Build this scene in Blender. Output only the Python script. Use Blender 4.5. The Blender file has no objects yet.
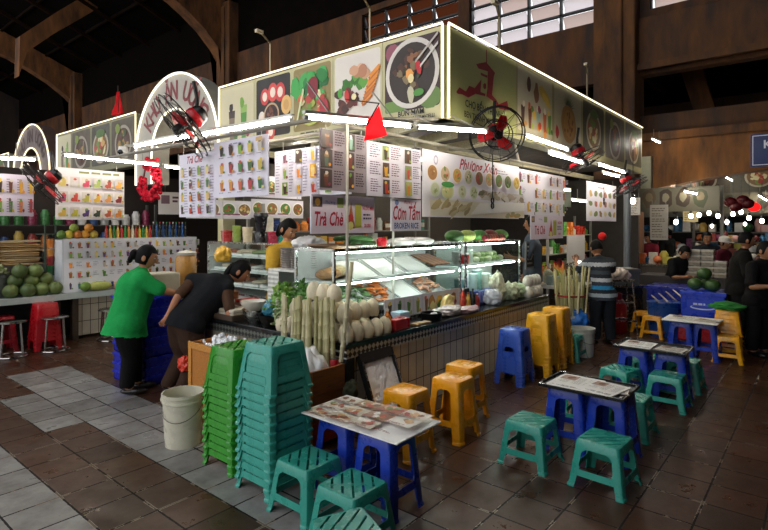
import bpy, bmesh, math, random
from mathutils import Vector as V, Matrix as MX, Quaternion
rnd = random.Random(7)
C = bpy.context.scene.collection
R = math.radians
# ---------------------------------------------------------------- camera (calibrated from the two vanishing points of the market grid)
FPX, HORIZON, EYE, YAW = 531.0, 226.0, 1.68, R(39.7)
sY, cY = math.sin(YAW), math.cos(YAW)
cam = bpy.data.cameras.new('camera'); cam_o = bpy.data.objects.new('camera', cam); C.objects.link(cam_o)
cam.sensor_width = 36; cam.lens = 36*FPX/768; cam.shift_y = (HORIZON-265)/768; cam.clip_end = 200
cam_o.location = (0, 0, EYE); cam_o.rotation_euler = (R(90), 0, YAW-R(90))
bpy.context.scene.camera = cam_o
# measuring helpers: a sight line of the survey photograph met with a real plane of the hall
def sight(x, y):
    u, w = (x-384)/FPX, (HORIZON-y)/FPX
    return V((cY+u*sY, sY-u*cY, w))
def at_z(x, y, z=0): r = sight(x, y); t = (z-EYE)/r.z; return V((t*r.x, t*r.y, z))
def at_x(x, y, X): r = sight(x, y); t = X/r.x; return V((X, t*r.y, EYE+t*r.z))
def at_d(x, y, d): r = sight(x, y); return V((d*r.x, d*r.y, EYE+d*r.z))   # at a given distance along the line of view
def at_y(x, y, Y): r = sight(x, y); t = Y/r.y; return V((t*r.x, Y, EYE+t*r.z))
RIGHT, AWAY = V((sY, -cY, 0)), V((cY, sY, 0))

# ---------------------------------------------------------------- colours and materials
def lin(h):
    if not isinstance(h, str): return (*h[:3], 1)
    h = h.lstrip('#'); o = []
    for i in (0, 2, 4):
        c = int(h[i:i+2], 16)/255
        o.append(c/12.92 if c <= .04045 else ((c+.055)/1.055)**2.4)
    return (*o, 1)
def nodes(name):
    m = bpy.data.materials.new(name); m.use_nodes = True
    nt = m.node_tree; nt.nodes.clear()
    return m, nt
def nd(nt, t, ins=None, **kw):
    n = nt.nodes.new(t)
    for k, v in kw.items(): setattr(n, k, v)
    for k, v in (ins or {}).items():
        if hasattr(v, 'node') and hasattr(v, 'is_output'): nt.links.new(v, n.inputs[k])
        else: n.inputs[k].default_value = v
    return n
def math_(nt, op, a, b=None):
    n = nd(nt, 'ShaderNodeMath', operation=op)
    for i, v in enumerate((a, b)):
        if v is None: continue
        if hasattr(v, 'is_output'): nt.links.new(v, n.inputs[i])
        else: n.inputs[i].default_value = v
    return n.outputs[0]
def mixc(nt, f, a, b, mode='MIX'):
    n = nd(nt, 'ShaderNodeMix', data_type='RGBA', blend_type=mode)
    for i, v in ((0, f), (6, a), (7, b)):
        if hasattr(v, 'is_output'): nt.links.new(v, n.inputs[i])
        else: n.inputs[i].default_value = v
    return n.outputs[2]
def surface(name, rough=.5, metal=0, wear=.15, scale=14, bump=0, spec=.5, coat=0, dirt=None, stretch=(1,1,1), rvar=.12):
    """the object's own colours (attribute Col) with procedural wear"""
    m, nt = nodes(name)
    co = nd(nt, 'ShaderNodeTexCoord').outputs['Object']
    mp = nd(nt, 'ShaderNodeMapping', {'Vector': co, 'Scale': stretch}).outputs[0]
    no = nd(nt, 'ShaderNodeTexNoise', {'Vector': mp, 'Scale': scale, 'Detail': 5.0, 'Roughness': .6}).outputs[0]
    at = nd(nt, 'ShaderNodeAttribute', attribute_name='Col').outputs['Color']
    v = nd(nt, 'ShaderNodeMapRange', {'Value': no, 'From Min': .3, 'From Max': .7, 'To Min': 1-wear, 'To Max': 1+wear*.5}).outputs[0]
    cc = nd(nt, 'ShaderNodeCombineColor', {0: v, 1: v, 2: v}).outputs[0]
    col = mixc(nt, 1.0, at, cc, 'MULTIPLY')
    if dirt:
        n2 = nd(nt, 'ShaderNodeTexNoise', {'Vector': mp, 'Scale': scale*.35, 'Detail': 6.0, 'Roughness': .7}).outputs[0]
        f = nd(nt, 'ShaderNodeMapRange', {'Value': n2, 'From Min': .5, 'From Max': .75, 'To Min': 0.0, 'To Max': dirt[1]}).outputs[0]
        col = mixc(nt, f, col, lin(dirt[0]))
    rr = nd(nt, 'ShaderNodeMapRange', {'Value': no, 'From Min': .3, 'From Max': .7, 'To Min': max(.03, rough-rvar), 'To Max': min(1, rough+rvar)}).outputs[0]
    b = nd(nt, 'ShaderNodeBsdfPrincipled', {'Base Color': col, 'Roughness': rr, 'Metallic': metal, 'Specular IOR Level': spec, 'Coat Weight': coat})
    if bump:
        bn = nd(nt, 'ShaderNodeBump', {'Strength': bump, 'Distance': .01, 'Height': no})
        nt.links.new(bn.outputs[0], b.inputs['Normal'])
    o = nd(nt, 'ShaderNodeOutputMaterial'); nt.links.new(b.outputs[0], o.inputs[0])
    return m
M = {
 'plastic': surface('moulded_plastic', .3, wear=.1, scale=9, dirt=('3a2f22', .07)),
 'plasticnew': surface('clean_plastic', .3, wear=.08, scale=9),
 'paint': surface('painted_metal', .4, wear=.12, scale=8),
 'matte': surface('matte_paint', .8, wear=.15, scale=6),
 'concrete': surface('old_stained_concrete', .85, wear=.8, scale=2.4, bump=.5, dirt=('120904', .85), stretch=(1, 1, .3)),
 'roofing': surface('dark_roofing', .95, wear=.5, scale=2.0, spec=.05),  # broad random mottling, hardly any specular
 'print': surface('printed_vinyl', .5, wear=.03, scale=3),
 'paper': surface('paper', .7, wear=.06, scale=20),
 'metal': surface('brushed_steel', .25, metal=1, wear=.12, scale=30),
 'chrome': surface('chrome_tube', .18, metal=1, wear=.04, scale=6, rvar=.05),
 'dullmetal': surface('dull_metal', .45, metal=.85, wear=.2, scale=20),
 'wood': surface('rough_timber', .65, wear=.35, scale=7, bump=.25, stretch=(1, 9, 9)),
 'cloth': surface('woven_cloth', .9, wear=.14, scale=28, bump=.35, spec=.2),
 'skin': surface('skin', .5, wear=.06, scale=12, spec=.35),
 'hair': surface('hair', .6, wear=.35, scale=60, stretch=(1, 1, .2), bump=.3, spec=.12),
 'fruit': surface('fruit_skin', .45, wear=.22, scale=16, bump=.15),
 'coconut': surface('peeled_coconut_husk', .75, wear=.2, scale=34, bump=.3, stretch=(1, 1, .25)),
 'cane': surface('sugarcane', .55, wear=.35, scale=30, stretch=(1, 1, .15), dirt=('4a4030', .35)),
 'food': surface('cooked_food', .38, wear=.4, scale=40, bump=.3),
 'leafy': surface('leafy_greens', .5, wear=.4, scale=30, bump=.3),
 'foil': surface('crumpled_foil', .34, metal=.12, wear=.1, scale=11, bump=1.0),
 'ceramic': surface('glazed_ceramic', .15, wear=.05, scale=6),
 'blackgran': surface('polished_dark_granite', .16, wear=.4, scale=120),
}
def emitter(name, strength):
    m, nt = nodes(name)
    at = nd(nt, 'ShaderNodeAttribute', attribute_name='Col').outputs['Color']
    e = nd(nt, 'ShaderNodeEmission', {'Color': at, 'Strength': strength})
    o = nd(nt, 'ShaderNodeOutputMaterial'); nt.links.new(e.outputs[0], o.inputs[0]); return m
TUBE, LED, BULB = 60.0, 2.2, 18.0
M['tube'] = emitter('fluorescent_glow', TUBE); M['led'] = emitter('led_strip_glow', LED); M['bulb'] = emitter('bulb_glow', BULB)
M['caselamp'] = emitter('case_lamp_glow', 46.0)
def glassy(name, tint, gl=.12, rough=.03):
    m, nt = nodes(name)
    fa = nd(nt, 'ShaderNodeLayerWeight', {'Blend': .5}).outputs['Facing']
    f = math_(nt, 'ADD', math_(nt, 'MULTIPLY', math_(nt, 'POWER', fa, 4), .35), gl*.3)
    a = nd(nt, 'ShaderNodeBsdfTransparent', {'Color': lin(tint)}).outputs[0]
    b = nd(nt, 'ShaderNodeBsdfGlossy', {'Roughness': rough}).outputs[0]
    x = nd(nt, 'ShaderNodeMixShader', {0: f, 1: a, 2: b})
    o = nd(nt, 'ShaderNodeOutputMaterial'); nt.links.new(x.outputs[0], o.inputs[0]); return m
M['glass'] = glassy('clear_case_glass', 'f7fbfa', .06); M['bag'] = glassy('thin_plastic_film', 'd8dde0', .6, .25)
def translucent(name, clear=.5):
    m, nt = nodes(name)
    at = nd(nt, 'ShaderNodeAttribute', attribute_name='Col').outputs['Color']
    a = nd(nt, 'ShaderNodeBsdfTranslucent', {'Color': at}).outputs[0]
    b = nd(nt, 'ShaderNodeBsdfDiffuse', {'Color': at}).outputs[0]
    c = nd(nt, 'ShaderNodeBsdfTransparent', {'Color': at}).outputs[0]
    x = nd(nt, 'ShaderNodeMixShader', {0: .3, 1: a, 2: b}).outputs[0]
    y = nd(nt, 'ShaderNodeMixShader', {0: clear, 1: x, 2: c})
    o = nd(nt, 'ShaderNodeOutputMaterial'); nt.links.new(y.outputs[0], o.inputs[0]); return m
M['frosted'] = translucent('frosted_louvre_glass'); M['flagcloth'] = translucent('thin_flag_cloth', 0.0)
def tilemat(name, sx, sz, tile, grout, axis, gw=.04, dia=False, tile2=None, rough=.3):
    """tiles laid by object coordinates along one horizontal axis and z; dia: small lozenge check"""
    m, nt = nodes(name)
    sp = nd(nt, 'ShaderNodeSeparateXYZ', {0: nd(nt, 'ShaderNodeTexCoord').outputs['Object']})
    a, z = math_(nt, 'DIVIDE', sp.outputs[axis], sx), math_(nt, 'DIVIDE', sp.outputs[2], sz)
    if dia:
        p, q = math_(nt, 'FLOOR', math_(nt, 'ADD', a, z)), math_(nt, 'FLOOR', math_(nt, 'SUBTRACT', a, z))
        k = math_(nt, 'MODULO', math_(nt, 'ADD', math_(nt, 'ABSOLUTE', math_(nt, 'MULTIPLY', p, 1)), math_(nt, 'ABSOLUTE', q)), 2)
        k = math_(nt, 'GREATER_THAN', k, .5)
        col = mixc(nt, k, lin(tile), lin(tile2))
    else:
        fa, fz = math_(nt, 'FRACT', a), math_(nt, 'FRACT', z)
        da = math_(nt, 'MINIMUM', fa, math_(nt, 'SUBTRACT', 1, fa)); dz = math_(nt, 'MINIMUM', fz, math_(nt, 'SUBTRACT', 1, fz))
        g = math_(nt, 'LESS_THAN', math_(nt, 'MINIMUM', da, math_(nt, 'MULTIPLY', dz, sz/sx)), gw)
        cv = nd(nt, 'ShaderNodeCombineXYZ', {0: math_(nt, 'FLOOR', a), 1: math_(nt, 'FLOOR', z)}).outputs[0]
        wn = nd(nt, 'ShaderNodeTexWhiteNoise', {'Vector': cv}).outputs['Value']
        t = mixc(nt, math_(nt, 'MULTIPLY', wn, .25), lin(tile), lin('8a7c62'))
        no = nd(nt, 'ShaderNodeTexNoise', {'Scale': 3.0, 'Detail': 6.0, 'Vector': nd(nt, 'ShaderNodeTexCoord').outputs['Object']}).outputs[0]
        f = nd(nt, 'ShaderNodeMapRange', {'Value': no, 'From Min': .5, 'From Max': .75, 'To Max': .3}).outputs[0]
        t = mixc(nt, f, t, lin('5b4a34'))
        col = mixc(nt, g, t, lin(grout))
    b = nd(nt, 'ShaderNodeBsdfPrincipled', {'Base Color': col, 'Roughness': rough})
    o = nd(nt, 'ShaderNodeOutputMaterial'); nt.links.new(b.outputs[0], o.inputs[0]); return m
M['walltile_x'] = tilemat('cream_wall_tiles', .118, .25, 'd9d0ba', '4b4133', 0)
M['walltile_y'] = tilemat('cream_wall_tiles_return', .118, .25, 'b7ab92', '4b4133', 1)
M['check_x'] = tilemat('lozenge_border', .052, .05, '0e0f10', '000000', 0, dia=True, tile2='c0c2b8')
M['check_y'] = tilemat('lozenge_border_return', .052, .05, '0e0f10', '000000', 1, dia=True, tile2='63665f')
def floormat():
    m, nt = nodes('worn_quarry_tiles'); T = .308
    co = nd(nt, 'ShaderNodeTexCoord').outputs['Object']
    sp = nd(nt, 'ShaderNodeSeparateXYZ', {0: co}); x, y = sp.outputs[0], sp.outputs[1]
    a = math_(nt, 'DIVIDE', math_(nt, 'SUBTRACT', x, 1.252), T); b = math_(nt, 'DIVIDE', math_(nt, 'SUBTRACT', y, .57), T)
    ia, ib, fa, fb = math_(nt, 'FLOOR', a), math_(nt, 'FLOOR', b), math_(nt, 'FRACT', a), math_(nt, 'FRACT', b)
    def band(v, lo, hi): return math_(nt, 'MULTIPLY', math_(nt, 'GREATER_THAN', v, lo), math_(nt, 'LESS_THAN', v, hi))
    g1 = math_(nt, 'MULTIPLY', band(ia, 1.5, 3.5), band(ib, 3.5, 20.5))
    g2 = math_(nt, 'MULTIPLY', band(ia, .5, 1.5), band(ib, 13.5, 17.5))
    g3 = math_(nt, 'MULTIPLY', math_(nt, 'LESS_THAN', ia, -.5), math_(nt, 'LESS_THAN', ib, 14.5))
    grey = math_(nt, 'MINIMUM', math_(nt, 'ADD', math_(nt, 'ADD', g1, g2), g3), 1)
    cell = nd(nt, 'ShaderNodeCombineXYZ', {0: ia, 1: ib}).outputs[0]
    w = nd(nt, 'ShaderNodeTexWhiteNoise', {'Vector': cell}).outputs['Value']
    n1 = nd(nt, 'ShaderNodeTexNoise', {'Vector': co, 'Scale': 4.0, 'Detail': 8.0, 'Roughness': .65}).outputs[0]
    n2 = nd(nt, 'ShaderNodeTexNoise', {'Vector': co, 'Scale': 26.0, 'Detail': 6.0, 'Roughness': .7}).outputs[0]
    brown = mixc(nt, w, lin('382113'), lin('513322'))
    gcol = mixc(nt, w, lin('7c7974'), lin('9b9893'))
    col = mixc(nt, grey, brown, gcol)
    d = nd(nt, 'ShaderNodeMapRange', {'Value': n1, 'From Min': .42, 'From Max': .72, 'To Max': .55}).outputs[0]
    col = mixc(nt, d, col, lin('2a1d14'))
    l = nd(nt, 'ShaderNodeMapRange', {'Value': n2, 'From Min': .62, 'From Max': .78, 'To Max': .12}).outputs[0]
    col = mixc(nt, l, col, lin('b9ab98'))
    wob = math_(nt, 'MULTIPLY', math_(nt, 'SUBTRACT', n2, .5), .03)
    da = math_(nt, 'MINIMUM', fa, math_(nt, 'SUBTRACT', 1, fa)); db = math_(nt, 'MINIMUM', fb, math_(nt, 'SUBTRACT', 1, fb))
    dist = math_(nt, 'ADD', math_(nt, 'MINIMUM', da, db), wob)
    gr = math_(nt, 'LESS_THAN', dist, .02)
    ed = math_(nt, 'MULTIPLY', math_(nt, 'LESS_THAN', dist, .028), math_(nt, 'GREATER_THAN', n1, .54))
    col = mixc(nt, ed, col, lin('a89a88'))
    gc = mixc(nt, math_(nt, 'GREATER_THAN', n1, .56), lin('120d09'), lin('6e6255'))
    col = mixc(nt, gr, col, gc)
    ro = nd(nt, 'ShaderNodeMapRange', {'Value': n1, 'From Min': .3, 'From Max': .7, 'To Min': .22, 'To Max': .5}).outputs[0]
    ro = math_(nt, 'ADD', ro, math_(nt, 'MULTIPLY', gr, .4))
    hgt = math_(nt, 'SUBTRACT', math_(nt, 'MULTIPLY', n2, .25), math_(nt, 'MULTIPLY', gr, 1.0))
    hgt = math_(nt, 'ADD', hgt, math_(nt, 'MULTIPLY', w, .3))
    bp = nd(nt, 'ShaderNodeBump', {'Strength': .35, 'Distance': .006, 'Height': hgt}).outputs[0]
    bs = nd(nt, 'ShaderNodeBsdfPrincipled', {'Base Color': col, 'Roughness': ro, 'Normal': bp, 'Specular IOR Level': .32})
    o = nd(nt, 'ShaderNodeOutputMaterial'); nt.links.new(bs.outputs[0], o.inputs[0]); return m
M['floor'] = floormat()

# ---------------------------------------------------------------- mesh builder
class MB:
    def __init__(s, col='808080'):
        s.bm = bmesh.new(); s.L = s.bm.loops.layers.float_color.new('Col'); s.c = lin(col); s.T = None
    def col(s, c): s.c = lin(c); return s
    def v(s, p):
        p = V(p); return s.bm.verts.new(s.T @ p if s.T else p)
    def face(s, vs, c=None):
        try: f = s.bm.faces.new(vs)
        except ValueError: return None
        cc = lin(c) if c else s.c
        for l in f.loops: l[s.L] = cc
        return f
    def poly(s, pts, c=None): return s.face([s.v(p) for p in pts], c)
    def box(s, lo, hi, c=None, rot=None):
        """axis box between two corners; rot = Matrix about its centre"""
        lo, hi = V(lo), V(hi); ce = (lo+hi)/2; h = (hi-lo)/2
        q = []
        for z in (-1, 1):
            for x, y in ((-1, -1), (1, -1), (1, 1), (-1, 1)):
                p = V((x*h.x, y*h.y, z*h.z)); q.append(s.v(ce + (rot @ p if rot else p)))
        for i in ((3, 2, 1, 0), (4, 5, 6, 7), (0, 1, 5, 4), (1, 2, 6, 5), (2, 3, 7, 6), (3, 0, 4, 7)): s.face([q[k] for k in i], c)
        return s
    def bar(s, p, q, w, h=None, c=None, up=(0, 0, 1)):
        p, q = V(p), V(q); h = h or w; d = (q-p).normalized(); u = V(up)
        if abs(d.dot(u)) > .98: u = V((1, 0, 0))
        a = d.cross(u).normalized(); b = a.cross(d)
        e = [[s.v(o + a*i*w/2 + b*j*h/2) for i, j in ((-1, -1), (1, -1), (1, 1), (-1, 1))] for o in (p, q)]
        s.face(e[0][::-1], c); s.face(e[1], c)
        for i in range(4): s.face([e[0][i], e[0][(i+1) % 4], e[1][(i+1) % 4], e[1][i]], c)
        return s
    def tube(s, pts, r, n=8, c=None, cap=True, closed=False):
        pts = [V(p) for p in pts]; N = len(pts); rr = r if isinstance(r, (list, tuple)) else [r]*N
        rings = []; prev = None
        for i, p in enumerate(pts):
            if closed: d = pts[(i+1) % N]-pts[i-1]
            else: d = pts[min(i+1, N-1)]-pts[max(i-1, 0)]
            d.normalize()
            u = prev - d*prev.dot(d) if prev else (V((0, 0, 1)) if abs(d.z) < .9 else V((1, 0, 0)))
            u = (u - d*u.dot(d)).normalized(); prev = u; w = d.cross(u)
            rings.append([s.v(p + (u*math.cos(k*math.tau/n) + w*math.sin(k*math.tau/n))*rr[i]) for k in range(n)])
        for i in range(N if closed else N-1):
            a, b = rings[i], rings[(i+1) % N]
            for k in range(n): s.face([a[k], a[(k+1) % n], b[(k+1) % n], b[k]], c)
        if cap and not closed: s.face(rings[0][::-1], c); s.face(rings[-1], c)
        return s
    def lathe(s, prof, n=20, o=(0, 0, 0), c=None, cols=None, axis=None):
        """profile [(r,z)...] turned about z (or about axis through o)"""
        o = V(o); q = V((0, 0, 1)).rotation_difference(V(axis)) if axis else None
        rings = []
        for r, z in prof:
            ring = []
            for k in range(n if r > 1e-6 else 1):
                p = V((r*math.cos(k*math.tau/n), r*math.sin(k*math.tau/n), z)); ring.append(s.v(o + (q @ p if q else p)))
            rings.append(ring)
        for i in range(len(rings)-1):
            a, b = rings[i], rings[i+1]; cc = cols[i] if cols else c
            for k in range(n):
                if len(a) == 1 and len(b) == 1: break
                if len(a) == 1: s.face([a[0], b[(k+1) % n], b[k]], cc)
                elif len(b) == 1: s.face([a[k], a[(k+1) % n], b[0]], cc)
                else: s.face([a[k], a[(k+1) % n], b[(k+1) % n], b[k]], cc)
        if len(rings[0]) > 1 and prof[0][0] > 1e-6 and not getattr(s, 'open', False): s.face(rings[0][::-1], cols[0] if cols else c)
        if len(rings[-1]) > 1 and not getattr(s, 'open', False): s.face(rings[-1], cols[-1] if cols else c)
        return s
    def ball(s, o, r, c=None, n=14, m=9, rot=None, jit=0):
        r = V(r) if hasattr(r, '__len__') else V((r, r, r)); o = V(o); rings = []
        for i in range(m+1):
            t = math.pi*i/m; ring = []
            for k in range(n if 0 < i < m else 1):
                f = k*math.tau/n; j = 1+rnd.uniform(-jit, jit)
                p = V((math.sin(t)*math.cos(f)*r.x*j, math.sin(t)*math.sin(f)*r.y*j, -math.cos(t)*r.z*j)); ring.append(s.v(o+(rot @ p if rot else p)))
            rings.append(ring)
        for i in range(m):
            a, b = rings[i], rings[i+1]
            for k in range(n):
                if len(a) == 1: s.face([a[0], b[(k+1) % n], b[k]], c)
                elif len(b) == 1: s.face([a[k], a[(k+1) % n], b[0]], c)
                else: s.face([a[k], a[(k+1) % n], b[(k+1) % n], b[k]], c)
        return s
    def prism(s, pts, d, c=None):
        """polygon pts extruded by vector d"""
        d = V(d); a = [s.v(p) for p in pts]; b = [s.v(V(p)+d) for p in pts]; n = len(pts)
        s.face(a[::-1], c); s.face(b, c)
        for i in range(n): s.face([a[i], a[(i+1) % n], b[(i+1) % n], b[i]], c)
        return s
    def build(s, name, mat, parent=None, loc=None, smooth=None, bevel=0, rot=None, seg=2, raw=False):
        me = bpy.data.meshes.new(name)
        if not raw: bmesh.ops.recalc_face_normals(s.bm, faces=s.bm.faces)
        s.bm.to_mesh(me); s.bm.free()
        for m_ in (mat if isinstance(mat, (list, tuple)) else [mat]): me.materials.append(M[m_] if isinstance(m_, str) else m_)
        if smooth is not None:
            for p in me.polygons: p.use_smooth = True
            if smooth > 0: me.set_sharp_from_angle(angle=R(smooth))
        o = bpy.data.objects.new(name, me); C.objects.link(o)
        if parent: o.parent = parent
        if loc: o.location = loc
        if rot: o.rotation_euler = rot
        if bevel:
            b = o.modifiers.new('edge', 'BEVEL'); b.width = bevel; b.segments = seg; b.limit_method = 'ANGLE'; b.angle_limit = R(40)
        return o
def tag(o, label, cat, group=None, kind=None):
    o['label'] = label; o['category'] = cat
    if group: o['group'] = group
    if kind: o['kind'] = kind
    return o
def thing(name, label, cat, loc=(0, 0, 0), rz=0, group=None):
    o = bpy.data.objects.new(name, None); C.objects.link(o); o.location = loc; o.rotation_euler = (0, 0, rz); o.empty_display_size = .1
    return tag(o, label, cat, group)
def structure(o): o['kind'] = 'structure'; return o
KIDS = {}
def copy_tree(o, parent=None):
    c = o.copy(); C.objects.link(c)
    if parent: c.parent = parent
    for ch in [k for k in ALLKIDS(o)]: copy_tree(ch, c)
    return c
def ALLKIDS(o): return [k for k in bpy.data.objects if k.parent == o]
def put(proto, first, loc, rz=0, label=None, group=None, rot=None, scale=None):
    o = proto if first else copy_tree(proto)
    o.location = loc; o.rotation_euler = rot or (0, 0, rz)
    if scale: o.scale = scale
    if label: o['label'] = label
    if group: o['group'] = group
    return o
ORD = ['first', 'second', 'third', 'fourth', 'fifth', 'sixth', 'seventh', 'eighth', 'ninth', 'tenth', 'eleventh', 'twelfth', 'thirteenth', 'fourteenth', 'fifteenth', 'sixteenth', 'seventeenth', 'eighteenth', 'nineteenth', 'twentieth', 'twenty-first', 'twenty-second', 'twenty-third', 'twenty-fourth', 'twenty-fifth', 'twenty-sixth', 'twenty-seventh', 'twenty-eighth']
# ---------------------------------------------------------------- printed boards
def text_faces(body, size, shear=0, bold=0, align='CENTER', spacing=1):
    cu = bpy.data.curves.new('lettering', 'FONT'); cu.body = body; cu.size = size; cu.shear = shear; cu.align_x = align; cu.align_y = 'CENTER'
    cu.offset = min(bold, size*.022); cu.space_character = spacing; cu.resolution_u = 2
    o = bpy.data.objects.new('lettering', cu); me = o.to_mesh()
    out = [[tuple(me.vertices[i].co) for i in p.vertices] for p in me.polygons]
    o.to_mesh_clear(); bpy.data.objects.remove(o); bpy.data.curves.remove(cu)
    return out
class Board(MB):
    """a flat printed panel: origin at lower left, u to the right, v up, w towards the reader"""
    def __init__(s, o, u, v, w, h, col='e6e1ea', t=.012, back=None):
        super().__init__(col); s.o, s.u, s.vv = V(o), V(u).normalized(), V(v).normalized(); s.n = s.u.cross(s.vv); s.w, s.h = w, h; s.k = 1
        p = [s.pt(a, b, 0) for a, b in ((0, 0), (w, 0), (w, h), (0, h))]
        s.prism(p, -s.n*t)
    def pt(s, a, b, lift=None):
        return s.o + s.u*a + s.vv*b + s.n*(lift if lift is not None else s.k*.0004)
    def up(s): s.k += 1; return s
    def flat(s, pts, c):
        f = s.poly([s.pt(a, b) for a, b in pts], c); return f
    def rect(s, a0, b0, a1, b1, c): s.up(); return s.flat([(a0, b0), (a1, b0), (a1, b1), (a0, b1)], c)
    def rrect(s, a0, b0, a1, b1, c, r):
        s.up(); p = []
        for cx, cy, t0 in ((a1-r, b0+r, -90), (a1-r, b1-r, 0), (a0+r, b1-r, 90), (a0+r, b0+r, 180)):
            for k in range(5): t = R(t0+k*22.5); p.append((cx+r*math.cos(t), cy+r*math.sin(t)))
        return s.flat(p, c)
    def disc(s, a, b, ra, rb, c, n=20, rot=0, jit=0):
        s.up(); p = []
        for k in range(n):
            t = k*math.tau/n; j = 1+rnd.uniform(-jit, jit); x, y = ra*j*math.cos(t), rb*j*math.sin(t)
            p.append((a+x*math.cos(rot)-y*math.sin(rot), b+x*math.sin(rot)+y*math.cos(rot)))
        return s.flat(p, c)
    def text(s, a, b, body, size, c, shear=0, bold=0, align='CENTER', squeeze=1, rot=0, spacing=1):
        s.up()
        for f in text_faces(body, size, shear, bold, align, spacing):
            s.flat([(a+(x*squeeze)*math.cos(rot)-y*math.sin(rot), b+(x*squeeze)*math.sin(rot)+y*math.cos(rot)) for x, y, _ in f], c)
    def lines(s, a0, a1, b, n, gap, th, c):
        """rows of print too small to read"""
        s.up()
        for i in range(n):
            e = a0+(a1-a0)*rnd.uniform(.55, 1); x = a0; y = b-i*gap
            while x < e:
                wd = rnd.uniform(.12, .3)*(a1-a0); s.flat([(x, y), (min(x+wd, e), y), (min(x+wd, e), y+th), (x, y+th)], c); x += wd+.05*(a1-a0)
    def dish(s, a, b, r, pal, rim='ece8e2', base='8a5a30', n=11, rb=None):
        rb = rb or r
        if rim: s.disc(a, b, r, rb, rim, 24)
        s.disc(a, b, r*.84, rb*.84, base, 20)
        for i in range(n):
            t = rnd.uniform(0, math.tau); q = rnd.uniform(0, .6)
            s.disc(a+q*r*math.cos(t), b+q*rb*math.sin(t), r*rnd.uniform(.12, .3), rb*rnd.uniform(.1, .24), rnd.choice(pal), 7, rnd.uniform(0, 3), .25)
    def drink(s, a, b, w, h, c, top=None, lid=None):
        lid = lid or rnd.choice(['d8d0c0', '6a9a3a', 'c8503a', 'e0c050', '4a3a2c', 'b8a080'])
        s.up(); s.flat([(a-w*.32, b), (a+w*.32, b), (a+w*.5, b+h*.75), (a-w*.5, b+h*.75)], c)
        s.up(); s.flat([(a-w*.46, b+h*.6), (a+w*.46, b+h*.6), (a+w*.5, b+h*.78), (a-w*.5, b+h*.78)], top or c)
        s.disc(a+w*rnd.uniform(-.3, .3), b+h*.85, w*.35, h*.14, lid, 8, 0, .2)
        s.disc(a+w*.65, b+h*.12, w*.3, h*.12, rnd.choice(FRUIT), 8, 0, .2)
FRUIT = ['c8402a', 'd98a24', 'e0b93c', '5d8a34', '7a2f2a', 'd8cf8a', '3f6b2a', 'a8b84a', '8a3350', 'e3a23a']
DRINKS = ['3a2018', '5a2a1a', 'd9a02a', 'e0b53c', 'b8402a', '7fa040', '46722e', 'd88030', 'c04a4a', 'e6cf86', '6d3a50', '9a5a2a']
FOODS = ['7a4a22', '9a6a30', '4f7a2c', 'c89a4a', 'b2442a', 'd8c08a', '3e5c22', '8a3a24', 'e0d0a8', '6a3a1c']
# ================================================================ THE HALL
fl = MB('6b5040'); fl.poly([(-6, -12, 0), (34, -12, 0), (34, 46, 0), (-6, 46, 0)]); structure(fl.build('floor', 'floor'))
# roof falls towards the row of big columns, purlins and rafters under it
def roof_z(x): return 10.9+(13-x)*.385
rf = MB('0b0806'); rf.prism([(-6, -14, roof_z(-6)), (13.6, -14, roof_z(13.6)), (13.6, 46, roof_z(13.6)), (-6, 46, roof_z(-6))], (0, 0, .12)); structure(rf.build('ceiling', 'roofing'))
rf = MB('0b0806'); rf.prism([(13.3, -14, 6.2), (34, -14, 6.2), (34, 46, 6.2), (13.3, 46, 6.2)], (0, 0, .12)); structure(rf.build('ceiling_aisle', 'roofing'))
for i in range(8):
    x = -4+i*2.16
    b = MB('17100c'); b.box((x-.05, -14, roof_z(x)-.16), (x+.05, 46, roof_z(x)-.02)); structure(b.build('trim_1', 'roofing')).name = f'trim_{i+1}'
for i in range(18):
    y = -10+i*3.0
    b = MB('20140d'); b.prism([(-6, y-.06, roof_z(-6)-.3), (13, y-.06, roof_z(13)-.3), (13, y-.06, roof_z(13)-.14), (-6, y-.06, roof_z(-6)-.14)], (0, .12, 0)); structure(b.build(f'trim_{i+20}', 'roofing'))
b = MB('2a1c12')
for y in range(-10, 46, 2): b.box((13.3, y, 5.95), (34, y+.1, 6.18))
structure(b.build('trim_40', 'roofing'))
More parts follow.
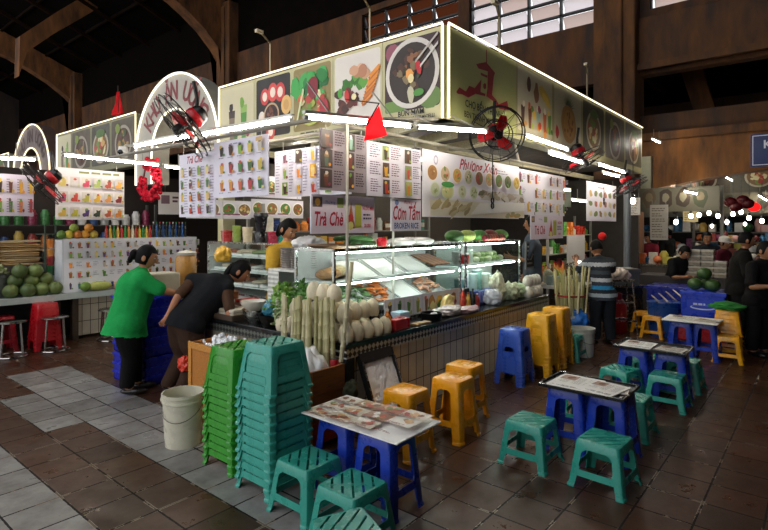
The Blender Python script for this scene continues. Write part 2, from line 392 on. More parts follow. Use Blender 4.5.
# clerestory wall on the column line, with louvred openings left in it
WX = 13.0; BR = '5a381d'
bays = [(-9.6, 3.0), (4.2, 7.6), (7.95, 11.6)]        # window openings between mullions (y)
z0, z1 = 6.5, 8.2
w = MB(BR)
w.box((WX-.15, -14, 5.05), (WX+.15, 46, z0)); w.box((WX-.15, -14, z1+.35), (WX+.15, 46, 8.75))
ys = [-14]+[v for bb in bays for v in bb]+[46]
for i in range(0, len(ys), 2): w.box((WX-.15, ys[i], z0), (WX+.15, ys[i+1], z1+.35))
structure(w.build('wall_clerestory', 'concrete'))
w = MB('0d0907'); w.box((WX-.1, -14, 8.75), (WX+.1, 46, 11.0)); structure(w.build('wall_dark_filler', 'roofing'))  # near-black filler standing in for the dark void, also blocks the sky
for wi, (a, c) in enumerate(bays):
    f = MB('1b1614'); n = max(2, round((c-a)/.95)); rows = 5; pitch = (z1+.35-z0)/rows
    for i in range(n+1): y = a+(c-a)*i/n; f.box((WX-.05, y-.03, z0), (WX+.05, y+.03, z1+.35))
    for k in range(rows+1): z = z0+k*pitch; f.box((WX-.05, a, z-.025), (WX+.05, c, z+.025))
    fo = structure(f.build(f'window_{wi+1}', 'paint'))
    g = MB('f2ecec' if wi != 2 else '8a6048')
    for i in range(n):
        for k in range(rows):
            y0, y1 = a+(c-a)*i/n+.06, a+(c-a)*(i+1)/n-.06; zb = z0+k*pitch+.07; zt = zb+pitch-.14
            g.prism([(WX+.1, y0, zb), (WX+.1, y1, zb), (WX-.04, y1, zt), (WX-.04, y0, zt)], (.008, 0, 0), None if (i*3+k) % 4 or wi == 2 else ('e4d6d0' if k < 4 else 'a8836c'))
    g.build('louvre_panes', 'frosted', fo)
# big columns with beams along the column line, haunched ribs springing from the far ones
for i, y in enumerate((3.65, 18.9, 34.6, -11.0)):
    b = MB('6a4423'); b.box((WX-.55, y-.45, 0), (WX+.25, y+.45, 10.8)); b.box((WX-.62, y-.52, 0), (WX+.3, y+.52, .35))
    b.box((WX-.62, y-.2, 0), (WX-.55, y+.2, 10.6))
    structure(b.build(f'wall_column_{i+1}', 'concrete', bevel=.05))
b = MB('5e3c20'); b.box((WX-.3, -14, 5.18), (WX+.3, 3.2, 6.3)); structure(b.build('trim_50', 'concrete', bevel=.04))
b = MB('5e3c20'); b.box((WX-.4, -14, 5.12), (WX-.3, 3.2, 5.26)); structure(b.build('trim_51', 'concrete'))
# low arched beam across the hall between the columns
def arch_pts(y0, y1, za, zc, zt, n=18):
    lo = []
    for k in range(n+1):
        t = k/n; y = y0+(y1-y0)*t; lo.append((y, za+(zc-za)*min(1, math.sin(math.pi*t)**.55)))
    return lo+[(y1, zt), (y0, zt)]
b = MB('7a4e24'); b.prism([(WX-.25, y, z) for y, z in arch_pts(3.6, -10.6, 2.2, 3.02, 3.62)], (.5, 0, 0)); structure(b.build('trim_52', 'concrete'))
b = MB('6a431f'); b.box((WX-.33, -10.6, 3.55), (WX+.33, 3.6, 3.72)); structure(b.build('trim_53', 'concrete'))
b = MB('4a2f18'); b.box((WX-.1, -10.6, 3.7), (WX+.1, 3.6, 4.15)); structure(b.build('trim_54', 'concrete'))
# raking strut beyond the big beam and the second line of beams in the dark
b = MB('6a4423'); p, q = at_x(692, 70, 15.5), at_x(716, 140, 15.5); b.bar(p+(p-q)*.3, q, .45, .45); structure(b.build('trim_55', 'concrete'))
b = MB('3a2413'); b.box((19, -14, 4.6), (19.4, 20, 5.6)); structure(b.build('trim_56', 'concrete'))
b = MB('3a2413'); b.box((19, -14, 6.2), (19.4, 20, 6.5)); structure(b.build('trim_57', 'concrete'))
for k, (y, low, x_end) in enumerate(((18.9, [(234, 84), (228, 66), (218, 47), (205, 29), (190, 13), (174, -2), (150, -20)], 3), (34.6, [(86, 120), (79, 108), (66, 95), (50, 82), (30, 69), (10, 57), (-12, 48)], 3))):
    b = MB('744a26'); pts = [at_y(px, py, y) for px, py in low]; pts = [V((WX-.3, y, 5.2))]+pts
    e = pts[-1]; pts += [V((x_end, y, e.z+(e.x-x_end)*.35)), V((x_end, y, roof_z(x_end))), V((WX-.3, y, roof_z(WX)))]
    b.prism(pts, (0, .6, 0)); structure(b.build(f'trim_{60+k}', 'concrete'))
b = MB('744a26'); b.prism([at_y(px, py, 26.0) for px, py in ((19, 76), (27, 52), (55, 33), (90, 13), (125, -8), (170, -34), (170, -60), (125, -30), (90, -8), (55, 13), (20, 36))], (0, .6, 0)); structure(b.build('trim_62', 'concrete'))
# outer walls of the hall, dark and far off, then an added light blocker
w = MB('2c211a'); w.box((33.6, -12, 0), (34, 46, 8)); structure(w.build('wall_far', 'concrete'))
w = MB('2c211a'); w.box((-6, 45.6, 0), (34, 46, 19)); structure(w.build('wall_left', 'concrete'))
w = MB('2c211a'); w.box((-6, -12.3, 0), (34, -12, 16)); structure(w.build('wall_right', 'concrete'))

w = MB('2c211a'); w.box((-3.3, -12, 0), (-3, -.6, 16)); structure(w.build('wall_light_block', 'concrete'))  # unseen blocker close behind the camera, added to darken the right side
# ================================================================ FOOD STALL: counters
CX0, CY0, CH = 3.04, 2.91, .74
t = thing('stall_counter', 'long tiled stall counter with dark worktop and lozenge border, facing the plastic stools', 'counter', (0, 0, 0))
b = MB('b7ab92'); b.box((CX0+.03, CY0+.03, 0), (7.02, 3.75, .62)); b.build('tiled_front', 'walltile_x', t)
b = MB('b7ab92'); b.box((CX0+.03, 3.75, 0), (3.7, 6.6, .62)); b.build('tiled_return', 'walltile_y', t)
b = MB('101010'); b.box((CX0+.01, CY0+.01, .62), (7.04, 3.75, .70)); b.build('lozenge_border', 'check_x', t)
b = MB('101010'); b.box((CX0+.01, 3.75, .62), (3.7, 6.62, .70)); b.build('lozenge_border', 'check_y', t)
b = MB('17191a'); b.prism([(CX0, CY0, .70), (7.06, CY0, .70), (7.06, 3.8, .70), (3.75, 3.8, .70), (3.75, 6.65, .70), (CX0, 6.65, .70)], (0, 0, .04)); b.build('worktop', 'blackgran', t, bevel=.006)
b = MB('141312'); b.box((CX0+.005, CY0+.005, 0), (CX0+.1, CY0+.1, .62)); b.build('corner_strip', 'matte', t)
# stall back partition and inner floor of shelves
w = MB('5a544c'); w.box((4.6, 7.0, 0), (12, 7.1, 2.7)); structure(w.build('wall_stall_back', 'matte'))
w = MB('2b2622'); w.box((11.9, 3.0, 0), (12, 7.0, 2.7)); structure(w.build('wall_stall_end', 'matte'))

# ================================================================ sign bands above the stall
FX, FY, FB, FT = 4.47, 2.91, 2.76, 3.70
CREAM, OLIVE = 'b9b48c', 'a3a66a'
def picture_panel(kind, B, w, h):
    cap = .13
    if kind == 'bowl':
        B.rrect(.03, cap, w-.03, h-.04, '3a2024', .05); B.disc(w*.8, cap+.1, .14, .12, '5d7a3a', 10); B.disc(.14, h-.15, .1, .1, '8a4a5a', 10)
        B.rrect(.03, cap, w*.4, cap+.12, '6a8a44', .03)
        cx, cy = w*.5, h*.56; B.disc(cx, cy, .35, .37, 'cfcac2', 32); B.disc(cx, cy, .3, .32, '2a1c14', 28)
        for i in range(26):
            t = rnd.uniform(0, math.tau); q = rnd.uniform(.02, .24)
            B.disc(cx+q*math.cos(t), cy+q*math.sin(t), rnd.uniform(.02, .06), rnd.uniform(.02, .05), rnd.choice(['4a2a1a', '6a4a2a', '30401c', '7a6a4a', '20140e', '8a5a3a']), 7, rnd.random()*3, .3)
        B.disc(cx-.02, cy-.02, .05, .08, 'e09a4a', 8, .2, .2); B.disc(cx-.0, cy-.06, .04, .05, 'e8d8a0', 8); B.disc(cx+.1, cy+.04, .035, .07, 'c0222a', 8, .3, .2)
        B.disc(cx, cy-.22, .05, .09, 'b8b49a', 9, .1, .2); B.disc(cx+.1, cy-.22, .07, .04, '4a8a3a', 9)
        B.up(); B.flat([(cx+.12, cy+.06), (w-.05, cy+.26), (w-.05, cy+.23), (cx+.12, cy+.03)], 'd8d2c8'); B.up(); B.flat([(cx+.06, cy+.12), (w-.05, cy+.36), (w-.05, cy+.33), (cx+.06, cy+.09)], 'b8b2a8')
        B.text(w/2, .095, 'BÚN MẮM', .075, '17150f', bold=.002); B.text(w/2, .032, 'SAUCE NOODLE VERMICELLI', .055, '17150f', bold=.001, squeeze=.85)
    elif kind == 'grill':
        B.rrect(.03, .1, w-.03, h-.03, 'd4cec6', .04); cx, cy = w*.5, h*.5
        for i in range(9): B.disc(cx-.02+rnd.uniform(-.2, .15), cy+.12+rnd.uniform(-.05, .14), .07, .06, rnd.choice(['3f7a2a', '5a9a3a', '2f6a22']), 9, rnd.random(), .25)
        for i in range(6): B.disc(cx+.05+rnd.uniform(-.12, .1), cy+.2+rnd.uniform(-.05, .08), .07, .06, rnd.choice(['c89a7a', 'b07a5a', 'd8b090']), 12, 0, .1)
        for i in range(15): B.disc(cx-.14+rnd.uniform(-.15, .18), cy-.08+rnd.uniform(-.2, .12), .065, .05, rnd.choice(['3a1a14', '5a2a1c', '4a2018', '8a3a24', '6a2a2a']), 8, rnd.random()*3, .25)
        for i in range(11):
            x, y = cx+.1+i*.012, cy-.16+i*.03; B.up(); B.flat([(x-.02, y), (x+.13, y+.1), (x+.15, y+.06), (x, y-.04)], rnd.choice(['c8752a', 'd88a30', 'b86420']))
        B.disc(cx-.14, cy-.05, .04, .08, 'c0302a', 8, .2); B.disc(cx-.03, cy-.07, .04, .04, 'e0d8a8', 8); B.disc(cx-.25, cy, .04, .06, '4a9a3a', 8)
        B.lines(w*.3, w*.95, .06, 2, .03, .014, '2a241a')
    elif kind == 'salad':
        B.rrect(.03, .1, w-.03, h-.03, '8a7a4a', .04)
        for i in range(26): B.disc(w*.42+rnd.uniform(-.24, .28), h*.72+rnd.uniform(-.18, .14), .08, .1, rnd.choice(['1f7a34', '2a9440', '176028', '3aa04a']), 9, rnd.random()*3, .3)
        for i in range(16): B.disc(w*.5+rnd.uniform(-.2, .24), h*.42+rnd.uniform(-.2, .14), .06, .05, rnd.choice(['d8d0a0', 'a83a2c', 'c85a34', '9aa84a', 'e0dcc0', '6a8a34', 'b0342a']), 8, rnd.random()*3, .3)
        B.disc(w*.55, h*.66, .1, .13, '7a1a26', 11, 0, .15); B.disc(w*.82, h*.36, .09, .13, '9a2430', 10, 0, .2); B.disc(w*.5, h*.25, .16, .08, 'b8c060', 11, 0, .15)
        B.up(); B.flat([(w*.1, h*.15), (w*.16, h*.2), (w*.34, h*.66), (w*.3, h*.68)], 'c8d0a0')
        B.lines(w*.25, w*.95, .06, 2, .03, .014, '2a241a')
    elif kind == 'fruit':
        B.rrect(.03, .1, w-.03, h-.03, '1c1512', .04)
        for x, y, a, c in ((.28, .7, .09, 'c83a3a'), (.5, .74, .1, 'd04a44'), (.7, .72, .1, 'c43838'), (.86, .52, .1, 'd8b06a'), (.2, .4, .07, 'd8d4c8'), (.45, .18, .09, 'c84a40')):
            B.disc(x*w, y*h, a, a*1.25, c, 16); B.disc(x*w, y*h, a*.55, a*.7, 'e8d8c8' if c != 'd8b06a' else 'c89a5a', 14)
        B.dish(w*.47, h*.42, .16, ['4a2418', '6a3a24', '2a1610', '7a4a34'], 'b89a7a', '3a2018', 14)
    elif kind == 'glasses':
        B.rrect(.03, .08, w-.03, h-.03, 'c6bf9e', .04)
        B.drink(w*.36, .12, .15, .56, '7a6a58', '3a2a22', '241a16'); B.drink(w*.7, .14, .15, .6, '4f8a3a', '8ab05a', '6a9a3a')
    elif kind == 'drinks':
        B.rrect(.04, .1, w-.04, h-.03, 'b9b39b', .04)
        for x, c in ((.16, '4a2a1c'), (.34, '6a3018'), (.56, '8fb6b0'), (.74, 'c05a2c'), (.88, '5d8a34')): B.drink(w*x, .16, .11, .34, c)
        B.disc(w*.3, h*.78, .06, .1, '4a2a1a', 10); B.disc(w*.72, h*.72, .2, .08, 'c8a840', 12, -.4, .1); B.disc(w*.78, h*.66, .16, .06, 'd8b84a', 12, -.5, .1); B.disc(w*.5, h*.7, .08, .12, '7a4a24', 10, 0, .2)
        for i in range(7): B.disc(w*rnd.uniform(.1, .9), h*rnd.uniform(.12, .5), .05, .05, rnd.choice(FRUIT), 8, 0, .2)
    elif kind == 'pineapple':
        B.rrect(.04, .1, w-.04, h-.03, 'b5af92', .04)
        for i in range(14): t = R(20+i*11); B.up(); B.flat([(w*.45, h*.68), (w*.5, h*.66), (w*.48+.3*math.cos(t), h*.66+.26*math.sin(t))], rnd.choice(['3a4a24', '2c3c1c', '4c5a2c']))
        B.disc(w*.5, h*.44, .3, .27, 'a87a3a', 22, -.5, .05); B.disc(w*.52, h*.44, .22, .2, 'b88a44', 18, -.5, .05)
        for i in range(16): B.disc(w*.5+rnd.uniform(-.2, .2), h*.44+rnd.uniform(-.16, .16), .03, .03, '8a5a2a', 6)
        B.disc(w*.1, h*.25, .07, .1, 'a82a24', 10, 0, .2)
    elif kind == 'noodles':
        B.rrect(.04, .1, w-.04, h-.03, '3e3a2a', .04); B.dish(w*.5, h*.5, .36, ['a83a2c', '6a8a34', 'c8a060', '8a5a2c', 'd8cfa0'], 'b0a890', '7a5a34', 18, .32); B.disc(w*.5, h*.8, .2, .08, '4a6a2a', 10, 0, .2)
    elif kind == 'curry':
        B.rrect(.04, .1, w-.04, h-.03, '4a3f2c', .04); B.dish(w*.5, h*.48, .34, ['5a2a1c', '8a4a24', '3a4a1c', '9a7a3a'], '9a9280', '4a2a18', 18, .34); B.disc(w*.3, h*.78, .1, .1, '7a8a3a', 9, 0, .2)
    elif kind == 'logo':
        red = '8a1a24'
        def up(*pts):
            B.up(); q = [at_y(444+x/6.24, 40+y/6.24, FY) for x, y in pts]; B.flat([(p.x-4.503, p.z-FB-.01) for p in q], red)
        up((200, 150), (262, 137), (318, 205), (310, 230), (270, 195), (215, 178)); up((262, 60), (267, 60), (268, 142), (262, 142)); up((228, 203), (270, 222), (270, 237), (230, 220))
        up((272, 195), (310, 228), (300, 330), (298, 362), (263, 352), (270, 300)); up((253, 268), (262, 276), (262, 302), (252, 308), (244, 298), (244, 276))
        up((75, 325), (95, 295), (135, 322), (152, 330), (113, 340), (85, 336)); up((113, 340), (135, 322), (155, 285), (190, 300), (195, 336), (150, 360)); up((190, 300), (232, 245), (226, 325), (257, 336), (255, 351), (195, 336))
        up((262, 350), (299, 345), (325, 375), (340, 402), (345, 430), (310, 386)); up((340, 402), (392, 380), (402, 440), (345, 430))
        B.text(.33, .2, 'CHỢ BẾN THÀNH', .105, '22301c', bold=.003, align='LEFT', squeeze=.95); B.text(.31, .085, 'BEN THANH MARKET', .09, '2a2418', bold=.002, align='LEFT', squeeze=.88)
def sign_band(name, label, axis, const, cuts, kinds, labels, z0=FB, z1=FT, cream=CREAM, led=True, glow='fff2cf', depth=.22):
    """axis 'y': band in a plane x=const read from -x; axis 'x': plane y=const read from -y"""
    a, c = cuts[0], cuts[-1]
    if axis == 'y': o0 = V((const, (a+c)/2, z0))
    else: o0 = V(((a+c)/2, const, z0))
    t = thing(name, label, 'sign', o0)
    Pt = (lambda s, off, z: (const+off-o0.x, s-o0.y, z-o0.z)) if axis == 'y' else (lambda s, off, z: (s-o0.x, const+off-o0.y, z-o0.z))
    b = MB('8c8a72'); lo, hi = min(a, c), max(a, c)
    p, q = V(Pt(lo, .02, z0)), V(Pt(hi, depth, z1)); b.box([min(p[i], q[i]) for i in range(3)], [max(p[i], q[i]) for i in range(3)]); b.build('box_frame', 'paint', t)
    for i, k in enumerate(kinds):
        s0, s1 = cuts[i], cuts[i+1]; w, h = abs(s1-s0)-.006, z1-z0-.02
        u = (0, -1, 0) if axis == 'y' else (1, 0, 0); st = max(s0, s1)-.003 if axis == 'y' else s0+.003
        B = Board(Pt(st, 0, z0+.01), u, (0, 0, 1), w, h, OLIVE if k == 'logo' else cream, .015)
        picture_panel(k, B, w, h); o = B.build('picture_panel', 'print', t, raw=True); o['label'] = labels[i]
    if led:
        for (s0, s1, za, zb) in ((a, c, z1, z1), (a, a, z0, z1), (c, c, z0, z1))[:2 if kinds[0] == 'logo' else 3]:
            b = MB(glow); b.tube([Pt(s0, -.015, za+(.012 if za == zb else 0)), Pt(s1, -.015, zb+(.012 if za == zb else 0))], .013, 6); b.build('light_strip', 'led', t)
    return t
LY = [6.85, 6.01, 5.24, 4.5, 3.73, 2.94]
sign_band('sign_band', 'lit cream sign band of food photos over the left counter, noodle bowl at its corner', 'y', FX, LY, ['glasses', 'fruit', 'salad', 'grill', 'bowl'],
          ['panel with two tall glasses', 'dark panel of red and yellow fruit', 'panel of green salad with red meat', 'panel of grilled meat and fries on white', 'panel of a noodle bowl with chopsticks'])
RXc = [4.5, 6.04, 7.19, 8.33, 9.43, 10.63, 11.85]
sign_band('sign_band', 'olive sign band with red market gate emblem, running along the right side of the stall', 'x', FY, RXc, ['logo', 'drinks', 'pineapple', 'noodles', 'curry', 'noodles'],
          ['olive panel with red gate emblem and market name', 'panel of drinks and fruit', 'panel of a pineapple', 'panel of a noodle bowl', 'panel of a curry bowl', 'end panel of a dark bowl'], cream='9c976c')
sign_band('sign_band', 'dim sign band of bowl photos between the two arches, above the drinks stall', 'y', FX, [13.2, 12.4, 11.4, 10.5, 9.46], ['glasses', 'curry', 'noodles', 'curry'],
          ['panel of glasses', 'panel of a dark bowl', 'panel of a noodle bowl', 'panel beside the camera'], cream='7c7a58')  # cream darkened: the weak light on this band is put into its colour
sign_band('sign_band', 'far left dim sign band running out of view past the small arch', 'y', FX, [19.5, 18, 16.6], ['curry', 'noodles'], ['dark bowl panel', 'noodle panel'], cream='5c5844', z0=2.7, z1=3.6)  # still darker cream, standing in for dim light
# the two round arches
def arch(y, r0, r1, zs, zb, label, face, ink, glow, txt):
    o0 = V((FX, y, zb)); t = thing('entrance_arch', label, 'arch', o0)
    n = 28; D = .3
    ring = MB(face); A, Bq = [], []
    def p(r, ang, off): return V((off, -r*math.cos(ang), zs-zb+r*math.sin(ang)))
    for off in (0, D):
        for r in (r0, r1): A.append([ring.v((off, r, 0))]+[ring.v(p(r, math.pi-k*math.pi/n, off)) for k in range(n+1)]+[ring.v((off, -r, 0))])
    f0, f1, b0, b1 = A
    for k in range(n+2):
        for q0, q1 in ((f0, f1), (f1, b1), (b1, b0), (b0, f0)): ring.face([q0[k], q0[k+1], q1[k+1], q1[k]])
    for k in (0, n+2): ring.face([f0[k], f1[k], b1[k], b0[k]])
    ring.build('arch_board', 'paint', t)
    for r, nm in ((r1, 'outer'), (r0, 'inner')):
        s = MB(glow); s.tube([(-.02, r, 0)]+[p(r, math.pi-k*math.pi/n, -.02) for k in range(n+1)]+[(-.02, -r, 0)], .018, 6, cap=True); s.build('light_strip', 'led', t)
    L = MB(ink); rm = (r0+r1)/2; size = (r1-r0)*.72
    N = len(txt); span = R(112)
    for i, ch in enumerate(txt):
        if ch == ' ': continue
        ang = math.pi/2+span/2-span*i/(N-1)          # reader's left = +y
        cpos = p(rm, ang, 0); ud = V((0, -math.sin(ang), -math.cos(ang)))
        # reader looks towards +x: right is -y
        c_ = V((-.006, rm*math.cos(ang), zs-zb+rm*math.sin(ang))) ; c_.y = -rm*math.cos(ang)
        u = V((0, -math.sin(ang), -math.cos(ang))); vv = V((0, -math.cos(ang), math.sin(ang)))
        for f in text_faces(ch, size, bold=.009):
            L.poly([c_ + u*(x*.8) + vv*(yy*1.05) for x, yy, _ in f])
    L.build('lettering', 'print', t)
    return t
arch(8.15, .72, 1.29, 2.86, 2.4, 'cream arch with dark red lettering between the two food stalls, behind the black fan', 'a8a294', '7a1a1e', 'fff6e0', 'KHU ĂN UỐNG')
arch(14.9, .72, 1.29, 2.86, 2.4, 'small far arch with dark red lettering at the left end of the sign bands', '5c4a44', '3a1214', 'e8d8b8', 'KHU ĂN UỐNG')  # darker copy of the near arch, dim light put into its colours
b = MB('b9b48c'); b.box((FX+.05, 6.84, .0), (FX+.25, 6.98, 3.6)); tag(b.build('stall_post', 'paint'), 'cream square post where the left sign band meets the large arch', 'post')
b = MB('b9b48c'); b.box((FX+.05, 13.25, .0), (FX+.25, 13.4, 3.6)); tag(b.build('stall_post', 'paint'), 'cream square post beside the small far arch', 'post')
# ---------------------------------------------------------------- canopy frame the boards hang from
KX, KY, KZ = 2.8, 3.0, 2.5
def pipe_thing(label, segs, r=.018, col='8d877a', name='hanging_rack', mat='paint'):
    o0 = V(segs[0][0]); t = MB(col)
    for a in segs: t.tube([V(p)-o0 for p in a], r, 8)
    return tag(t.build(name, mat, loc=o0, smooth=40), label, 'frame')
pipe_thing('grey pipe frame carrying the hanging menu boards around the stall corner', [[(KX, KY, KZ), (7.95, KY, KZ)], [(KX, KY, KZ), (KX, 6.6, KZ)], [(KX, KY, KZ), (FX, FY+.1, FB)], [(KX, 5.2, KZ), (FX, 5.2, FB)], [(6.3, KY, KZ), (6.3, FY+.15, FB)], [(3.25, KY, KZ), (3.25, 4.2, KZ)]])
b = MB('b0a888')
for i, x in enumerate((4.9, 5.6, 6.3)): b.bar((x-.5, 3.2, 2.72), (x+.9, 6.8, 2.78), .08, .1)
for y in (3.9, 5.0, 6.1): b.bar((4.6, y, 2.7), (11.8, y, 2.72), .06, .08)
o = b.build('canopy_joists', 'wood'); tag(o, 'pale wooden joists crossing under the sign bands inside the stall', 'joists')
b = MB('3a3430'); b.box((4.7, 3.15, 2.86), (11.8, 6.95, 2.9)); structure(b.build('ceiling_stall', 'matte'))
for (p, lab) in (((CX0+.045, 2.945), 'thin white post standing on the counter corner in front of the coconuts'), ((4.18, 3.35), 'thin pale pole behind the two small rice and drink signs')):
    b = MB('b7b2a4'); b.tube([(0, 0, 0), (0, 0, 1.76)], .012, 8); tag(b.build('canopy_post', 'paint', loc=(p[0], p[1], CH), smooth=40), lab, 'post')

# ---------------------------------------------------------------- hanging menu boards
WH, LAV = 'e4dfea', 'dcd6e6'
def hang(B, label, p0, p1, z, top, cat='menu board', name='menu_board', group=None):
    """link a finished board as a thing with two hooks"""
    o0 = B.pt(0, 0, 0)
    for v_ in B.bm.verts: v_.co -= o0
    o = B.build(name, 'print', loc=o0, raw=True); tag(o, label, cat, group)
    w, h, u, n = B.w, B.h, B.u, B.n
    for f in (.12, .88):
        k = MB('8a8880'); base = u*(w*f)+V((0, 0, h)); 
        k.tube([base+V((0, 0, -.01))-n*.005, V((base.x, base.y, max(base.z+.01, top-o0.z)))-n*.005], .004, 5); k.build('hook', 'dullmetal', o)
    return o
def yboard(p, q, Y, ztop, zbot, col=WH):    # hangs in a plane y=const, from x=p to x=q
    return Board((p, Y, zbot), (1, 0, 0), (0, 0, 1), q-p, ztop-zbot, col, .01)
def xboard(yl, yr, X, ztop, zbot, col=WH):  # hangs in a plane x=const, reader's left at yl
    return Board((X, yl, zbot), (0, -1, 0), (0, 0, 1), yl-yr, ztop-zbot, col, .01)
RED = 'b01838'
# right side, from the stall corner outwards
B = yboard(2.84, 3.38, 3.0, 2.44, 1.96, '8d8288')  # ground and pictures darkened: shade of the unlit side put into the print
for i in range(3):
    B.rect(.0, .02+i*.155, .13, .165+i*.155, '3c3330'); B.drink(.065, .035+i*.155, .05, .12, ['6a3a2a', '4a5a4a', '5a3a2a'][i], '8a6a4a')
    B.lines(.15, .27, .15+i*.155, 6, .02, .009, '3a2a34')
    B.rect(.29, .02+i*.155, .38, .165+i*.155, '443a36'); B.drink(.335, .035+i*.155, .045, .12, ['4a2a1c', '7a3a2a', '7a9a8a'][i])
    B.lines(.4, .52, .15+i*.155, 6, .02, .009, '3a2a34')
hang(B, 'shade-toned drinks menu at the front corner of the stall, beside the red flag', 0, 0, 0, KZ)
B = yboard(3.39, 4.17, 3.0, 2.41, 1.94)
for i in range(3):
    B.lines(.03, .17, .44-i*.15, 6, .02, .008, '6a4a6a'); B.rect(.2, .32-i*.15, .29, .45-i*.15, ['8a9a5a', '5a3a2a', '4a3a3a'][i]); B.drink(.245, .33-i*.15, .05, .11, DRINKS[i*2])
    B.lines(.32, .46, .44-i*.15, 6, .02, .008, '7a3a5a'); B.rect(.52, .32-i*.15, .62, .45-i*.15, ['4a4a3a', '8a8a6a', 'a0a860'][i]); B.drink(.57, .33-i*.15, .05, .11, DRINKS[i*3+1])
    B.lines(.64, .76, .44-i*.15, 6, .02, .008, '6a4a6a')
hang(B, 'white price menu with two columns of drink photos, left of the red script banner', 0, 0, 0, KZ)
B = yboard(4.19, 6.28, 2.99, 2.43, 1.77, 'e9e6ef')
B.text(1.08, .565, 'Phương Xuân', .16, RED, .35, .006, squeeze=.95); B.lines(1.5, 1.85, .56, 2, .03, .012, '9a90a8'); B.disc(.22, .57, .04, .05, 'b8b0c4', 10)
B.disc(.22, .57, .025, .03, 'e9e6ef', 10)
for i in range(9):
    B.dish(.16+i*.222, .44, .098, [['9a6a3a', 'c8a060', 'd8c898'], ['c0442c', '6a8a34', 'd8b080'], ['6a9a34', 'd8a030', 'c86a30'], ['d8cfa8', 'b09a5a', '5a7a34'], ['b03a28', '5a7a2c', '8a3a2a'], ['c89a5a', 'a87a3a', '7a9a4a'], ['3f7a2a', '6a9a3a', '8a5a2a'], ['4a6a2a', '5a3a22', '8ab04a'], ['d8b43a', 'e0c86a', 'b88a2a']][i], base=['a87a4a', 'c8b090', 'c8a050', 'c8c0a0', '8a5a34', 'b8935a', '5a7a34', '5a6a34', 'd0b060'][i], rb=.088)
B.dish(.36, .265, .12, ['d8d08a', '8aaa5a', 'e8e0b0'], 'cfd8b8', 'd0cc90', 10, .085); B.disc(.36, .33, .12, .03, '4a9a4a', 14)
for i in range(3): B.dish([.13, .63, .86][i], .27, .085, ['8aa05a', 'd8d0b0', 'a8b07a'], 'dfe2d0', 'c8cfae', 9, .075)
B.rect(1.0, .2, 2.07, .3, 'd4cdc8')
for i in range(26): B.disc(rnd.uniform(1.0, 2.05), rnd.uniform(.21, .29), .07, .03, rnd.choice(['c8c0a8', 'b8a898', 'a89a80', 'd8d4cc', '9a8a72', '5f5a3c']), 9, rnd.uniform(-.4, .4), .25)
B.rect(.01, .01, 2.08, .17, 'e2dbc6')
for i in range(16): B.disc(rnd.uniform(.1, .75), rnd.uniform(.04, .14), .09, .025, rnd.choice(['b8a878', 'a8946a', 'c8bc94', 'd8d0b4']), 9, rnd.uniform(.1, .7), .25)
B.up(); B.flat([(.75, .03), (2.07, .1), (2.07, .2), (.95, .16)], 'f1efe9')
for i in range(8): B.disc(rnd.uniform(1.5, 2.0), rnd.uniform(.02, .06), .06, .02, rnd.choice(['a8a878', 'c8a050', 'b0a060']), 9, 0, .2)
hang(B, 'wide white banner with red script title and a row of nine noodle bowls', 0, 0, 0, KZ, 'banner', 'menu_banner')
B = yboard(6.3, 7.92, 3.03, 2.42, 1.83)
for i in range(7):
    for j in range(3):
        if (i, j) in ((1, 1), (3, 2)): continue
        x = .1+i*.235; B.drink(x, .04+j*.19, .08, .14, DRINKS[(i*3+j*5) % 12], None, rnd.choice(FRUIT))
        B.lines(x+.06, x+.17, .15+j*.19, 4, .02, .008, '8a7a9a')
hang(B, 'white menu board of juice glasses to the right of the red script banner', 0, 0, 0, KZ)
def trache(B, w, h):
    B.rect(0, 0, w, h, 'e0d4e2'); B.rect(.02, h-.1, .12, h-.02, '5a4a4a'); B.disc(.07, h-.06, .03, .03, 'c89a4a', 8); B.text(w*.28, h-.06, 'Phương', .035, '5a6ab0'); B.rect(w*.38, h-.1, w*.48, h-.02, '8a9a5a')
    B.text(w*.25, h*.36, 'Trà Chè', h*.5, RED, .25, .008, squeeze=.62)
    B.up(); B.flat([(w*.52, .04), (w*.66, .04), (w*.63, h*.5), (w*.6, h*.86), (w*.57, h*.5)], 'a8642a'); B.disc(w*.59, h*.2, w*.05, h*.12, 'd8cf7a', 9, 0, .1); B.disc(w*.59, h*.42, w*.045, h*.1, 'b8302a', 9, 0, .15)
    B.rect(w*.665, .05, w*.77, h*.78, 'a9ab3c'); B.rect(w*.665, h*.74, w*.77, h*.8, 'c8c870')
    B.text(w*.885, h*.68, 'NƯỚC MÍA', h*.15, RED, 0, .002, squeeze=.62); B.lines(w*.8, w*.97, h*.48, 2, h*.1, h*.05, '4a3a5a'); B.text(w*.87, h*.2, '20.000', h*.14, RED, 0, .001, squeeze=.7)
B = yboard(2.8, 3.55, 3.06, 1.93, 1.62); trache(B, .75, .31)
hang(B, 'small pale dessert sign with red script and a sugarcane juice glass, above the plates', 0, 0, 0, 1.98, 'sign', 'hanging_sign')
B = yboard(3.74, 4.2, 3.02, 1.93, 1.635)
B.text(.23, .16, 'Cơm Tấm', .18, RED, .2, .006, squeeze=.55); B.text(.23, .045, 'BROKEN RICE', .075, '1c4a9a', 0, .003, squeeze=.8); B.disc(.08, .26, .03, .025, '7a8ac0', 10); B.text(.25, .265, 'Phương', .05, RED, .3, squeeze=.8)
hang(B, 'small square broken rice sign with red script over blue capitals', 0, 0, 0, 1.98, 'sign', 'hanging_sign')
B = yboard(6.66, 7.78, 3.0, 1.83, 1.5); trache(B, 1.12, .33)
hang(B, 'dessert sign with red script hung low beneath the juice board, before the grey shirt', 0, 0, 0, 1.87, 'sign', 'hanging_sign')
B = yboard(9.4, 11.1, 3.2, 2.47, 1.77)
B.lines(.6, 1.1, .6, 1, .03, .03, '7a5a5a')
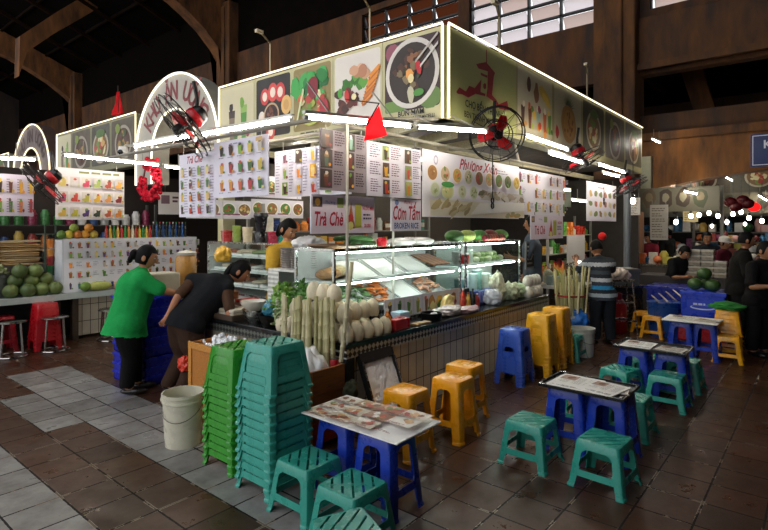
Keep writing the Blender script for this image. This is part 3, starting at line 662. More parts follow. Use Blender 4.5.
for i in range(6):
    for j in range(3): B.disc(.2+i*.27, .13+j*.18, .09, .055, rnd.choice(['8a6a3a', 'c8a050', '6a7a3a', 'a85a3a', 'd8c898', '5a4a2c']), 9, rnd.uniform(-.4, .4), .25)
hang(B, 'lit white dish menu hanging past the end of the stall, above the striped shirt', 0, 0, 0, 2.56)
# left side
B = xboard(4.06, 3.06, 3.25, 2.39, 1.95)
for i in range(5):
    x = .06+i*.2; B.lines(x-.045, x+.02, .4, 14, .027, .008, '8a80a0')
    for j in range(3): B.rect(x+.05, .02+j*.145, x+.13, .14+j*.145, ['7a9a3a', 'd8a030', '4a3a2a'][(i+j*2) % 3] if (i+j) % 3 == 0 else 'd4cfdc'); B.drink(x+.09, .03+j*.145, .05, .1, DRINKS[(i*2+j*5) % 12])
hang(B, 'white drinks menu hung just behind the shade-toned menu at the stall corner', 0, 0, 0, KZ)
B = xboard(4.42, 3.61, 2.82, 2.46, 1.94)
for i in range(5):
    for j in range(3): B.drink(.13+i*.15, .06+j*.16, .06, .105, ['c87a24', 'd88a2c', 'c85a30', 'b83a3a', '2f6a2c', 'd8a02a', 'b03024', '4a7a2c', '4a6a2c', 'c8b04a', '2a1814', '4a2a1a', '8ab04a', 'd8c05a', 'c8bca8'][j*5+i]); B.lines(.09+i*.15, .18+i*.15, .04+j*.16, 1, .02, .007, '8a7a8a')
B.lines(.3, .55, .47, 1, .02, .012, '9a90b0'); B.rect(.68, .465, .77, .5, 'd8b070')
hang(B, 'white menu of fifteen juices in three rows, highest of the left boards', 0, 0, 0, KZ)
B = xboard(5.08, 4.43, 2.84, 2.4, 1.77)
B.text(.28, .565, 'Trà Chè', .1, RED, .35, .004, squeeze=.85)
for i in range(4):
    x = .06+i*.165; B.lines(x+.04, x+.11, .48, 17, .027, .008, '8a7a9a')
    for j in range(4): B.drink(x, .03+j*.125, .05, .095, DRINKS[(i*4+j*3) % 12], 'd8d0c0' if i == 1 else None, '3a3024' if i == 1 else '8aa04a')
hang(B, 'white menu with red script title and narrow drink columns, beside the fifteen juices menu', 0, 0, 0, KZ)
def bowls(p, q, Y, zt, zb, n, label, rows=1):
    B = yboard(p, q, Y, zt, zb, 'd8d4de'); w = q-p
    for i in range(n): B.dish((i+.5)*w/n, (zt-zb)*.5, w/n*.46, FOODS[i % 3:i % 3+6], base=['6a7a34', '8a6a34', '4f7a34', '7a5a2c'][i % 4], rb=min(w/n*.42, (zt-zb)*.38))
    B.lines(.05, w*.95, .05, 1, .03, .02, '8a4a6a'); hang(B, label, 0, 0, 0, 2.62)
bowls(3.62, 4.62, 6.3, 2.03, 1.78, 4, 'strip menu of four dish bowls deep inside the stall, left of the yellow dress')
bowls(4.64, 5.62, 6.32, 2.07, 1.8, 4, 'strip menu of four dish bowls deep inside the stall, right above the yellow dress')
bowls(4.4, 5.6, 6.34, 2.42, 2.1, 5, 'upper strip menu of soup bowls far inside the stall')
# drinks stall across the aisle
SY = 8.4
B = Board((2.72, 8.1, 1.77), (1, .03, 0), (0, 0, 1), .94, .72, 'e6dfe2', .01)
B.lines(.3, .9, .655, 1, .03, .03, '7a7a3a')
for i in range(6):
    for j in range(3):
        x, y = .03+i*.15, .03+j*.21; c = ['d8b04a', 'b0a82a', '4a2a6a', '2a3a2c', 'b0583a', 'c8782a', 'b02a5a', 'b83a2c', 'a8a040', 'd8a82a', 'd8904a', '7a1f22', 'e0c870', 'd8d0d0', 'c83a5a', '9aa850', 'a03a24', 'd89a34'][j*6+i]
        B.rect(x, y, x+.125, y+.15, 'cfc6c0' if (i+j) % 2 else 'dcd4cc'); B.disc(x+.04, y+.04, .035, .03, c, 9, 0, .2); B.drink(x+.075, y+.015, .06, .12, c)
hang(B, 'square smoothie menu of eighteen cups hung above the drinks stall counter', 0, 0, 0, 2.58)
B = Board((1.5, 8.6, 1.82), (1, .12, 0), (0, 0, 1), 1.16, .58, 'd9cfe0', .01)
for i in range(9):
    for j in range(2): B.lines(.03+i*.13, .1+i*.13, .5-j*.27, 6, .035, .012, rnd.choice(['8a6a8a', '6a5a6a'])); B.drink(.11+i*.125, .05+j*.27, .05, .2, DRINKS[(i+j*7) % 12])
hang(B, 'lilac drinks menu at the far left edge of the drinks stall', 0, 0, 0, 2.58)
B = Board((1.2, 8.75, 1.15), (1, 0, 0), (0, 0, 1), .95, .42, 'dedad4', .01)
for i in range(2):
    for j in range(2): B.disc(.6+i*.22-.5, .1+j*.2, .09, .06, ['d8862a', 'c8a030'][j], 9, 0, .2); B.disc(.78, .1+j*.2, .09, .07, ['c8702a', 'd89a30'][j], 10, 0, .2)
hang(B, 'fruit poster at the far left edge above the stacked cartons', 0, 0, 0, 1.2, 'poster', 'fruit_poster')
B = Board((4.95, 9.6, 1.9), (.95, -.3, 0), (0, 0, 1), 1.0, .42, 'cfc8c4', .01)
B.lines(.25, .9, .3, 2, .07, .04, '5a2a3a'); B.text(.5, .13, '000', .15, '3a2a34', bold=.004); B.rect(.05, .2, .2, .36, '6a4a5a')
hang(B, 'grey price board behind the red wreath', 0, 0, 0, 2.5)
# ---------------------------------------------------------------- fluorescent tubes
def lamp(p, q, label, r=.017):
    p, q = V(p), V(q); mid = (p+q)/2; t = thing('tube_lamp', label, 'lamp', mid, 0, 'fluorescent tubes around the stalls')
    d = (q-p).normalized(); b = MB('d8d6cc'); b.bar(p-mid+V((0, 0, .035)), q-mid+V((0, 0, .035)), .034, .022); b.build('batten', 'paint', t)
    arm = V((0, 2.95-mid.y, 2.78-mid.z)) if mid.y < 2.8 and mid.x < 9.8 and mid.x > 2.9 and mid.y > 2 else V((2.8-mid.x, 0, 2.5-mid.z)) if mid.x < 3 and mid.y < 7 else V((0, 0, .22))
    for f in (.2, .8): b = MB('9a968c'); e = p.lerp(q, f)-mid+V((0, 0, .045)); b.tube([e, e+arm-V((0, 0, .045))], .007, 6); b.build('hanger', 'dullmetal', t)
    b = MB('fff6e6'); b.tube([p-mid+d*.03, q-mid-d*.03], r*.75, 8); b.build('tube', 'tube', t, smooth=0)
    for e, s_ in ((p, 1), (q, -1)): b = MB('b8b6ae'); b.tube([e-mid, e-mid+d*.035*s_], r*.9, 8); b.build('end_cap', 'paint', t)
lamp((2.95, 6.3, 2.62), (2.95, 4.95, 2.61), 'tube lamp over the left boards, its far end behind the black and red fan')
lamp((2.95, 4.85, 2.6), (2.95, 3.45, 2.58), 'tube lamp over the menu of fifteen juices')
lamp((2.46, 2.76, 2.43), (3.6, 2.68, 2.52), 'tube lamp running from the stall corner behind the red flag')
lamp((3.65, 2.68, 2.52), (4.75, 2.6, 2.62), 'tube lamp between the red flag and the large round fan')
lamp((5.5, 2.55, 2.68), (6.8, 2.55, 2.66), 'upper tube lamp to the right of the large round fan, along the band foot')
lamp((6.3, 2.6, 2.57), (7.75, 2.6, 2.56), 'lower tube lamp above the juice board, ending at the second red fan')
lamp((8.1, 2.6, 2.6), (9.5, 2.6, 2.58), 'tube lamp between the two far red fans')
lamp((9.45, 2.95, 2.6), (11.0, 2.95, 2.6), 'tube lamp directly over the lit dish menu past the stall end')
lamp((2.62, 7.6, 2.6), (3.95, 7.6, 2.58), 'tube lamp over the square smoothie menu')
lamp((3.98, 7.6, 2.57), (5.3, 7.65, 2.54), 'tube lamp reaching from the smoothie menu to behind the red wreath')
lamp((1.35, 8.3, 2.52), (2.55, 8.25, 2.58), 'tube lamp at the far left edge above the lilac menu')
for y in (4.4, 5.8): lamp((4.9, y, 2.62), (6.4, y, 2.62), f'tube lamp inside the stall ceiling, {"nearer" if y < 5 else "farther"} of the two on the left')
lamp((8.0, 3.45, 2.3), (9.3, 3.45, 2.3), 'added fill tube over the work table before the striped shirt')  # lamp added to brighten the area behind the striped shirt
lamp((7.4, 4.6, 2.62), (8.9, 4.6, 2.62), 'tube lamp inside the stall ceiling above the refrigerated case')
# ---------------------------------------------------------------- fans, flags, wreath, camera
def fan(loc, aim, label, r=.27, red='c01c24', stem=(0, 0, .35)):
    t = thing('wall_fan', label, 'fan', loc); q = V((0, 0, 1)).rotation_difference(V(aim)); T = q.to_matrix().to_4x4()
    b = MB('101010'); b.T = T
    for rr, z in ((r, 0), (r*.97, .05), (r*.95, -.05), (r*.5, .085), (r*.5, -.075)): b.tube([(rr*math.cos(k*math.tau/28), rr*math.sin(k*math.tau/28), z) for k in range(28)], .006, 5, closed=True)
    for k in range(14):
        a = k*math.tau/14; c_, s_ = math.cos(a), math.sin(a)
        b.tube([(.05*c_, .05*s_, .1), (r*.5*c_, r*.5*s_, .085), (r*c_, r*s_, 0), (r*.5*c_, r*.5*s_, -.075), (.06*c_, .06*s_, -.09)], .0022, 4)
    b.build('cage', 'paint', t)
    b = MB(red); b.T = T
    for k in range(3):
        a = k*math.tau/3+.4
        P_ = [(.03, -.02), (.1, -.075), (r*.5, -.07), (r*.7, -.03), (r*.68, .04), (r*.45, .05), (.05, .03)]
        pts = [V((x*math.cos(a)-y*math.sin(a), x*math.sin(a)+y*math.cos(a), y*.45)) for x, y in P_]; b.prism(pts, (0, 0, .006))
    b.build('blades', 'plasticnew', t)
    b = MB('141414'); b.T = T; b.lathe([(.0, .11), (.045, .1), (.05, .03), (.03, 0), (.03, -.05)], 16); b.build('hub', 'plastic', t, smooth=40)
    b = MB('151515'); b.T = T; b.lathe([(.03, -.06), (.085, -.08), (.095, -.14), (.085, -.22), (.04, -.25), (0, -.25)], 18); mt = b.build('motor', 'plastic', t, smooth=40)
    b = MB(red); b.T = T; b.lathe([(.09, -.1), (.098, -.11), (.098, -.16), (.092, -.17)], 18); b.build('motor_band', 'plasticnew', mt, smooth=40)
    b = MB('202020'); b.tube([T @ V((0, 0, -.16)), T @ V((0, 0, -.16))+V(stem)*.5, V(stem)+T @ V((0, 0, -.12))], .018, 8); b.build('arm', 'paint', t, smooth=40)
fan(at_x(183, 126, 2.62), (-.66, .36, -.62), 'black caged fan with red blades tilted in front of the large arch', .34)
fan(at_y(497, 134, 2.72), (-.72, -.6, -.3), 'large round red fan facing out under the market emblem', .3)
fan(at_y(583, 160, 2.6), (.12, -.45, -.86), 'red fan at the end of the juice board, tilted down', .3)
fan(at_y(630, 186, 2.6), (.12, -.45, -.86), 'farthest red fan, above and right of the lit dish menu', .3)
fan(at_y(43, 184, 7.9), (-.6, .3, -.6), 'dark fan with red blades at the far left, beside the square smoothie menu', .32)
def flag(loc, label, w, h, d):
    t = thing('red_flag', label, 'flag', loc); b = MB('c4161c'); n = 8; g = []
    for i in range(n+1):
        f = i/n; row = []
        for j in range(5):
            k = j/4-.5; wd = w*(.3+.7*f); row.append(b.v(V((d[0]*wd*k+.02*math.sin(j*2.1+i*.7), d[1]*wd*k+.025*math.sin(j*1.7+i), -h*f+.05*h*abs(k)))))
        g.append(row)
    for i in range(n):
        for j in range(4): b.face([g[i][j], g[i][j+1], g[i+1][j+1], g[i+1][j]])
    o = b.build('flag_cloth', 'cloth', t, smooth=0); s_ = o.modifiers.new('cloth', 'SOLIDIFY'); s_.thickness = .004
    b = MB('3a2a1c'); b.tube([(0, 0, .12), (0, 0, -h*.9)], .008, 6); b.build('flag_stick', 'wood', t)
fp = [at_y(379, 106, 2.60), at_y(367, 121, 2.56), at_y(364, 142, 2.62), at_y(387, 135, 2.57)]; t = thing('red_flag', 'red cloth flag drooping in front of the stall corner lamps', 'flag', fp[0])
b = MB('e0161c'); n = 8; g = [[b.v((fp[0].lerp(fp[3], i/n)).lerp(fp[1].lerp(fp[2], i/n), j/n)-fp[0]+AWAY*(.018*math.sin(i*.9+j*.5)*(i+j)/n)) for j in range(n+1)] for i in range(n+1)]
for i in range(n):
    for j in range(n): b.face([g[i][j], g[i+1][j], g[i+1][j+1], g[i][j+1]])
o = b.build('flag_cloth', 'flagcloth', t, smooth=0)
b = MB('3a2a1c'); b.tube([fp[1]-fp[0]+V((0, 0, -.03)), (0, 0, .02), V((.05, .4, .12))], .006, 6); b.build('flag_stick', 'wood', t)
flag(at_x(118, 92, 4.56), 'small red flag standing on the dim sign band left of the large arch', .34, .44, (.2, -.9))
t = thing('flower_wreath', 'red artificial flower wreath hanging over the drinks stall', 'wreath', at_x(150, 180, 4.0))
for k in range(17):
    a = R(-60)+k*R(300)/16+R(90)+R(30); b = MB(rnd.choice(['b0142a', 'c01e34', 'a01024', 'c8283a'])); o_ = V((.03*rnd.uniform(-1, 1), .2*math.cos(a), .27*math.sin(a)))
    for j in range(9): b.ball(o_+V((rnd.uniform(-.05, .05), rnd.uniform(-.06, .06), rnd.uniform(-.06, .06))), (.035, .045, .03), n=7, m=5, rot=MX.Rotation(rnd.random()*3, 3, 'X'))
    b.build('flower', 'cloth', t, smooth=0)
b = MB('5a1418'); b.tube([(0, .2*math.cos(k*math.tau/20), .27*math.sin(k*math.tau/20)) for k in range(20)], .015, 6, closed=True); b.tube([(0, 0, .27), (0, 0, .6)], .006, 5); b.build('ring', 'wood', t)
t = thing('security_camera', 'white security camera under the dim sign band, left of the large arch', 'camera', at_x(123, 152, 4.2))
b = MB('e6e4e0'); b.lathe([(.0, .1), (.07, .09), (.085, .02), (.08, -.05), (.05, -.09), (0, -.1)], 18); b.build('housing', 'plasticnew', t, smooth=40)
b = MB('0c0c0c'); b.lathe([(.045, 0), (.045, .02), (.02, .035), (0, .036)], 14, (-.06, -.045, -.01), axis=(-.8, -.55, -.2)); b.build('lens', 'ceramic', t, smooth=40)
b = MB('d0cec8'); b.tube([(0, 0, .08), (.05, 0, .12), (.3, 0, .14)], .02, 8); b.build('bracket', 'paint', t)
# street-name sign on the low arch beam and small lamp brackets over the bands
B = Board((WX-.42, 1.12, 2.83), (0, -1, 0), (0, 0, 1), 1.4, .64, '15265a', .03)
B.rect(.03, .03, 1.37, .61, 'c8ccd8'); B.rect(.045, .045, 1.355, .595, '15265a'); B.text(.2, .42, 'KI', .22, 'd8dce6', bold=.004, align='LEFT'); B.rect(.36, .1, .4, .26, 'd8dce6')
o0 = B.pt(0, 0, 0); [setattr(v_, 'co', v_.co-o0) for v_ in B.bm.verts]
tag(B.build('direction_sign', 'print', loc=o0, raw=True), 'dark blue sign with white lettering on the brown arched beam at the right edge', 'sign')
for p, lab in ((at_x(270, 52, FX), 'above the fruit panel'), (at_x(370, 22, FX), 'above the grilled meat panel'), (at_y(500, 30, FY), 'above the market emblem'), (at_y(588, 92, FY), 'above the far pineapple panel')):
    t = thing('lamp_bracket', f'thin bent lamp bracket standing on the sign band, {lab}', 'bracket', (p.x, p.y, FT))
    b = MB('b8a888'); b.tube([(.02, .02, 0), (.02, .02, .42), (-.2, -.05, .5)], .013, 6); b.build('arm', 'dullmetal', t)
    b = MB('c8b898'); b.box((-.26, -.07, .48), (-.16, -.02, .52)); b.build('lamp_head', 'paint', t)

def hook_cord(p, l, label):
    t = thing('hanging_hook', label, 'hook', p); b = MB('151515'); b.tube([(0, 0, 0), (.004, 0, -l*.5), (0, 0, -l)], .006, 6); b.build('cord', 'plasticnew', t)
    b = MB('151515')
    for z in (-l-.03, -l-.09): b.tube([(.03*math.cos(k*math.tau/14), 0, z+.03*math.sin(k*math.tau/14)) for k in range(14)], .007, 6, closed=True)
    b.build('double_ring', 'dullmetal', t)
hook_cord(V((5.42, 2.9, 2.5)), .5, 'black cord with a double ring hanging in front of the red script banner')
hook_cord(at_y(604, 186, 2.9), .2, 'black cord with a ring hanging in front of the lit dish menu')
a, c = at_y(556, 186, 4.4), at_y(583, 208, 4.4); B = Board((a.x, 4.4, c.z), (1, 0, 0), (0, 0, 1), c.x-a.x, a.z-c.z, '8f9a84', .03); B.text((c.x-a.x)*.72, (a.z-c.z)*.5, 'M', (a.z-c.z)*.75, '9a1428', 0, .015)
hang(B, 'greenish panel with a big red letter M, deep in the stall beside the juice board', 0, 0, 0, 2.8, 'sign', 'letter_panel')
# ================================================================ PLASTIC STOOLS
def stool(name, label, kind, col, group):
    """kind 'low' (slatted top) or 'tall'; parts: seat, four legs, four stretchers"""
    low = kind != 'tall'
    h, tb, bb = (.30, .137, .178) if low else (.47, .127, .166)      # height, half widths at top and foot
    if kind == 'lowplain': h, tb, bb = .32, .125, .165
    t = thing(name, label, 'stool', group=group); ch = .022 if low else .034; th = .005
    hw = lambda z: bb+(tb-bb)*z/h
    za = h-(.055 if low else .075); zr0, zr1 = (.075, .115) if low else (.12, .165)
    dark = col
    # seat: slab, rim and apron
    b = MB(col); n = 5
    def ring(r, z, c_):
        p = []
        for sx, sy, t0 in ((1, 1, 0), (-1, 1, 90), (-1, -1, 180), (1, -1, 270)):
            for k in range(4): a = R(t0+k*30); p.append(b.v((sx*(r-c_)+c_*math.cos(a), sy*(r-c_)+c_*math.sin(a), z)))
        return p
    def skin(a, q):
        for k in range(16): b.face([a[k], a[(k+1) % 16], q[(k+1) % 16], q[k]])
    r1, r2, r3, r4 = ring(hw(za), za, ch), ring(tb+.001, h-.012, ch), ring(tb-.004, h-.003, ch), ring(tb-.010, h, ch)
    i1, i2 = ring(hw(za)-th, za, ch), ring(tb-th-.002, h-.014, ch)
    skin(i1, r1); skin(r1, r2); skin(r2, r3); skin(r3, r4); skin(i2, i1)
    rin = tb-.02
    if low and kind == 'low':
        r5 = ring(rin, h, .008); skin(r4, r5); r6 = ring(rin, h-.012, .008); skin(r5, r6); skin(r6, i2)
        def clip(poly, c0, c1):
            for sg, cc in ((1, c0), (-1, c1)):
                out = []
                for i in range(len(poly)):
                    p, q = poly[i], poly[(i+1) % len(poly)]; dp, dq = sg*(p[0]-p[1]-cc), sg*(q[0]-q[1]-cc)
                    if dp >= 0: out.append(p)
                    if dp*dq < 0: f = dp/(dp-dq); out.append((p[0]+(q[0]-p[0])*f, p[1]+(q[1]-p[1])*f))
                poly = out
                if not poly: return None
            return poly
        sq = [(-rin, -rin), (rin, -rin), (rin, rin), (-rin, rin)]; N = 6; wd = 2*rin*2/N
        for i in range(N):
            c0 = -2*rin+i*wd; p = clip(sq, c0+(0 if i == 0 else .009), c0+wd-(0 if i == N-1 else .009))
            if p: b.prism([(x, y, h-.010) for x, y in p], (0, 0, .010))
        b.bar((-rin, rin, h-.012), (rin, -rin, h-.012), .03, .006)
    else:
        b.face(r4); b.face(i2[::-1])
        b.box((-.012, -.012, h-.0005), (.012, .012, h+.001))
    b.build('seat', 'plastic', t, smooth=30)
    # legs: corner angles, wider where they meet seat and stretcher, flared foot
    def wleg(z):
        w0 = .052 if low else .072
        if z > za-.03: w0 += .03*((z-(za-.03))/.03)**2
        if zr1 < z < zr1+.025: w0 += .022*(1-(z-zr1)/.025)**2
        if z < zr0: w0 -= .006*(zr0-z)/zr0
        return w0
    zs = sorted({0, .012, .02, zr0, zr1, zr1+.008, zr1+.025, (zr1+za)/2, za-.03, za-.02, za-.01, za+.002})
    for sx, sy in ((1, 1), (-1, 1), (-1, -1), (1, -1)):
        b = MB(col); prev = None
        for z in zs:
            f = .006 if z <= .012 else 0; o, w = hw(z)+f, wleg(z)+f; k = o-th-(.004 if f else 0); cc = ch
            L = [(o-w, o), (o-cc, o), (o-cc*.3, o-cc*.3), (o, o-cc), (o, o-w), (k, o-w), (k, k-cc*.6), (k-cc*.6, k), (o-w, k)]
            r_ = [b.v((sx*x, sy*y, z)) for x, y in L]
            if prev:
                for i in range(9): b.face([prev[i], prev[(i+1) % 9], r_[(i+1) % 9], r_[i]])
            else: b.face(r_)
            prev = r_
        b.face(prev); b.build('leg', 'plastic', t, smooth=30)
    for k in range(4):
        T = MX.Rotation(k*math.pi/2, 4, 'Z'); b = MB(col); b.T = T
        for (a, c) in ((zr0, zr1),):
            o0, o1 = hw(a), hw(c); w0, w1 = o0-wleg(a)+.004, o1-wleg(c-.001)+.004
            A = [b.v(p) for p in ((-w0, -o0, a), (w0, -o0, a), (w1, -o1, c), (-w1, -o1, c))]; Bq = [b.v(p) for p in ((-w0, -o0+th, a), (w0, -o0+th, a), (w1, -o1+th, c), (-w1, -o1+th, c))]
            b.face(A); b.face(Bq[::-1])
            for i in range(4): b.face([A[i], A[(i+1) % 4], Bq[(i+1) % 4], Bq[i]])
        b.build('stretcher', 'plastic', t)
    return t
def dress(t, col, low):
    """stacked kind: closed sides with a small hand hole plate instead of an open window"""
    h, tb, bb = (.30, .137, .178) if low else (.47, .127, .166)
    hw = lambda z: bb+(tb-bb)*z/h
    za, zr = (h-.055, .115) if low else (h-.075, .165)
    for k in range(4):
        b = MB(col); b.T = MX.Rotation(k*math.pi/2, 4, 'Z')
        z0, z1 = zr, za; w = hw(za)-.05; n = 3
        for i in range(n):
            a = z0+(z1-z0)*i/n; c = a+(z1-z0)/n*.94
            if not low and i == 1:
                for s in (-1, 1): b.prism([(s*w, -hw(a)+.008, a), (s*.05, -hw(a)+.008, a), (s*.05, -hw(c)+.008, c), (s*w, -hw(c)+.008, c)], (0, .004, 0))
            else: b.prism([(-w, -hw(a)+.008, a), (w, -hw(a)+.008, a), (w, -hw(c)+.008, c), (-w, -hw(c)+.008, c)], (0, .004, 0))
        b.build('side_panel', 'plastic', t)
TURQ, GREEN, BLUE, YEL = '2f9482', '3f8f2c', '1c3aa6', 'f0a012'
stq = stool('plastic_stool', 'x', 'low', TURQ, 'low turquoise stools')
stb = stool('plastic_stool', 'x', 'tall', BLUE, 'blue stools under the table tops')
sty = stool('plastic_stool', 'x', 'tall', YEL, 'tall yellow stools')
styl = stool('plastic_stool', 'x', 'lowplain', 'eea616', 'low yellow stools')
Q = R(90)
for i, (x, y, rz, lab) in enumerate((
    (2.15, 2.37, 0, 'low turquoise stool at the foot of the tall turquoise stack'),
    (2.09, 1.955, 0, 'low turquoise stool against the near side of the paper-topped blue table'),
    (1.77, 1.69, R(-24), 'low turquoise stool cut off by the bottom edge of the picture'),
    (3.60, 1.62, Q, 'low turquoise stool in front left of the newspaper tray table, on the wet tiles'),
    (3.585, 1.105, Q+R(-3), 'low turquoise stool in front right of the newspaper tray table, worn patch on its stretcher'),
    (5.51, 1.13, Q, 'low turquoise stool on the near right side of the second tray table'),
    (5.45, 1.53, R(-14), 'low turquoise stool left of the second tray table, small dark slot in its side'),
    (4.6, 1.22, 0, 'low turquoise stool half hidden behind the right end of the newspaper tray table'),
    (6.22, 1.12, Q, 'low turquoise stool at the far right end of the second tray table'),
    (4.56, 1.56, 0, 'low turquoise stool seen through the blue legs of the newspaper tray table'),
    (6.15, 1.46, 0, 'low turquoise stool seen through the blue legs of the second tray table'),
    (6.72, 2.5, 0, 'low turquoise stool beside the white bucket, behind the yellow stacks'))):
    put(stq, i == 0, (x, y, 0), rz, lab)
b = MB('1a2a28')  # worn mark on one stool and the slot on another belong to their stretchers' wear
b.bm.free()
for i, (x, y, rz, lab) in enumerate((
    (2.47, 2.03, 0, 'blue stool under the near right end of the paper-topped table'),
    (2.50, 2.40, 0, 'blue stool under the far left end of the paper-topped table'),
    (4.02, 1.50, R(4), 'blue stool under the left end of the newspaper tray'),
    (4.06, 1.20, R(-3), 'blue stool under the right end of the newspaper tray'),
    (5.72, 1.46, 0, 'blue stool under the left end of the second tray table'),
    (5.75, 1.14, R(3), 'blue stool under the right end of the second tray table'),
    (7.75, 1.42, 0, 'blue stool under the left half of the farthest table of papers'),
    (7.8, 1.16, 0, 'blue stool under the right half of the farthest table of papers'))):
    put(stb, i == 0, (x, y, 0), rz, lab)
for i, (x, y, rz, lab) in enumerate((
    (3.15, 2.40, 0, 'yellow stool nearest the paper-topped table, in front of the foil-lined tray'),
    (3.64, 2.30, 0, 'middle yellow stool of the three by the tiled counter'),
    (4.05, 2.44, 0, 'yellow stool farthest along the row of three, close to the tiled counter'))):
    put(sty, i == 0, (x, y, 0), rz, lab)
for i, (x, y, rz, lab) in enumerate((
    (7.82, .93, R(5), 'low yellow stool at the right, standing alone in front of a stack of yellow stools'),
    (8.8, 2.0, 0, 'low yellow stool on the lit floor in front of the silver fan box'),
    (9.15, 2.22, 0, 'low yellow stool behind another one, left of the farthest table of papers'))):
    put(styl, i == 0, (x, y, 0), rz, lab)
def stack(proto, n, step, x, y, rz, what, group, jitter=.004, z0=0):
    for i in range(n):
        k = n-1-i
        lab = f'topmost {what}' if k == 0 else (f'lowest {what}' if i == 0 else f'{what}, {ORD[k]} from the top')
        o = put(proto, i == 0, (x+rnd.uniform(-jitter, jitter), y+rnd.uniform(-jitter, jitter), z0+i*step), rz+rnd.uniform(-.012, .012), lab, group)
    return o
s1 = stool('plastic_stool', 'x', 'low', '3a9c8a', 'tall stack of turquoise stools'); dress(s1, '3a9c8a', True)
stack(s1, 12, .0575, 2.205, 2.76, 0, 'turquoise stool in the tall turquoise stack', 'tall stack of turquoise stools')
s2 = stool('plastic_stool', 'x', 'low', '2f8f22', 'stack of bright green stools'); dress(s2, '2f8f22', True)
stack(s2, 11, .0535, 2.25, 3.22, 0, 'bright green stool in the stack behind the turquoise one', 'stack of bright green stools')
s3 = stool('plastic_stool', 'x', 'tall', '3355b4', 'stack of blue stools')
s3_top = stack(s3, 4, .036, 5.32, 2.58, 0, 'blue stool in the short stack against the tiled counter', 'stack of blue stools'); dress(s3_top, '3355b4', False)
s4 = stool('plastic_stool', 'x', 'tall', 'f4b01c', 'nearer stack of yellow stools')
s4_top = stack(s4, 6, .042, 5.83, 2.5, 0, 'yellow stool in the nearer tall yellow stack', 'nearer stack of yellow stools'); dress(s4_top, 'e2a31c', False)
s5 = stool('plastic_stool', 'x', 'tall', 'eeaa1c', 'farther stack of yellow stools')
s5_top = stack(s5, 6, .044, 6.32, 2.52, 0, 'yellow stool in the farther tall yellow stack', 'farther stack of yellow stools'); dress(s5_top, 'd99f1e', False)
s6 = stool('plastic_stool', 'x', 'lowplain', 'eea616', 'right stack of yellow stools')
stack(s6, 6, .055, 8.2, .98, R(4), 'yellow stool in the stack under the green cloth', 'right stack of yellow stools')
s7 = stool('plastic_stool', 'x', 'tall', 'b0141e', 'red stools of the drinks stall')
s7t = stack(s7, 4, .052, 2.64, 8.26, 0, 'red stool in the stack under the drinks stall counter', 'red stools of the drinks stall'); dress(s7t, 'b0141e', False)
s8 = stool('plastic_stool', 'red plastic stool in shade under the drinks stall counter at the far left', 'tall', '8e1420', 'red stools of the drinks stall'); s8.location = (2.2, 8.5, 0)  # darker red than the stack: shade put into its colour
# ---------------------------------------------------------------- table tops
def printed_sheet(name, label, cat, o, u, v, w, h, t=.008, foods=True):
    B = Board(o, u, v, w, h, 'f0ede8', t); 
    if foods:
        for i in range(4):
            for j in range(3):
                x, y = .02+i*(w-.04)/4, .02+j*(h-.04)/3; a, c = (w-.04)/4-.012, (h-.04)/3-.012
                if rnd.random() < (.92 if i < 2 else .7):
                    B.rect(x, y, x+a, y+c, rnd.choice(['c8bca8', 'a88a68', '8a5a40', 'b8aa8a', 'd8d0c4', 'a86a50', 'd0c4b0']))
                    for k in range(7): B.disc(x+a*rnd.uniform(.2, .8), y+c*rnd.uniform(.25, .75), a*.16, c*.18, rnd.choice(['a83a2c', '6a7a3a', 'c89a6a', 'e0d8cc', '7a4a2c', 'b8543c']), 7, rnd.random()*3, .25)
                B.lines(x, x+a, y+.015, 2, .012, .006, '8a3a3a')
    o0 = B.pt(w/2, h/2, 0); [setattr(q, 'co', q.co-o0) for q in B.bm.verts]
    return tag(B.build(name, 'print', loc=o0, raw=True), label, cat)
printed_sheet('table_sheet', 'laminated food-photo sheet laid as a table top over two blue stools, beside the turquoise stack', 'table top', (2.29, 2.61, .482), (0, -1, 0), (1, 0, 0), .80, .44)
def tray_table(x0, y0, x1, y1, z, label, col='151515'):
    c = ((x0+x1)/2, (y0+y1)/2, z); w, d = (x1-x0)/2, (y1-y0)/2
    t = thing('serving_tray', label, 'tray', c); b = MB(col); b.box((-w, -d, 0), (w, d, .008)); b.build('tray_base', 'plasticnew', t, bevel=.003)
    b = MB(col)
    pts = [(-w, -d), (w, -d), (w, d), (-w, d)]
    for i in range(4):
        p, q = pts[i], pts[(i+1) % 4]; b.bar((p[0], p[1], .014), (q[0], q[1], .014), .008, .02)
    b.build('tray_rim', 'plasticnew', t)
    for s in (-1, 1):
        for e in (-1, 1): b = MB('c8ccd0'); b.tube([(s*w*.98, e*(d-.06), .026), (s*w*.98, e*d*.98, .026), (s*(w-.06), e*d*.98, .026)], .005, 6); b.build('chrome_corner', 'metal', t)
    return t
def papers(x, y, z, w, h, rz, label, dark=False):
    o = V((x, y, z)); u = V((math.cos(rz), math.sin(rz), 0)); v = V((-math.sin(rz), math.cos(rz), 0))
    B = Board(o-u*w/2-v*h/2, u, v, w, h, 'ece8e2' if not dark else 'd0c8bc', .006)
    B.lines(.02, w-.02, h-.03, 3, .012, .006, '5a5650'); 
    for i in range(3): B.lines(.02+i*(w-.04)/3, .02+(i+.9)*(w-.04)/3, h*.62, 9, h*.055, .005, '7a7670')
    B.rect(w*.55, h*.1, w*.92, h*.42, 'a88a7a'); B.disc(w*.7, h*.25, w*.1, h*.1, '7a4a3a', 8, 0, .2)
    [setattr(q, 'co', q.co-o) for q in B.bm.verts]
    tag(B.build('newspaper', 'paper', loc=o, raw=True), label, 'newspaper')
tray_table(3.82, 1.06, 4.24, 1.66, .475, 'black tray with chrome corners laid over two blue stools, newspapers spread on it')
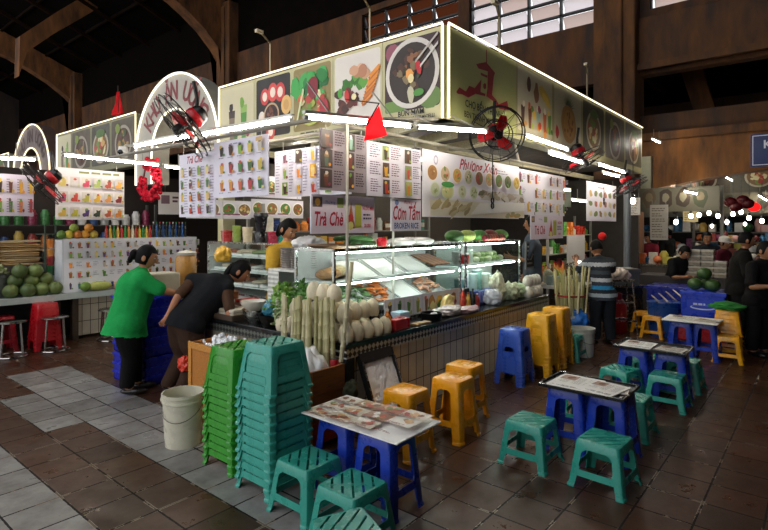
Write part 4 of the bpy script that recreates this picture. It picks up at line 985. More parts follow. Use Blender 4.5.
papers(4.04, 1.46, .492, .32, .37, R(88), 'white newspaper at the left end of the near tray')
papers(4.0, 1.24, .500, .26, .32, R(80), 'folded newspaper with a brown picture in the middle of the near tray')
papers(4.06, 1.17, .493, .17, .2, R(100), 'small grey leaflet at the right end of the near tray', True)
tray_table(5.52, .99, 5.95, 1.62, .475, 'black tray across the blue stools of the second table, beyond the newspaper tray')
papers(5.75, 1.44, .492, .28, .32, R(90), 'white paper at the left end of the second tray')
papers(5.72, 1.14, .492, .24, .2, R(84), 'grey paper at the right end of the second tray', True)
printed_sheet('table_sheet', 'pale sheet over the farthest blue stools, in front of the blue crate', 'table top', (7.52, 1.62, .482), (0, -1, 0), (1, 0, 0), .62, .5, foods=False)
papers(7.78, 1.42, .492, .3, .3, R(90), 'newspaper at the left of the farthest table'); papers(7.72, 1.14, .492, .26, .22, R(75), 'crumpled newspaper at the right of the farthest table', True)
# ---------------------------------------------------------------- bucket, ice box, crate, canes
def bucket(loc, label, r=.15, h=.37, col='cfcab4', handle=True, rz=0):
    t = thing('bucket', label, 'bucket', loc, rz); b = MB(col); b.open = True
    b.lathe([(0, .002), (r*.86, .002), (r*.87, 0), (r*.9, .05), (r*.985, h*.82), (r*1.03, h*.83), (r*1.03, h*.865), (r, h*.87), (r*1.005, h*.93), (r*1.05, h*.94), (r*1.05, h), (r*.98, h), (r*.96, h*.9), (r*.86, .02), (0, .02)], 30)
    b.build('pail', 'plastic', t, smooth=35)
    if handle:
        b = MB('6a6660'); b.tube([(r*1.04*math.cos(a), r*1.04*math.sin(a) - .0, h*.85-.13*math.sin((a+math.pi))) if False else (r*1.05*math.cos(a), -abs(r*1.06*math.sin(a))-.004, h*.85-.13*abs(math.sin(a))) for a in [math.pi*k/14 for k in range(15)]], .003, 6); b.build('handle', 'dullmetal', t)
        b = MB(col)
        for s in (-1, 1): b.lathe([(0, -.01), (.018, -.01), (.018, .012), (0, .012)], 10, (s*r*1.04, 0, h*.85), axis=(s, 0, 0))
        b.build('handle_lug', 'plastic', t)
    return t
bucket((2.17, 3.82, 0), 'white plastic pail with wire handle standing on the grey floor tiles', .152, .4, rz=R(-48))
bucket((6.95, 2.42, 0), 'white plastic pail beside the bundle of sugarcane, in front of the striped shirt', .15, .36, 'c9c7be', rz=R(-30))
t = thing('ice_box', 'long ochre wooden box of ice and foil bags, between the green stools and the counter', 'box', (2.65, 2.9, 0))
W_, L_, H_ = .36, 1.66, .6
b = MB('b5742c'); b.box((0, 0, 0.04), (.022, L_, H_)); b.build('side_board', 'wood', t)
b = MB('8a5426'); b.box((0.022, 0, .42), (W_, .022, H_)); b.build('end_board', 'wood', t)
b = MB('7a4820'); b.box((.022, 0, .22), (W_, .02, .415)); b.build('end_board', 'wood', t)
b = MB('8e1c1c'); b.box((.022, 0, .05), (W_, .02, .215)); o = b.build('end_board', 'wood', t); o['label'] = 'red-painted lower board'
b = MB('a86a2a'); b.box((.022, L_-.022, .04), (W_, L_, H_)); b.box((W_-.02, .022, .04), (W_, L_-.022, H_)); b.build('back_boards', 'wood', t)
b = MB('7a5a34'); b.box((.022, .022, .3), (W_-.02, L_-.022, .33)); b.build('shelf_floor', 'wood', t)
b = MB('c98a3a')
for y in (0, L_-.05): b.box((-.012, y, 0), (0, y+.05, H_+.01))
b.box((-.014, 0, H_-.05), (0, L_, H_+.006)); b.build('corner_batten', 'wood', t)
b = MB('eef0f2')
for i in range(130): b.ball((2.69+rnd.random()*.27, 3.95+rnd.random()*.55, .53+rnd.random()*.1), rnd.uniform(.014, .034), n=6, m=4, jit=.2)
b.box((2.68, 3.9, .335), (2.98, 4.53, .55)); tag(b.build('crushed_ice', 'ceramic', smooth=0), 'crushed ice filling the left end of the ochre wooden box', 'ice', kind='stuff')
def crumple(loc, r, label, col, mat, seed, name='plastic_bag', cat='bag', squash=.8):
    q = random.Random(seed); bm = bmesh.new(); bmesh.ops.create_icosphere(bm, subdivisions=4, radius=1)
    dirs = [(V((q.uniform(-1, 1), q.uniform(-1, 1), q.uniform(-1, 1))).normalized(), q.uniform(2, 9), q.uniform(0, 6)) for _ in range(9)]
    b = MB(col); mp = {}
    for v_ in bm.verts:
        f = 1+sum(.05*math.sin(k*v_.co.dot(d)*2+p) for d, k, p in dirs); co = V((v_.co.x*r[0], v_.co.y*r[1], v_.co.z*r[2]*squash))*f
        if co.z < -r[2]*.6: co.z = -r[2]*.6
        mp[v_] = b.v(co+V((0, 0, r[2]*.6)))
    for f in bm.faces: b.face([mp[v_] for v_ in f.verts])
    bm.free(); return tag(b.build(name, mat, loc=loc, smooth=0), label, cat)
crumple((2.84, 3.12, .34), (.13, .19, .26), 'crumpled silver foil bag heaped in the near end of the wooden box', 'd6d4d2', 'foil', 3, 'foil_bag')
crumple((2.78, 3.45, .34), (.1, .14, .24), 'clear film bag behind the foil bag in the wooden box', 'aeb4ae', 'foil', 5, 'foil_bag')
crumple((2.90, 3.22, .52), (.05, .08, .08), 'dark red plastic wrapper lying on the foil bag', '7a1a3a', 'plasticnew', 8, 'wrapper', 'wrapper')
crumple((2.76, 2.99, .45), (.05, .07, .07), 'dark red packet at the near corner of the wooden box', '8a2434', 'plasticnew', 9, 'wrapper', 'wrapper')
def can(loc, label, col, cap='b8bcc0'):
    t = thing('drink_can', label, 'can', loc); b = MB(col); b.lathe([(.026, 0), (.033, .008), (.033, .108), (.028, .118)], 18); b.build('can_body', 'paint', t, smooth=40)
    b = MB(cap); b.lathe([(.0, .117), (.027, .117), (.028, .121), (.025, .119), (0, .119)], 18); b.build('can_top', 'metal', t, smooth=40)
can((2.95, 2.955, .52), 'red drink can standing at the counter end of the wooden box', 'a81824')
ncan = [(2.88, 3.02), (2.91, 3.10)]
can((2.9, 3.04, .5), 'green drink can among the bags in the wooden box', '4a6a4a')
# sugarcane
def cane(b, p, q, r, col):
    p, q = V(p), V(q); n = 7; k = []; rr = []
    for i in range(n+1):
        f = i/n; c_ = p+(q-p)*f
        if 0 < i < n: k += [c_-(q-p)*.008, c_, c_+(q-p)*.008]; rr += [r, r*1.16, r]
        else: k.append(c_); rr.append(r)
    b.tube(k, rr, 8, col)
for i in range(13):
    x = 2.98-.012*(i % 2)-.0*i; y = 3.62-i*.052; top = 1.1-.04*abs(math.sin(i*2.3))+(.02 if i > 7 else 0); o0 = V((x, y, .345))
    b = MB(); cane(b, (0, 0, 0), (.02+rnd.uniform(-.02, .02), rnd.uniform(-.025, .025), top-.345), rnd.uniform(.016, .021), rnd.choice(['bdb58a', 'a8a272', 'c8c09a', '9a9a66', 'b0a878']))
    tag(b.build('sugarcane_stick', 'cane', loc=o0, smooth=40), f'peeled sugarcane stick upright at the counter corner, {ORD[i]} from the left of its row', 'sugarcane', 'sugarcane sticks at the counter corner')
o0 = at_y(341, 362, 2.84); b = MB(); p = at_y(352, 262, 2.88); cane(b, (0, 0, 0), p-o0, .017, 'b8ae8a'); o0.z = max(o0.z, .5)
tag(b.build('sugarcane_stick', 'cane', loc=o0, smooth=40), 'long sugarcane stick leaning across the corner of the counter in front of the coconuts', 'sugarcane', 'sugarcane sticks at the counter corner')
BX, BY = 7.32, 2.72
bucket((BX, BY, 0), 'tall grey pail holding the far bundle of sugarcane', .19, .46, '9a9c98', False)
for i in range(26):
    a = i*2.4; r = .17*math.sqrt((i+.5)/26); x, y = BX+r*math.cos(a), BY+r*math.sin(a); o0 = V((x, y, .03))
    b = MB(); cane(b, (0, 0, 0), ((x-BX)*.55, (y-BY)*.55, rnd.uniform(.86, 1.12)), .014, rnd.choice(['c8bc88', 'd4c898', 'b8b078', 'a8a868', 'dcd0a4']))
    tag(b.build('sugarcane_stick', 'cane', loc=o0, smooth=40), 'sugarcane stick in the bound bundle standing in the tall grey pail', 'sugarcane', 'far bundle of sugarcane')
b = MB('8a2a24'); b.tube([(.2*math.cos(k*math.tau/24), .2*math.sin(k*math.tau/24), 0) for k in range(24)], .012, 6, closed=True)
tag(b.build('red_strap', 'cloth', loc=(BX, BY, .72), smooth=40), 'dark red strap tied round the far sugarcane bundle', 'strap')
# foil-lined tray leaning on the tiles and small net bag
t = thing('baking_tray', 'foil-lined rectangular tray leaning against the tiled counter behind the yellow stool', 'tray', (3.39, 2.68, 0))
T = MX.Translation((0, 0, .03)) @ MX.Rotation(R(68), 4, 'X'); tw, tl = .2, .64
b = MB('1d1b1a'); b.T = T
for p, q in (((-tw, 0), (tw, 0)), ((tw, 0), (tw, tl)), ((tw, tl), (-tw, tl)), ((-tw, tl), (-tw, 0))): b.bar((p[0], p[1], 0), (q[0], q[1], 0), .022, .045)
b.box((-tw, tl-.07, -.02), (tw, tl, .024)); b.build('tray_frame', 'paint', t)
b = MB('f6f6f6'); b.T = T; N = 18; g = [[b.v((-tw+.012+(2*tw-.024)*i/N, .012+(tl-.09)*j/N, .004+rnd.uniform(-.006, .006))) for j in range(N+1)] for i in range(N+1)]
for i in range(N):
    for j in range(N): b.face([g[i][j], g[i+1][j], g[i+1][j+1], g[i][j+1]])
b.build('foil_lining', 'foil', t)
for s_ in (-1, 1): b = MB('c8c8c6'); b.T = T; b.bar((s_*tw, .02, .03), (s_*tw, tl-.06, .03), .008, .008); b.build('chrome_edge', 'metal', t)
crumple((3.0, 2.83, .32), (.06, .045, .12), 'small dark green net bag hanging on the tiles left of the foil tray', '3d4030', 'cloth', 12, 'net_bag')
# ================================================================ GLASS CASES ON THE COUNTER
def glass_case(x0, x1, y0, y1, z0, z1, label, shelves, tubecol='f4fff8', slope=0, lamp_n=True, frame='b8bcb8'):
    t = thing('display_case', label, 'display case', ((x0+x1)/2, (y0+y1)/2, z0)); c = V(((x0+x1)/2, (y0+y1)/2, z0))
    L = lambda x, y, z: V((x, y, z))-c
    b = MB(frame); s = .022
    for x in (x0, x1):
        for y in (y0, y1): b.bar(L(x, y, z0), L(x, y, z1), s)
    for z in (z0+.012, z1):
        for y in (y0, y1): b.bar(L(x0, y, z), L(x1, y, z), s)
        for x in (x0, x1): b.bar(L(x, y0, z), L(x, y1, z), s)
    b.build('case_frame', 'metal', t)
    for nm, lo, hi in (('front_glass', (x0, y0-.003, z0+.02), (x1, y0+.003, z1)), ('side_glass', (x0-.003, y0, z0+.02), (x0+.003, y1, z1)), ('side_glass', (x1-.003, y0, z0+.02), (x1+.003, y1, z1)), ('top_glass', (x0, y0, z1-.003), (x1, y1, z1+.003))):
        b = MB('ffffff'); b.box(L(*lo), L(*hi)); b.build(nm, 'glass', t)
    b = MB('d5d8d6'); b.box(L(x0, y1-.01, z0+.02), L(x1, y1, z1-.02)); b.build('back_panel', 'paint', t)
    for z in shelves:
        b = MB('dfe4e2'); b.box(L(x0+.02, y0+.03, z-.006), L(x1-.02, y1-.02, z+.006)); b.build('shelf', 'paint', t)
    if lamp_n:
        for z in [z1-.03]+[q-.02 for q in shelves[1:]]:
            b = MB(tubecol); b.tube([L(x0+.05, y0+.05, z), L(x1-.05, y0+.05, z)], .006, 8); b.build('case_lamp', 'caselamp', t, smooth=0)
    return t
glass_case(3.24, 5.29, 3.25, 3.74, CH, 1.47, 'long glass case of grilled food with white trays, on the counter beside the coconuts', [.92, 1.18])
glass_case(5.5, 6.95, 3.3, 3.74, CH, 1.48, 'second glass case of vegetables and cups at the far end of the counter', [.80, 1.2])
def food_tray(x, y, z, w, d, tilt, label, col='eceae6'):
    b = MB(col); b.box((-w/2, -d/2, 0), (w/2, d/2, .008))
    for p, q in (((-w/2, -d/2), (w/2, -d/2)), ((w/2, -d/2), (w/2, d/2)), ((w/2, d/2), (-w/2, d/2)), ((-w/2, d/2), (-w/2, -d/2))): b.bar((p[0], p[1], .012), (q[0], q[1], .012), .01, .022)
    return tag(b.build('food_tray', 'ceramic', loc=(x, y, z), rot=(R(tilt), 0, 0), bevel=.002), label, 'tray', 'white trays in the long glass case')
UP, LO = 1.225, .965
for x, lab in ((3.78, 'first white tray from the left on the upper shelf of the long glass case'), (4.2, 'second white tray on the upper shelf of the long glass case'), (4.65, 'third white tray on the upper shelf of the long glass case')): food_tray(x, 3.5, UP+.03, .38, .36, 26, lab)
food_tray(4.5, 3.5, LO+.03, .36, .38, 26, 'white tray between the two meat piles on the lower shelf of the long glass case')
for x, lab in ((3.74, 'steel tray of cucumber on the lower shelf of the long glass case'), (4.08, 'steel tray of orange grilled meat on the lower shelf'), (4.93, 'steel tray of pink grilled meat at the right of the lower shelf')):
    food_tray(x, 3.5, LO+.03, .42, .38, 24, lab, 'a8aaa8')
def pieces(n, maker, name, mat, spots, lab, cat, group):
    pr = None
    for i in range(n):
        if pr is None: pr = maker().build(name, mat, smooth=0); tag(pr, lab, cat, group); o = pr
        else: o = pr.copy(); C.objects.link(o)
        x, y, z, rx, rz, s = spots(i); o.location = (x, y, z); o.rotation_euler = (rx, rnd.uniform(-.3, .3), rz); o.scale = (s, s, s)
    return pr
def on_tilt(cx, cy, cz, w, d, tilt):
    def f(i):
        u, v = rnd.uniform(-w/2, w/2), rnd.uniform(-d/2, d/2); lift = .03+.045*(1-abs(u)/(w/2))*(1-abs(v)/(d/2))*rnd.random()
        return (cx+u, cy+v*math.cos(R(tilt)), cz+v*math.sin(R(tilt))+lift, R(tilt)+rnd.uniform(-.3, .3), rnd.uniform(0, 6), rnd.uniform(.8, 1.2))
    return f
def slab(cols, r=(.05, .03, .012)):
    def f():
        b = MB(); b.ball((0, 0, 0), r, rnd.choice(cols), 9, 6, jit=.18); return b
    return f
pieces(26, slab(['b5652e']), 'grilled_chop', 'food', on_tilt(4.08, 3.5, LO+.03, .38, .34, 24), 'orange-brown grilled chop in the pile at the middle of the lower shelf', 'meat', 'orange grilled chops')
pieces(20, slab(['b08068'], (.055, .03, .014)), 'grilled_chop', 'food', on_tilt(4.93, 3.5, LO+.03, .38, .34, 24), 'pinkish grilled chop in the pile at the right of the lower shelf', 'meat', 'pink grilled chops')
pieces(22, slab(['4a6a3a'], (.06, .014, .014)), 'cucumber_stick', 'leafy', on_tilt(3.74, 3.5, LO+.03, .38, .34, 24), 'green cucumber stick in the tray at the left of the lower shelf', 'vegetable', 'cucumber sticks')
def sausage():
    b = MB('5a2e1c'); b.tube([(-.07, 0, 0), (-.06, 0, .004), (0, 0, .01), (.06, 0, .004), (.07, 0, 0)], [.008, .014, .015, .014, .008], 8); return b
pieces(18, sausage, 'sausage', 'food', lambda i: (3.31+.024*(i % 9), 3.42+.16*(i//9), .965+.015*(i % 2), 0, R(70)+rnd.uniform(-.2, .2), 1.05), 'dark brown sausage at the left end of the long case, lower shelf', 'sausage', 'sausages beside the coconuts')
b = MB('3a3a3a'); b.lathe([(0, 0), (.1, 0), (.12, .02), (.115, .02), (.1, .008), (0, .008)], 24); tag(b.build('platter', 'metal', loc=(3.4, 3.5, .928), smooth=40), 'round metal platter under the sausages, left end of the long glass case', 'platter')
for i in range(7):
    b = MB('7a4a34' if i % 2 else '9a6a4a'); b.bar((0, -.16, 0), (0, .16, .1), .05, .02); tag(b.build('dried_fish', 'food', loc=(4.9+.05*i, 3.5, UP+.02), bevel=.006), f'long brown dried fish on the upper shelf of the long case, {ORD[i]} from the left', 'fish', 'dried fish on the upper shelf')
# printed strip under the lower shelf
B = Board((3.9, 3.235, CH+.03), (1, 0, 0), (0, 0, 1), 1.36, .2, 'd5d0d6', .004)
for i in range(9):
    if i < 5: B.rect(.02+i*.15, .01, .15+i*.15, .19, 'e2dde4'); B.drink(.085+i*.15, .02, .06, .16, ['4a3024', '3a5a2c', '5a8a3a', '8a9a3a', '6a4a24'][i])
    else: B.disc(.78+(i-5)*.14, .1, .06, .07, ['a8702c', 'b88a34', 'c87a2c', '9a5a24'][i-5], 9, 0, .2); B.disc(.8+(i-5)*.14, .06, .05, .05, FRUIT[i], 8, 0, .2)
o0 = B.pt(0, 0, 0); [setattr(q, 'co', q.co-o0) for q in B.bm.verts]
tag(B.build('picture_strip', 'print', loc=o0, raw=True), 'strip of drink photos stuck along the foot of the long glass case', 'sign')
# on top of the long case
b = MB('6a4a2c'); b.lathe([(0, 0), (.2, 0), (.26, .03), (.25, .035), (.18, .012), (0, .012)], 26); tag(b.build('round_tray', 'wood', loc=(3.5, 3.5, 1.475), smooth=40), 'round brown tray on top of the long glass case', 'tray')
for i in range(9):
    b = MB('2f5a24' if i % 2 else '3f7030'); b.tube([(-.13, 0, 0), (-.11, 0, .004), (0, .01, .012), (.11, 0, .004), (.13, 0, 0)], [.01, .024, .028, .024, .01], 9)
    tag(b.build('cucumber', 'fruit', loc=(3.8+.045*(i % 5), 3.48+.09*(i % 3), 1.505+.045*(i//5)), rot=(0, 0, rnd.uniform(-.3, .3)), smooth=0), 'dark green cucumber in the heap on top of the long glass case', 'vegetable', 'cucumbers on the long case')
for i, (x, lab) in enumerate(((4.5, 'white covered dish on top of the long glass case, left of the pair'), (4.85, 'white covered dish on top of the long glass case, right of the pair'))):
    b = MB('d8d5ce'); b.lathe([(0, 0), (.12, 0), (.16, .03), (.16, .05), (.1, .075), (0, .085)], 24); tag(b.build('covered_dish', 'ceramic', loc=(x, 3.5, 1.475), smooth=40), lab, 'dish')
b = MB('c8202a'); b.lathe([(0, 0), (.05, 0), (.055, .06), (.04, .09), (0, .095)], 16); tag(b.build('tomato_tub', 'plasticnew', loc=(4.12, 3.45, 1.475), smooth=40), 'small red tub under the broken rice sign on the long case', 'tub')
b = MB('a8763c'); b.ball((0, 0, .05), (.14, .1, .055), n=18, m=10); tag(b.build('bread_loaf', 'food', loc=(3.42, 3.5, 1.19), smooth=0), 'brown bread loaf at the left of the upper shelf in the long case', 'bread')
b = MB('d8c49a'); b.ball((0, 0, .06), (.1, .1, .065), n=18, m=10); tag(b.build('bread_loaf', 'food', loc=(3.58, 3.55, 1.19), smooth=0), 'pale round bread right of the brown loaf', 'bread')
# second case contents and top
for i in range(14):
    x = 6.05+.11*(i % 7); b = MB('7f9a5a' if i % 3 else 'c8cfae'); b.ball((0, 0, .04), (.06, .05, .04), n=12, m=8)
    tag(b.build('vegetable', 'leafy', loc=(x, 3.48+.1*(i//7), 1.206+.05*(i//7)), smooth=0), 'small pale green vegetable on the upper shelf of the second case', 'vegetable', 'vegetables in the second case')
def tub(loc, r, h, col, label, lid=None, cat='container', name='food_tub', mat='plasticnew', group=None):
    t = thing(name, label, cat, loc, group=group); b = MB(col); b.lathe([(0, 0), (r*.85, 0), (r, h*.95), (r*1.04, h)], 20); b.build('body', mat, t, smooth=40)
    b = MB(lid or col); b.lathe([(0, h+.012), (r*.9, h+.012), (r*1.06, h+.004), (r*1.06, h-.006), (r*.98, h-.006)], 20); b.build('lid', mat, t, smooth=40); return t
tub((5.62, 3.5, 1.206), .06, .15, 'd8d6d0', 'white cup at the left of the upper shelf in the second case'); tub((5.78, 3.48, 1.206), .055, .12, 'c03030', 'red tub on the upper shelf of the second case', 'e8e4dc'); tub((5.93, 3.5, 1.206), .05, .16, 'c8d8c8', 'pale green cup on the upper shelf of the second case')
for i in range(6): tub((5.62+.16*i, 3.46+.03*(i % 2), .806), .065, [.22, .3, .26, .3, .24, .2][i], ['9ac8c8', 'd8e4e2', 'c8dcd8', '8ab8b0', 'd8d6cc', 'b8c8a8'][i], f'translucent tub on the lower shelf of the second case, {ORD[i]} from the left', 'dfe6e4')
b = MB('3a4a9a'); b.box((5.56, 3.16, CH), (6.05, 3.28, .90)); 
for i in range(9): b.box((5.57+i*.053, 3.15, CH+.02), (5.6+i*.053, 3.16, .89), '6a7ac0')
o = b.build('blue_basket', 'plasticnew'); tag(o, 'low blue slatted basket in front of the second case', 'basket')
crumple((5.75, 3.08, CH), (.11, .12, .13), 'white knotted plastic bag with a red corner on the counter before the blue basket', 'c9ccd2', 'plasticnew', 21)
crumple((6.28, 3.12, CH), (.16, .12, .15), 'clear bag of chopped pale vegetables on the counter', 'b8c2a0', 'leafy', 22); crumple((6.6, 3.14, CH), (.15, .12, .12), 'second clear bag of pale greens, next to the far coconuts', 'a6b890', 'leafy', 23)
crumple((6.1, 3.2, CH), (.12, .1, .24), 'tall clear bag of pale noodles behind the chopped vegetables', 'd0cfb0', 'leafy', 24)
for i in range(5):
    b = MB(['3f6a2c', 'a8b860', '4a8a3a', '7a2a24', '5a8a3a'][i]); b.ball((0, 0, .07), (.16, .1, .075), n=14, m=9, jit=.05)
    tag(b.build('produce', 'leafy', loc=(5.6+.3*i, 3.52, 1.485), smooth=0), ['dark green gourd on the left top of the second case', 'pale green melon on top of the second case', 'bright green bundle on top of the second case', 'dark red vegetables heaped on top of the second case', 'green bundle at the right top of the second case'][i], 'vegetable')
for i in range(12):
    b = MB(rnd.choice(['8a2430', 'a03a2a', '6a3a24', '9a4a34'])); b.ball((0, 0, .04), .045, n=10, m=7); tag(b.build('shallot', 'fruit', loc=(6.15+.07*(i % 8), 3.4+.1*(i//8), 1.487), smooth=0), 'small red shallot in the heap on top of the second case', 'vegetable', 'shallots on the second case')
# peeled coconuts
def coconut(loc, label, group, r=.085, col='d8cdb0'):
    b = MB(col); b.lathe([(0, 0), (r*.86, 0), (r*1.0, r*.35), (r*1.02, r*.9), (r*.96, r*1.5), (r*.64, r*2.1), (r*.25, r*2.36), (0, r*2.4)], 14)
    return tag(b.build('peeled_coconut', 'coconut', loc=loc, smooth=50, rot=(rnd.uniform(-.06, .06), rnd.uniform(-.06, .06), rnd.random()*6)), label, 'coconut', group)
g = 'peeled coconuts at the stall corner'; cr = .062
def row(n, x, y, z, dx, dy, what):
    for i in range(n): coconut((x+dx*i, y+dy*i, z), f'peeled white coconut {what}, {ORD[i]} from the near corner', g, cr+rnd.uniform(-.002, .002))
row(5, 3.11, 2.985, CH, .125, 0, 'in the bottom front row'); row(5, 3.11, 3.115, CH, .126, 0, 'in the second bottom row'); row(4, 3.11, 3.245, CH, .126, 0, 'in the bottom row against the glass case')
row(4, 3.11, 3.385, CH, 0, .13, 'in the bottom row behind the canes')
row(4, 3.16, 3.05, CH+.155, .126, .008, 'in the middle layer along the front'); row(3, 3.12, 3.19, CH+.155, .126, 0, 'in the middle layer behind'); row(3, 3.11, 3.33, CH+.155, 0, .13, 'in the middle layer over the left counter')
row(3, 3.12, 3.12, CH+.315, 0, .125, 'on the very top of the pile')
g = 'peeled coconuts at the far counter end'
for i in range(4): coconut((6.62+.11*i, 3.02-.0*i, CH), f'small peeled coconut in the bottom row at the far counter end, {ORD[i]} from the left', g, .06, 'c9c4b8')
for i in range(4): coconut((6.66+.1*i, 3.05, CH+.14), f'small peeled coconut in the top row at the far counter end, {ORD[i]} from the left', g, .06, 'cdc8bc')
# bottles and boxes by the case
def bottle(loc, col, label, h=.22, r=.032, cap='c02020', mat='plasticnew', group=None):
    t = thing('bottle', label, 'bottle', loc, group=group); b = MB(col); b.lathe([(0, 0), (r, 0), (r, h*.6), (r*.8, h*.7), (r*.38, h*.82), (r*.36, h*.92)], 14); b.build('bottle_body', mat, t, smooth=40)
    b = MB(cap); b.lathe([(r*.42, h*.9), (r*.42, h), (0, h)], 12); b.build('cap', 'plasticnew', t, smooth=40); return t
bottle((3.66, 3.0, CH), 'c8742c', 'orange sauce bottle beside the last front coconut', .2, .035, 'd8cfc0'); bottle((3.74, 3.05, CH), '8a1c2c', 'dark red sauce bottle next to the orange one', .18, .034, '5a1018'); bottle((3.62, 2.97, CH), 'd8d0c0', 'pale sauce bottle in front of the orange one', .15, .034, 'c87a2c')
b = MB('a81a20'); b.box((3.7, 2.94, CH), (3.92, 3.06, CH+.1)); o = b.build('red_tub', 'plasticnew', bevel=.01); tag(o, 'red plastic tub in front of the sauce bottles on the counter edge', 'tub')
b = MB('a8c4d4'); b.box((3.9, 3.04, CH), (4.05, 3.16, CH+.13)); o = b.build('tissue_box', 'plasticnew', bevel=.008); tag(o, 'pale blue tissue box right of the red tub', 'box')
b = MB('151515'); b.lathe([(0, 0), (.06, 0), (.065, .14), (.06, .14), (.055, .01), (0, .01)], 16); tag(b.build('utensil_cup', 'plasticnew', loc=(3.6, 3.12, CH), smooth=40), 'black cup of chopsticks behind the sauce bottles', 'cup')
for i in range(8): b = MB('241a14'); b.tube([(0, 0, .0), (rnd.uniform(-.04, .04), rnd.uniform(-.04, .04), .22)], .004, 5); tag(b.build('chopstick', 'wood', loc=(3.6+rnd.uniform(-.03, .03), 3.12+rnd.uniform(-.03, .03), CH+.015)), 'dark chopstick standing in the black cup', 'chopstick', 'chopsticks in the black cup')
b = MB('1c1c1c'); b.lathe([(0, 0), (.1, 0), (.11, .07), (.1, .07), (.09, .01), (0, .01)], 24); tag(b.build('frying_pan', 'dullmetal', loc=(4.42, 3.05, CH), smooth=40), 'black round pan standing on the counter before the long case', 'pan')
b = MB('8a6a44'); b.box((4.02, 2.93, CH), (4.25, 3.02, CH+.02)); tag(b.build('chopping_board', 'wood', bevel=.004), 'small brown chopping board at the counter edge', 'board')
crumple((4.75, 3.06, CH), (.24, .1, .07), 'white sheet of plastic and pink meat lying along the counter', 'c9bdbc', 'plasticnew', 31, 'wrapped_meat', 'meat'); crumple((5.05, 3.0, CH), (.2, .08, .045), 'pink strip of meat at the counter edge under the white sheet', 'b58a90', 'food', 32, 'wrapped_meat', 'meat')
crumple((4.9, 3.16, CH), (.1, .06, .13), 'small bag of yellow peel leaning on the long case', 'd8c078', 'plasticnew', 33)
for i, (x, c_, l_) in enumerate(((5.18, 'b03a2a', 'red-labelled bottle'), (5.27, 'c8a040', 'amber bottle'), (5.36, '2a2a2a', 'dark bottle'), (5.44, 'a83030', 'small red bottle'))): bottle((x, 3.14-.01*i, CH), c_, f'{l_} at the right end of the long case, {ORD[i]} of four', [.24, .18, .22, .16][i], .03, ['d0d0c8', 'b03030', '1a1a1a', 'e0dcd0'][i])
b = MB('1c1f20'); b.box((5.33, 3.22, CH), (5.46, 3.4, .95)); tag(b.build('steel_caddy', 'dullmetal', bevel=.008), 'dark caddy standing between the two glass cases', 'caddy')
# left counter: plates, greens, bowls, cups
for k in range(3):
    x, y = 3.45+.01*k, 3.8+.165*k
    for i in range(9):
        b = MB('b8b2ae' if k != 1 else 'a8a29e'); b.lathe([(0, 0), (.05, 0), (.078, .018), (.082, .022), (.05, .01), (0, .01)], 18)
        tag(b.build('dinner_plate', 'ceramic', loc=(x, y, 1.265+.022*i), smooth=40), f'grey plate in the {["right", "middle", "left"][k]} stack on the white cabinet, ' + ('topmost' if i == 8 else f'{ORD[8-i]} from the top'), 'plate', 'plate stacks on the white cabinet')
t = thing('white_cabinet', 'low white glass cabinet on the left counter carrying the plate stacks', 'cabinet', (3.48, 3.97, CH)); t.scale = (1, .5, 1)
b = MB('d5d5d0'); b.box((-.2, -.42, 0), (.24, -.40, .52)); b.box((-.2, .44, 0), (.24, .46, .52)); b.box((.22, -.42, 0), (.24, .46, .52)); b.box((-.2, -.42, .505), (.24, .46, .525)); b.box((-.2, -.42, 0), (.24, .46, .02)); b.build('cabinet_body', 'plasticnew', t)
b = MB('d0dcd8'); b.box((-.21, -.4, .02), (-.205, .1, .5)); b.build('front_glass', 'glass', t)
b = MB('dcdcd6'); b.box((-.21, .12, .02), (-.2, .44, .5))
for i in range(11): b.box((-.216, .13, .04+.042*i), (-.21, .43, .06+.042*i), 'b0b0aa')
b.build('louvre_door', 'plasticnew', t)
def greens(loc, r, n, cols, label, name='leafy_greens', cat='vegetable'):
    b = MB()
    for i in range(n):
        a, e = rnd.uniform(0, 6.28), rnd.uniform(.1, 1.4); d = V((math.cos(a)*math.cos(e), math.sin(a)*math.cos(e), math.sin(e))); s_ = rnd.uniform(.5, 1)
        p = V((d.x*r[0], d.y*r[1], d.z*r[2]))*s_; n_ = d.cross(V((rnd.random(), rnd.random(), rnd.random()))).normalized(); m_ = d.cross(n_); l = r[0]*.5; cc = rnd.choice(cols)
        q = [p-n_*l*.4, p+m_*l*.15-d*l*.1, p+n_*l*.4, p+d*l*.6+n_*l*.2+m_*l*.2, p+d*l*.75, p+d*l*.6-n_*l*.2+m_*l*.2]; q = [V((k.x, k.y, max(k.z, .0))) for k in q]
        b.poly(q, cc)
    b.ball((0, 0, r[2]*.35), (r[0]*.7, r[1]*.7, r[2]*.35), cols[0], 10, 6)
    return tag(b.build(name, 'leafy', loc=loc), label, cat)
greens((3.2, 3.88, CH+.14), (.12, .2, .26), 160, ['6a9a3a', '8ab04a', '5a8a34', '9ab85a'], 'bright green lettuce heap on the left counter, behind the sugarcane')
greens((3.15, 3.82, CH+.02), (.1, .16, .26), 140, ['9aa87a', 'b8c09a', '7a9060', 'c4c8ac'], 'pale bean sprouts and herbs beside the coconuts on the left counter')
greens((3.2, 3.62, CH+.2), (.08, .12, .26), 120, ['4a7a2c', '3f6a28', '5a8a3a'], 'dark green herbs under the plate cabinet')
for (x, y, c_, l_, r) in ((3.2, 4.12, '3a7f96', 'teal plastic bag in a bowl on the left counter', .09),): crumple((x-.03, y-.12, CH+.1), (.08, .1, .1), l_, c_, 'plasticnew', 41)
def bowl(loc, r, h, col, label, mat='ceramic'):
    b = MB(col); b.lathe([(0, 0), (r*.5, 0), (r*.85, h*.5), (r, h), (r*.96, h), (r*.8, h*.5), (r*.45, .01), (0, .01)], 24); return tag(b.build('bowl', mat, loc=loc, smooth=40), label, 'bowl')
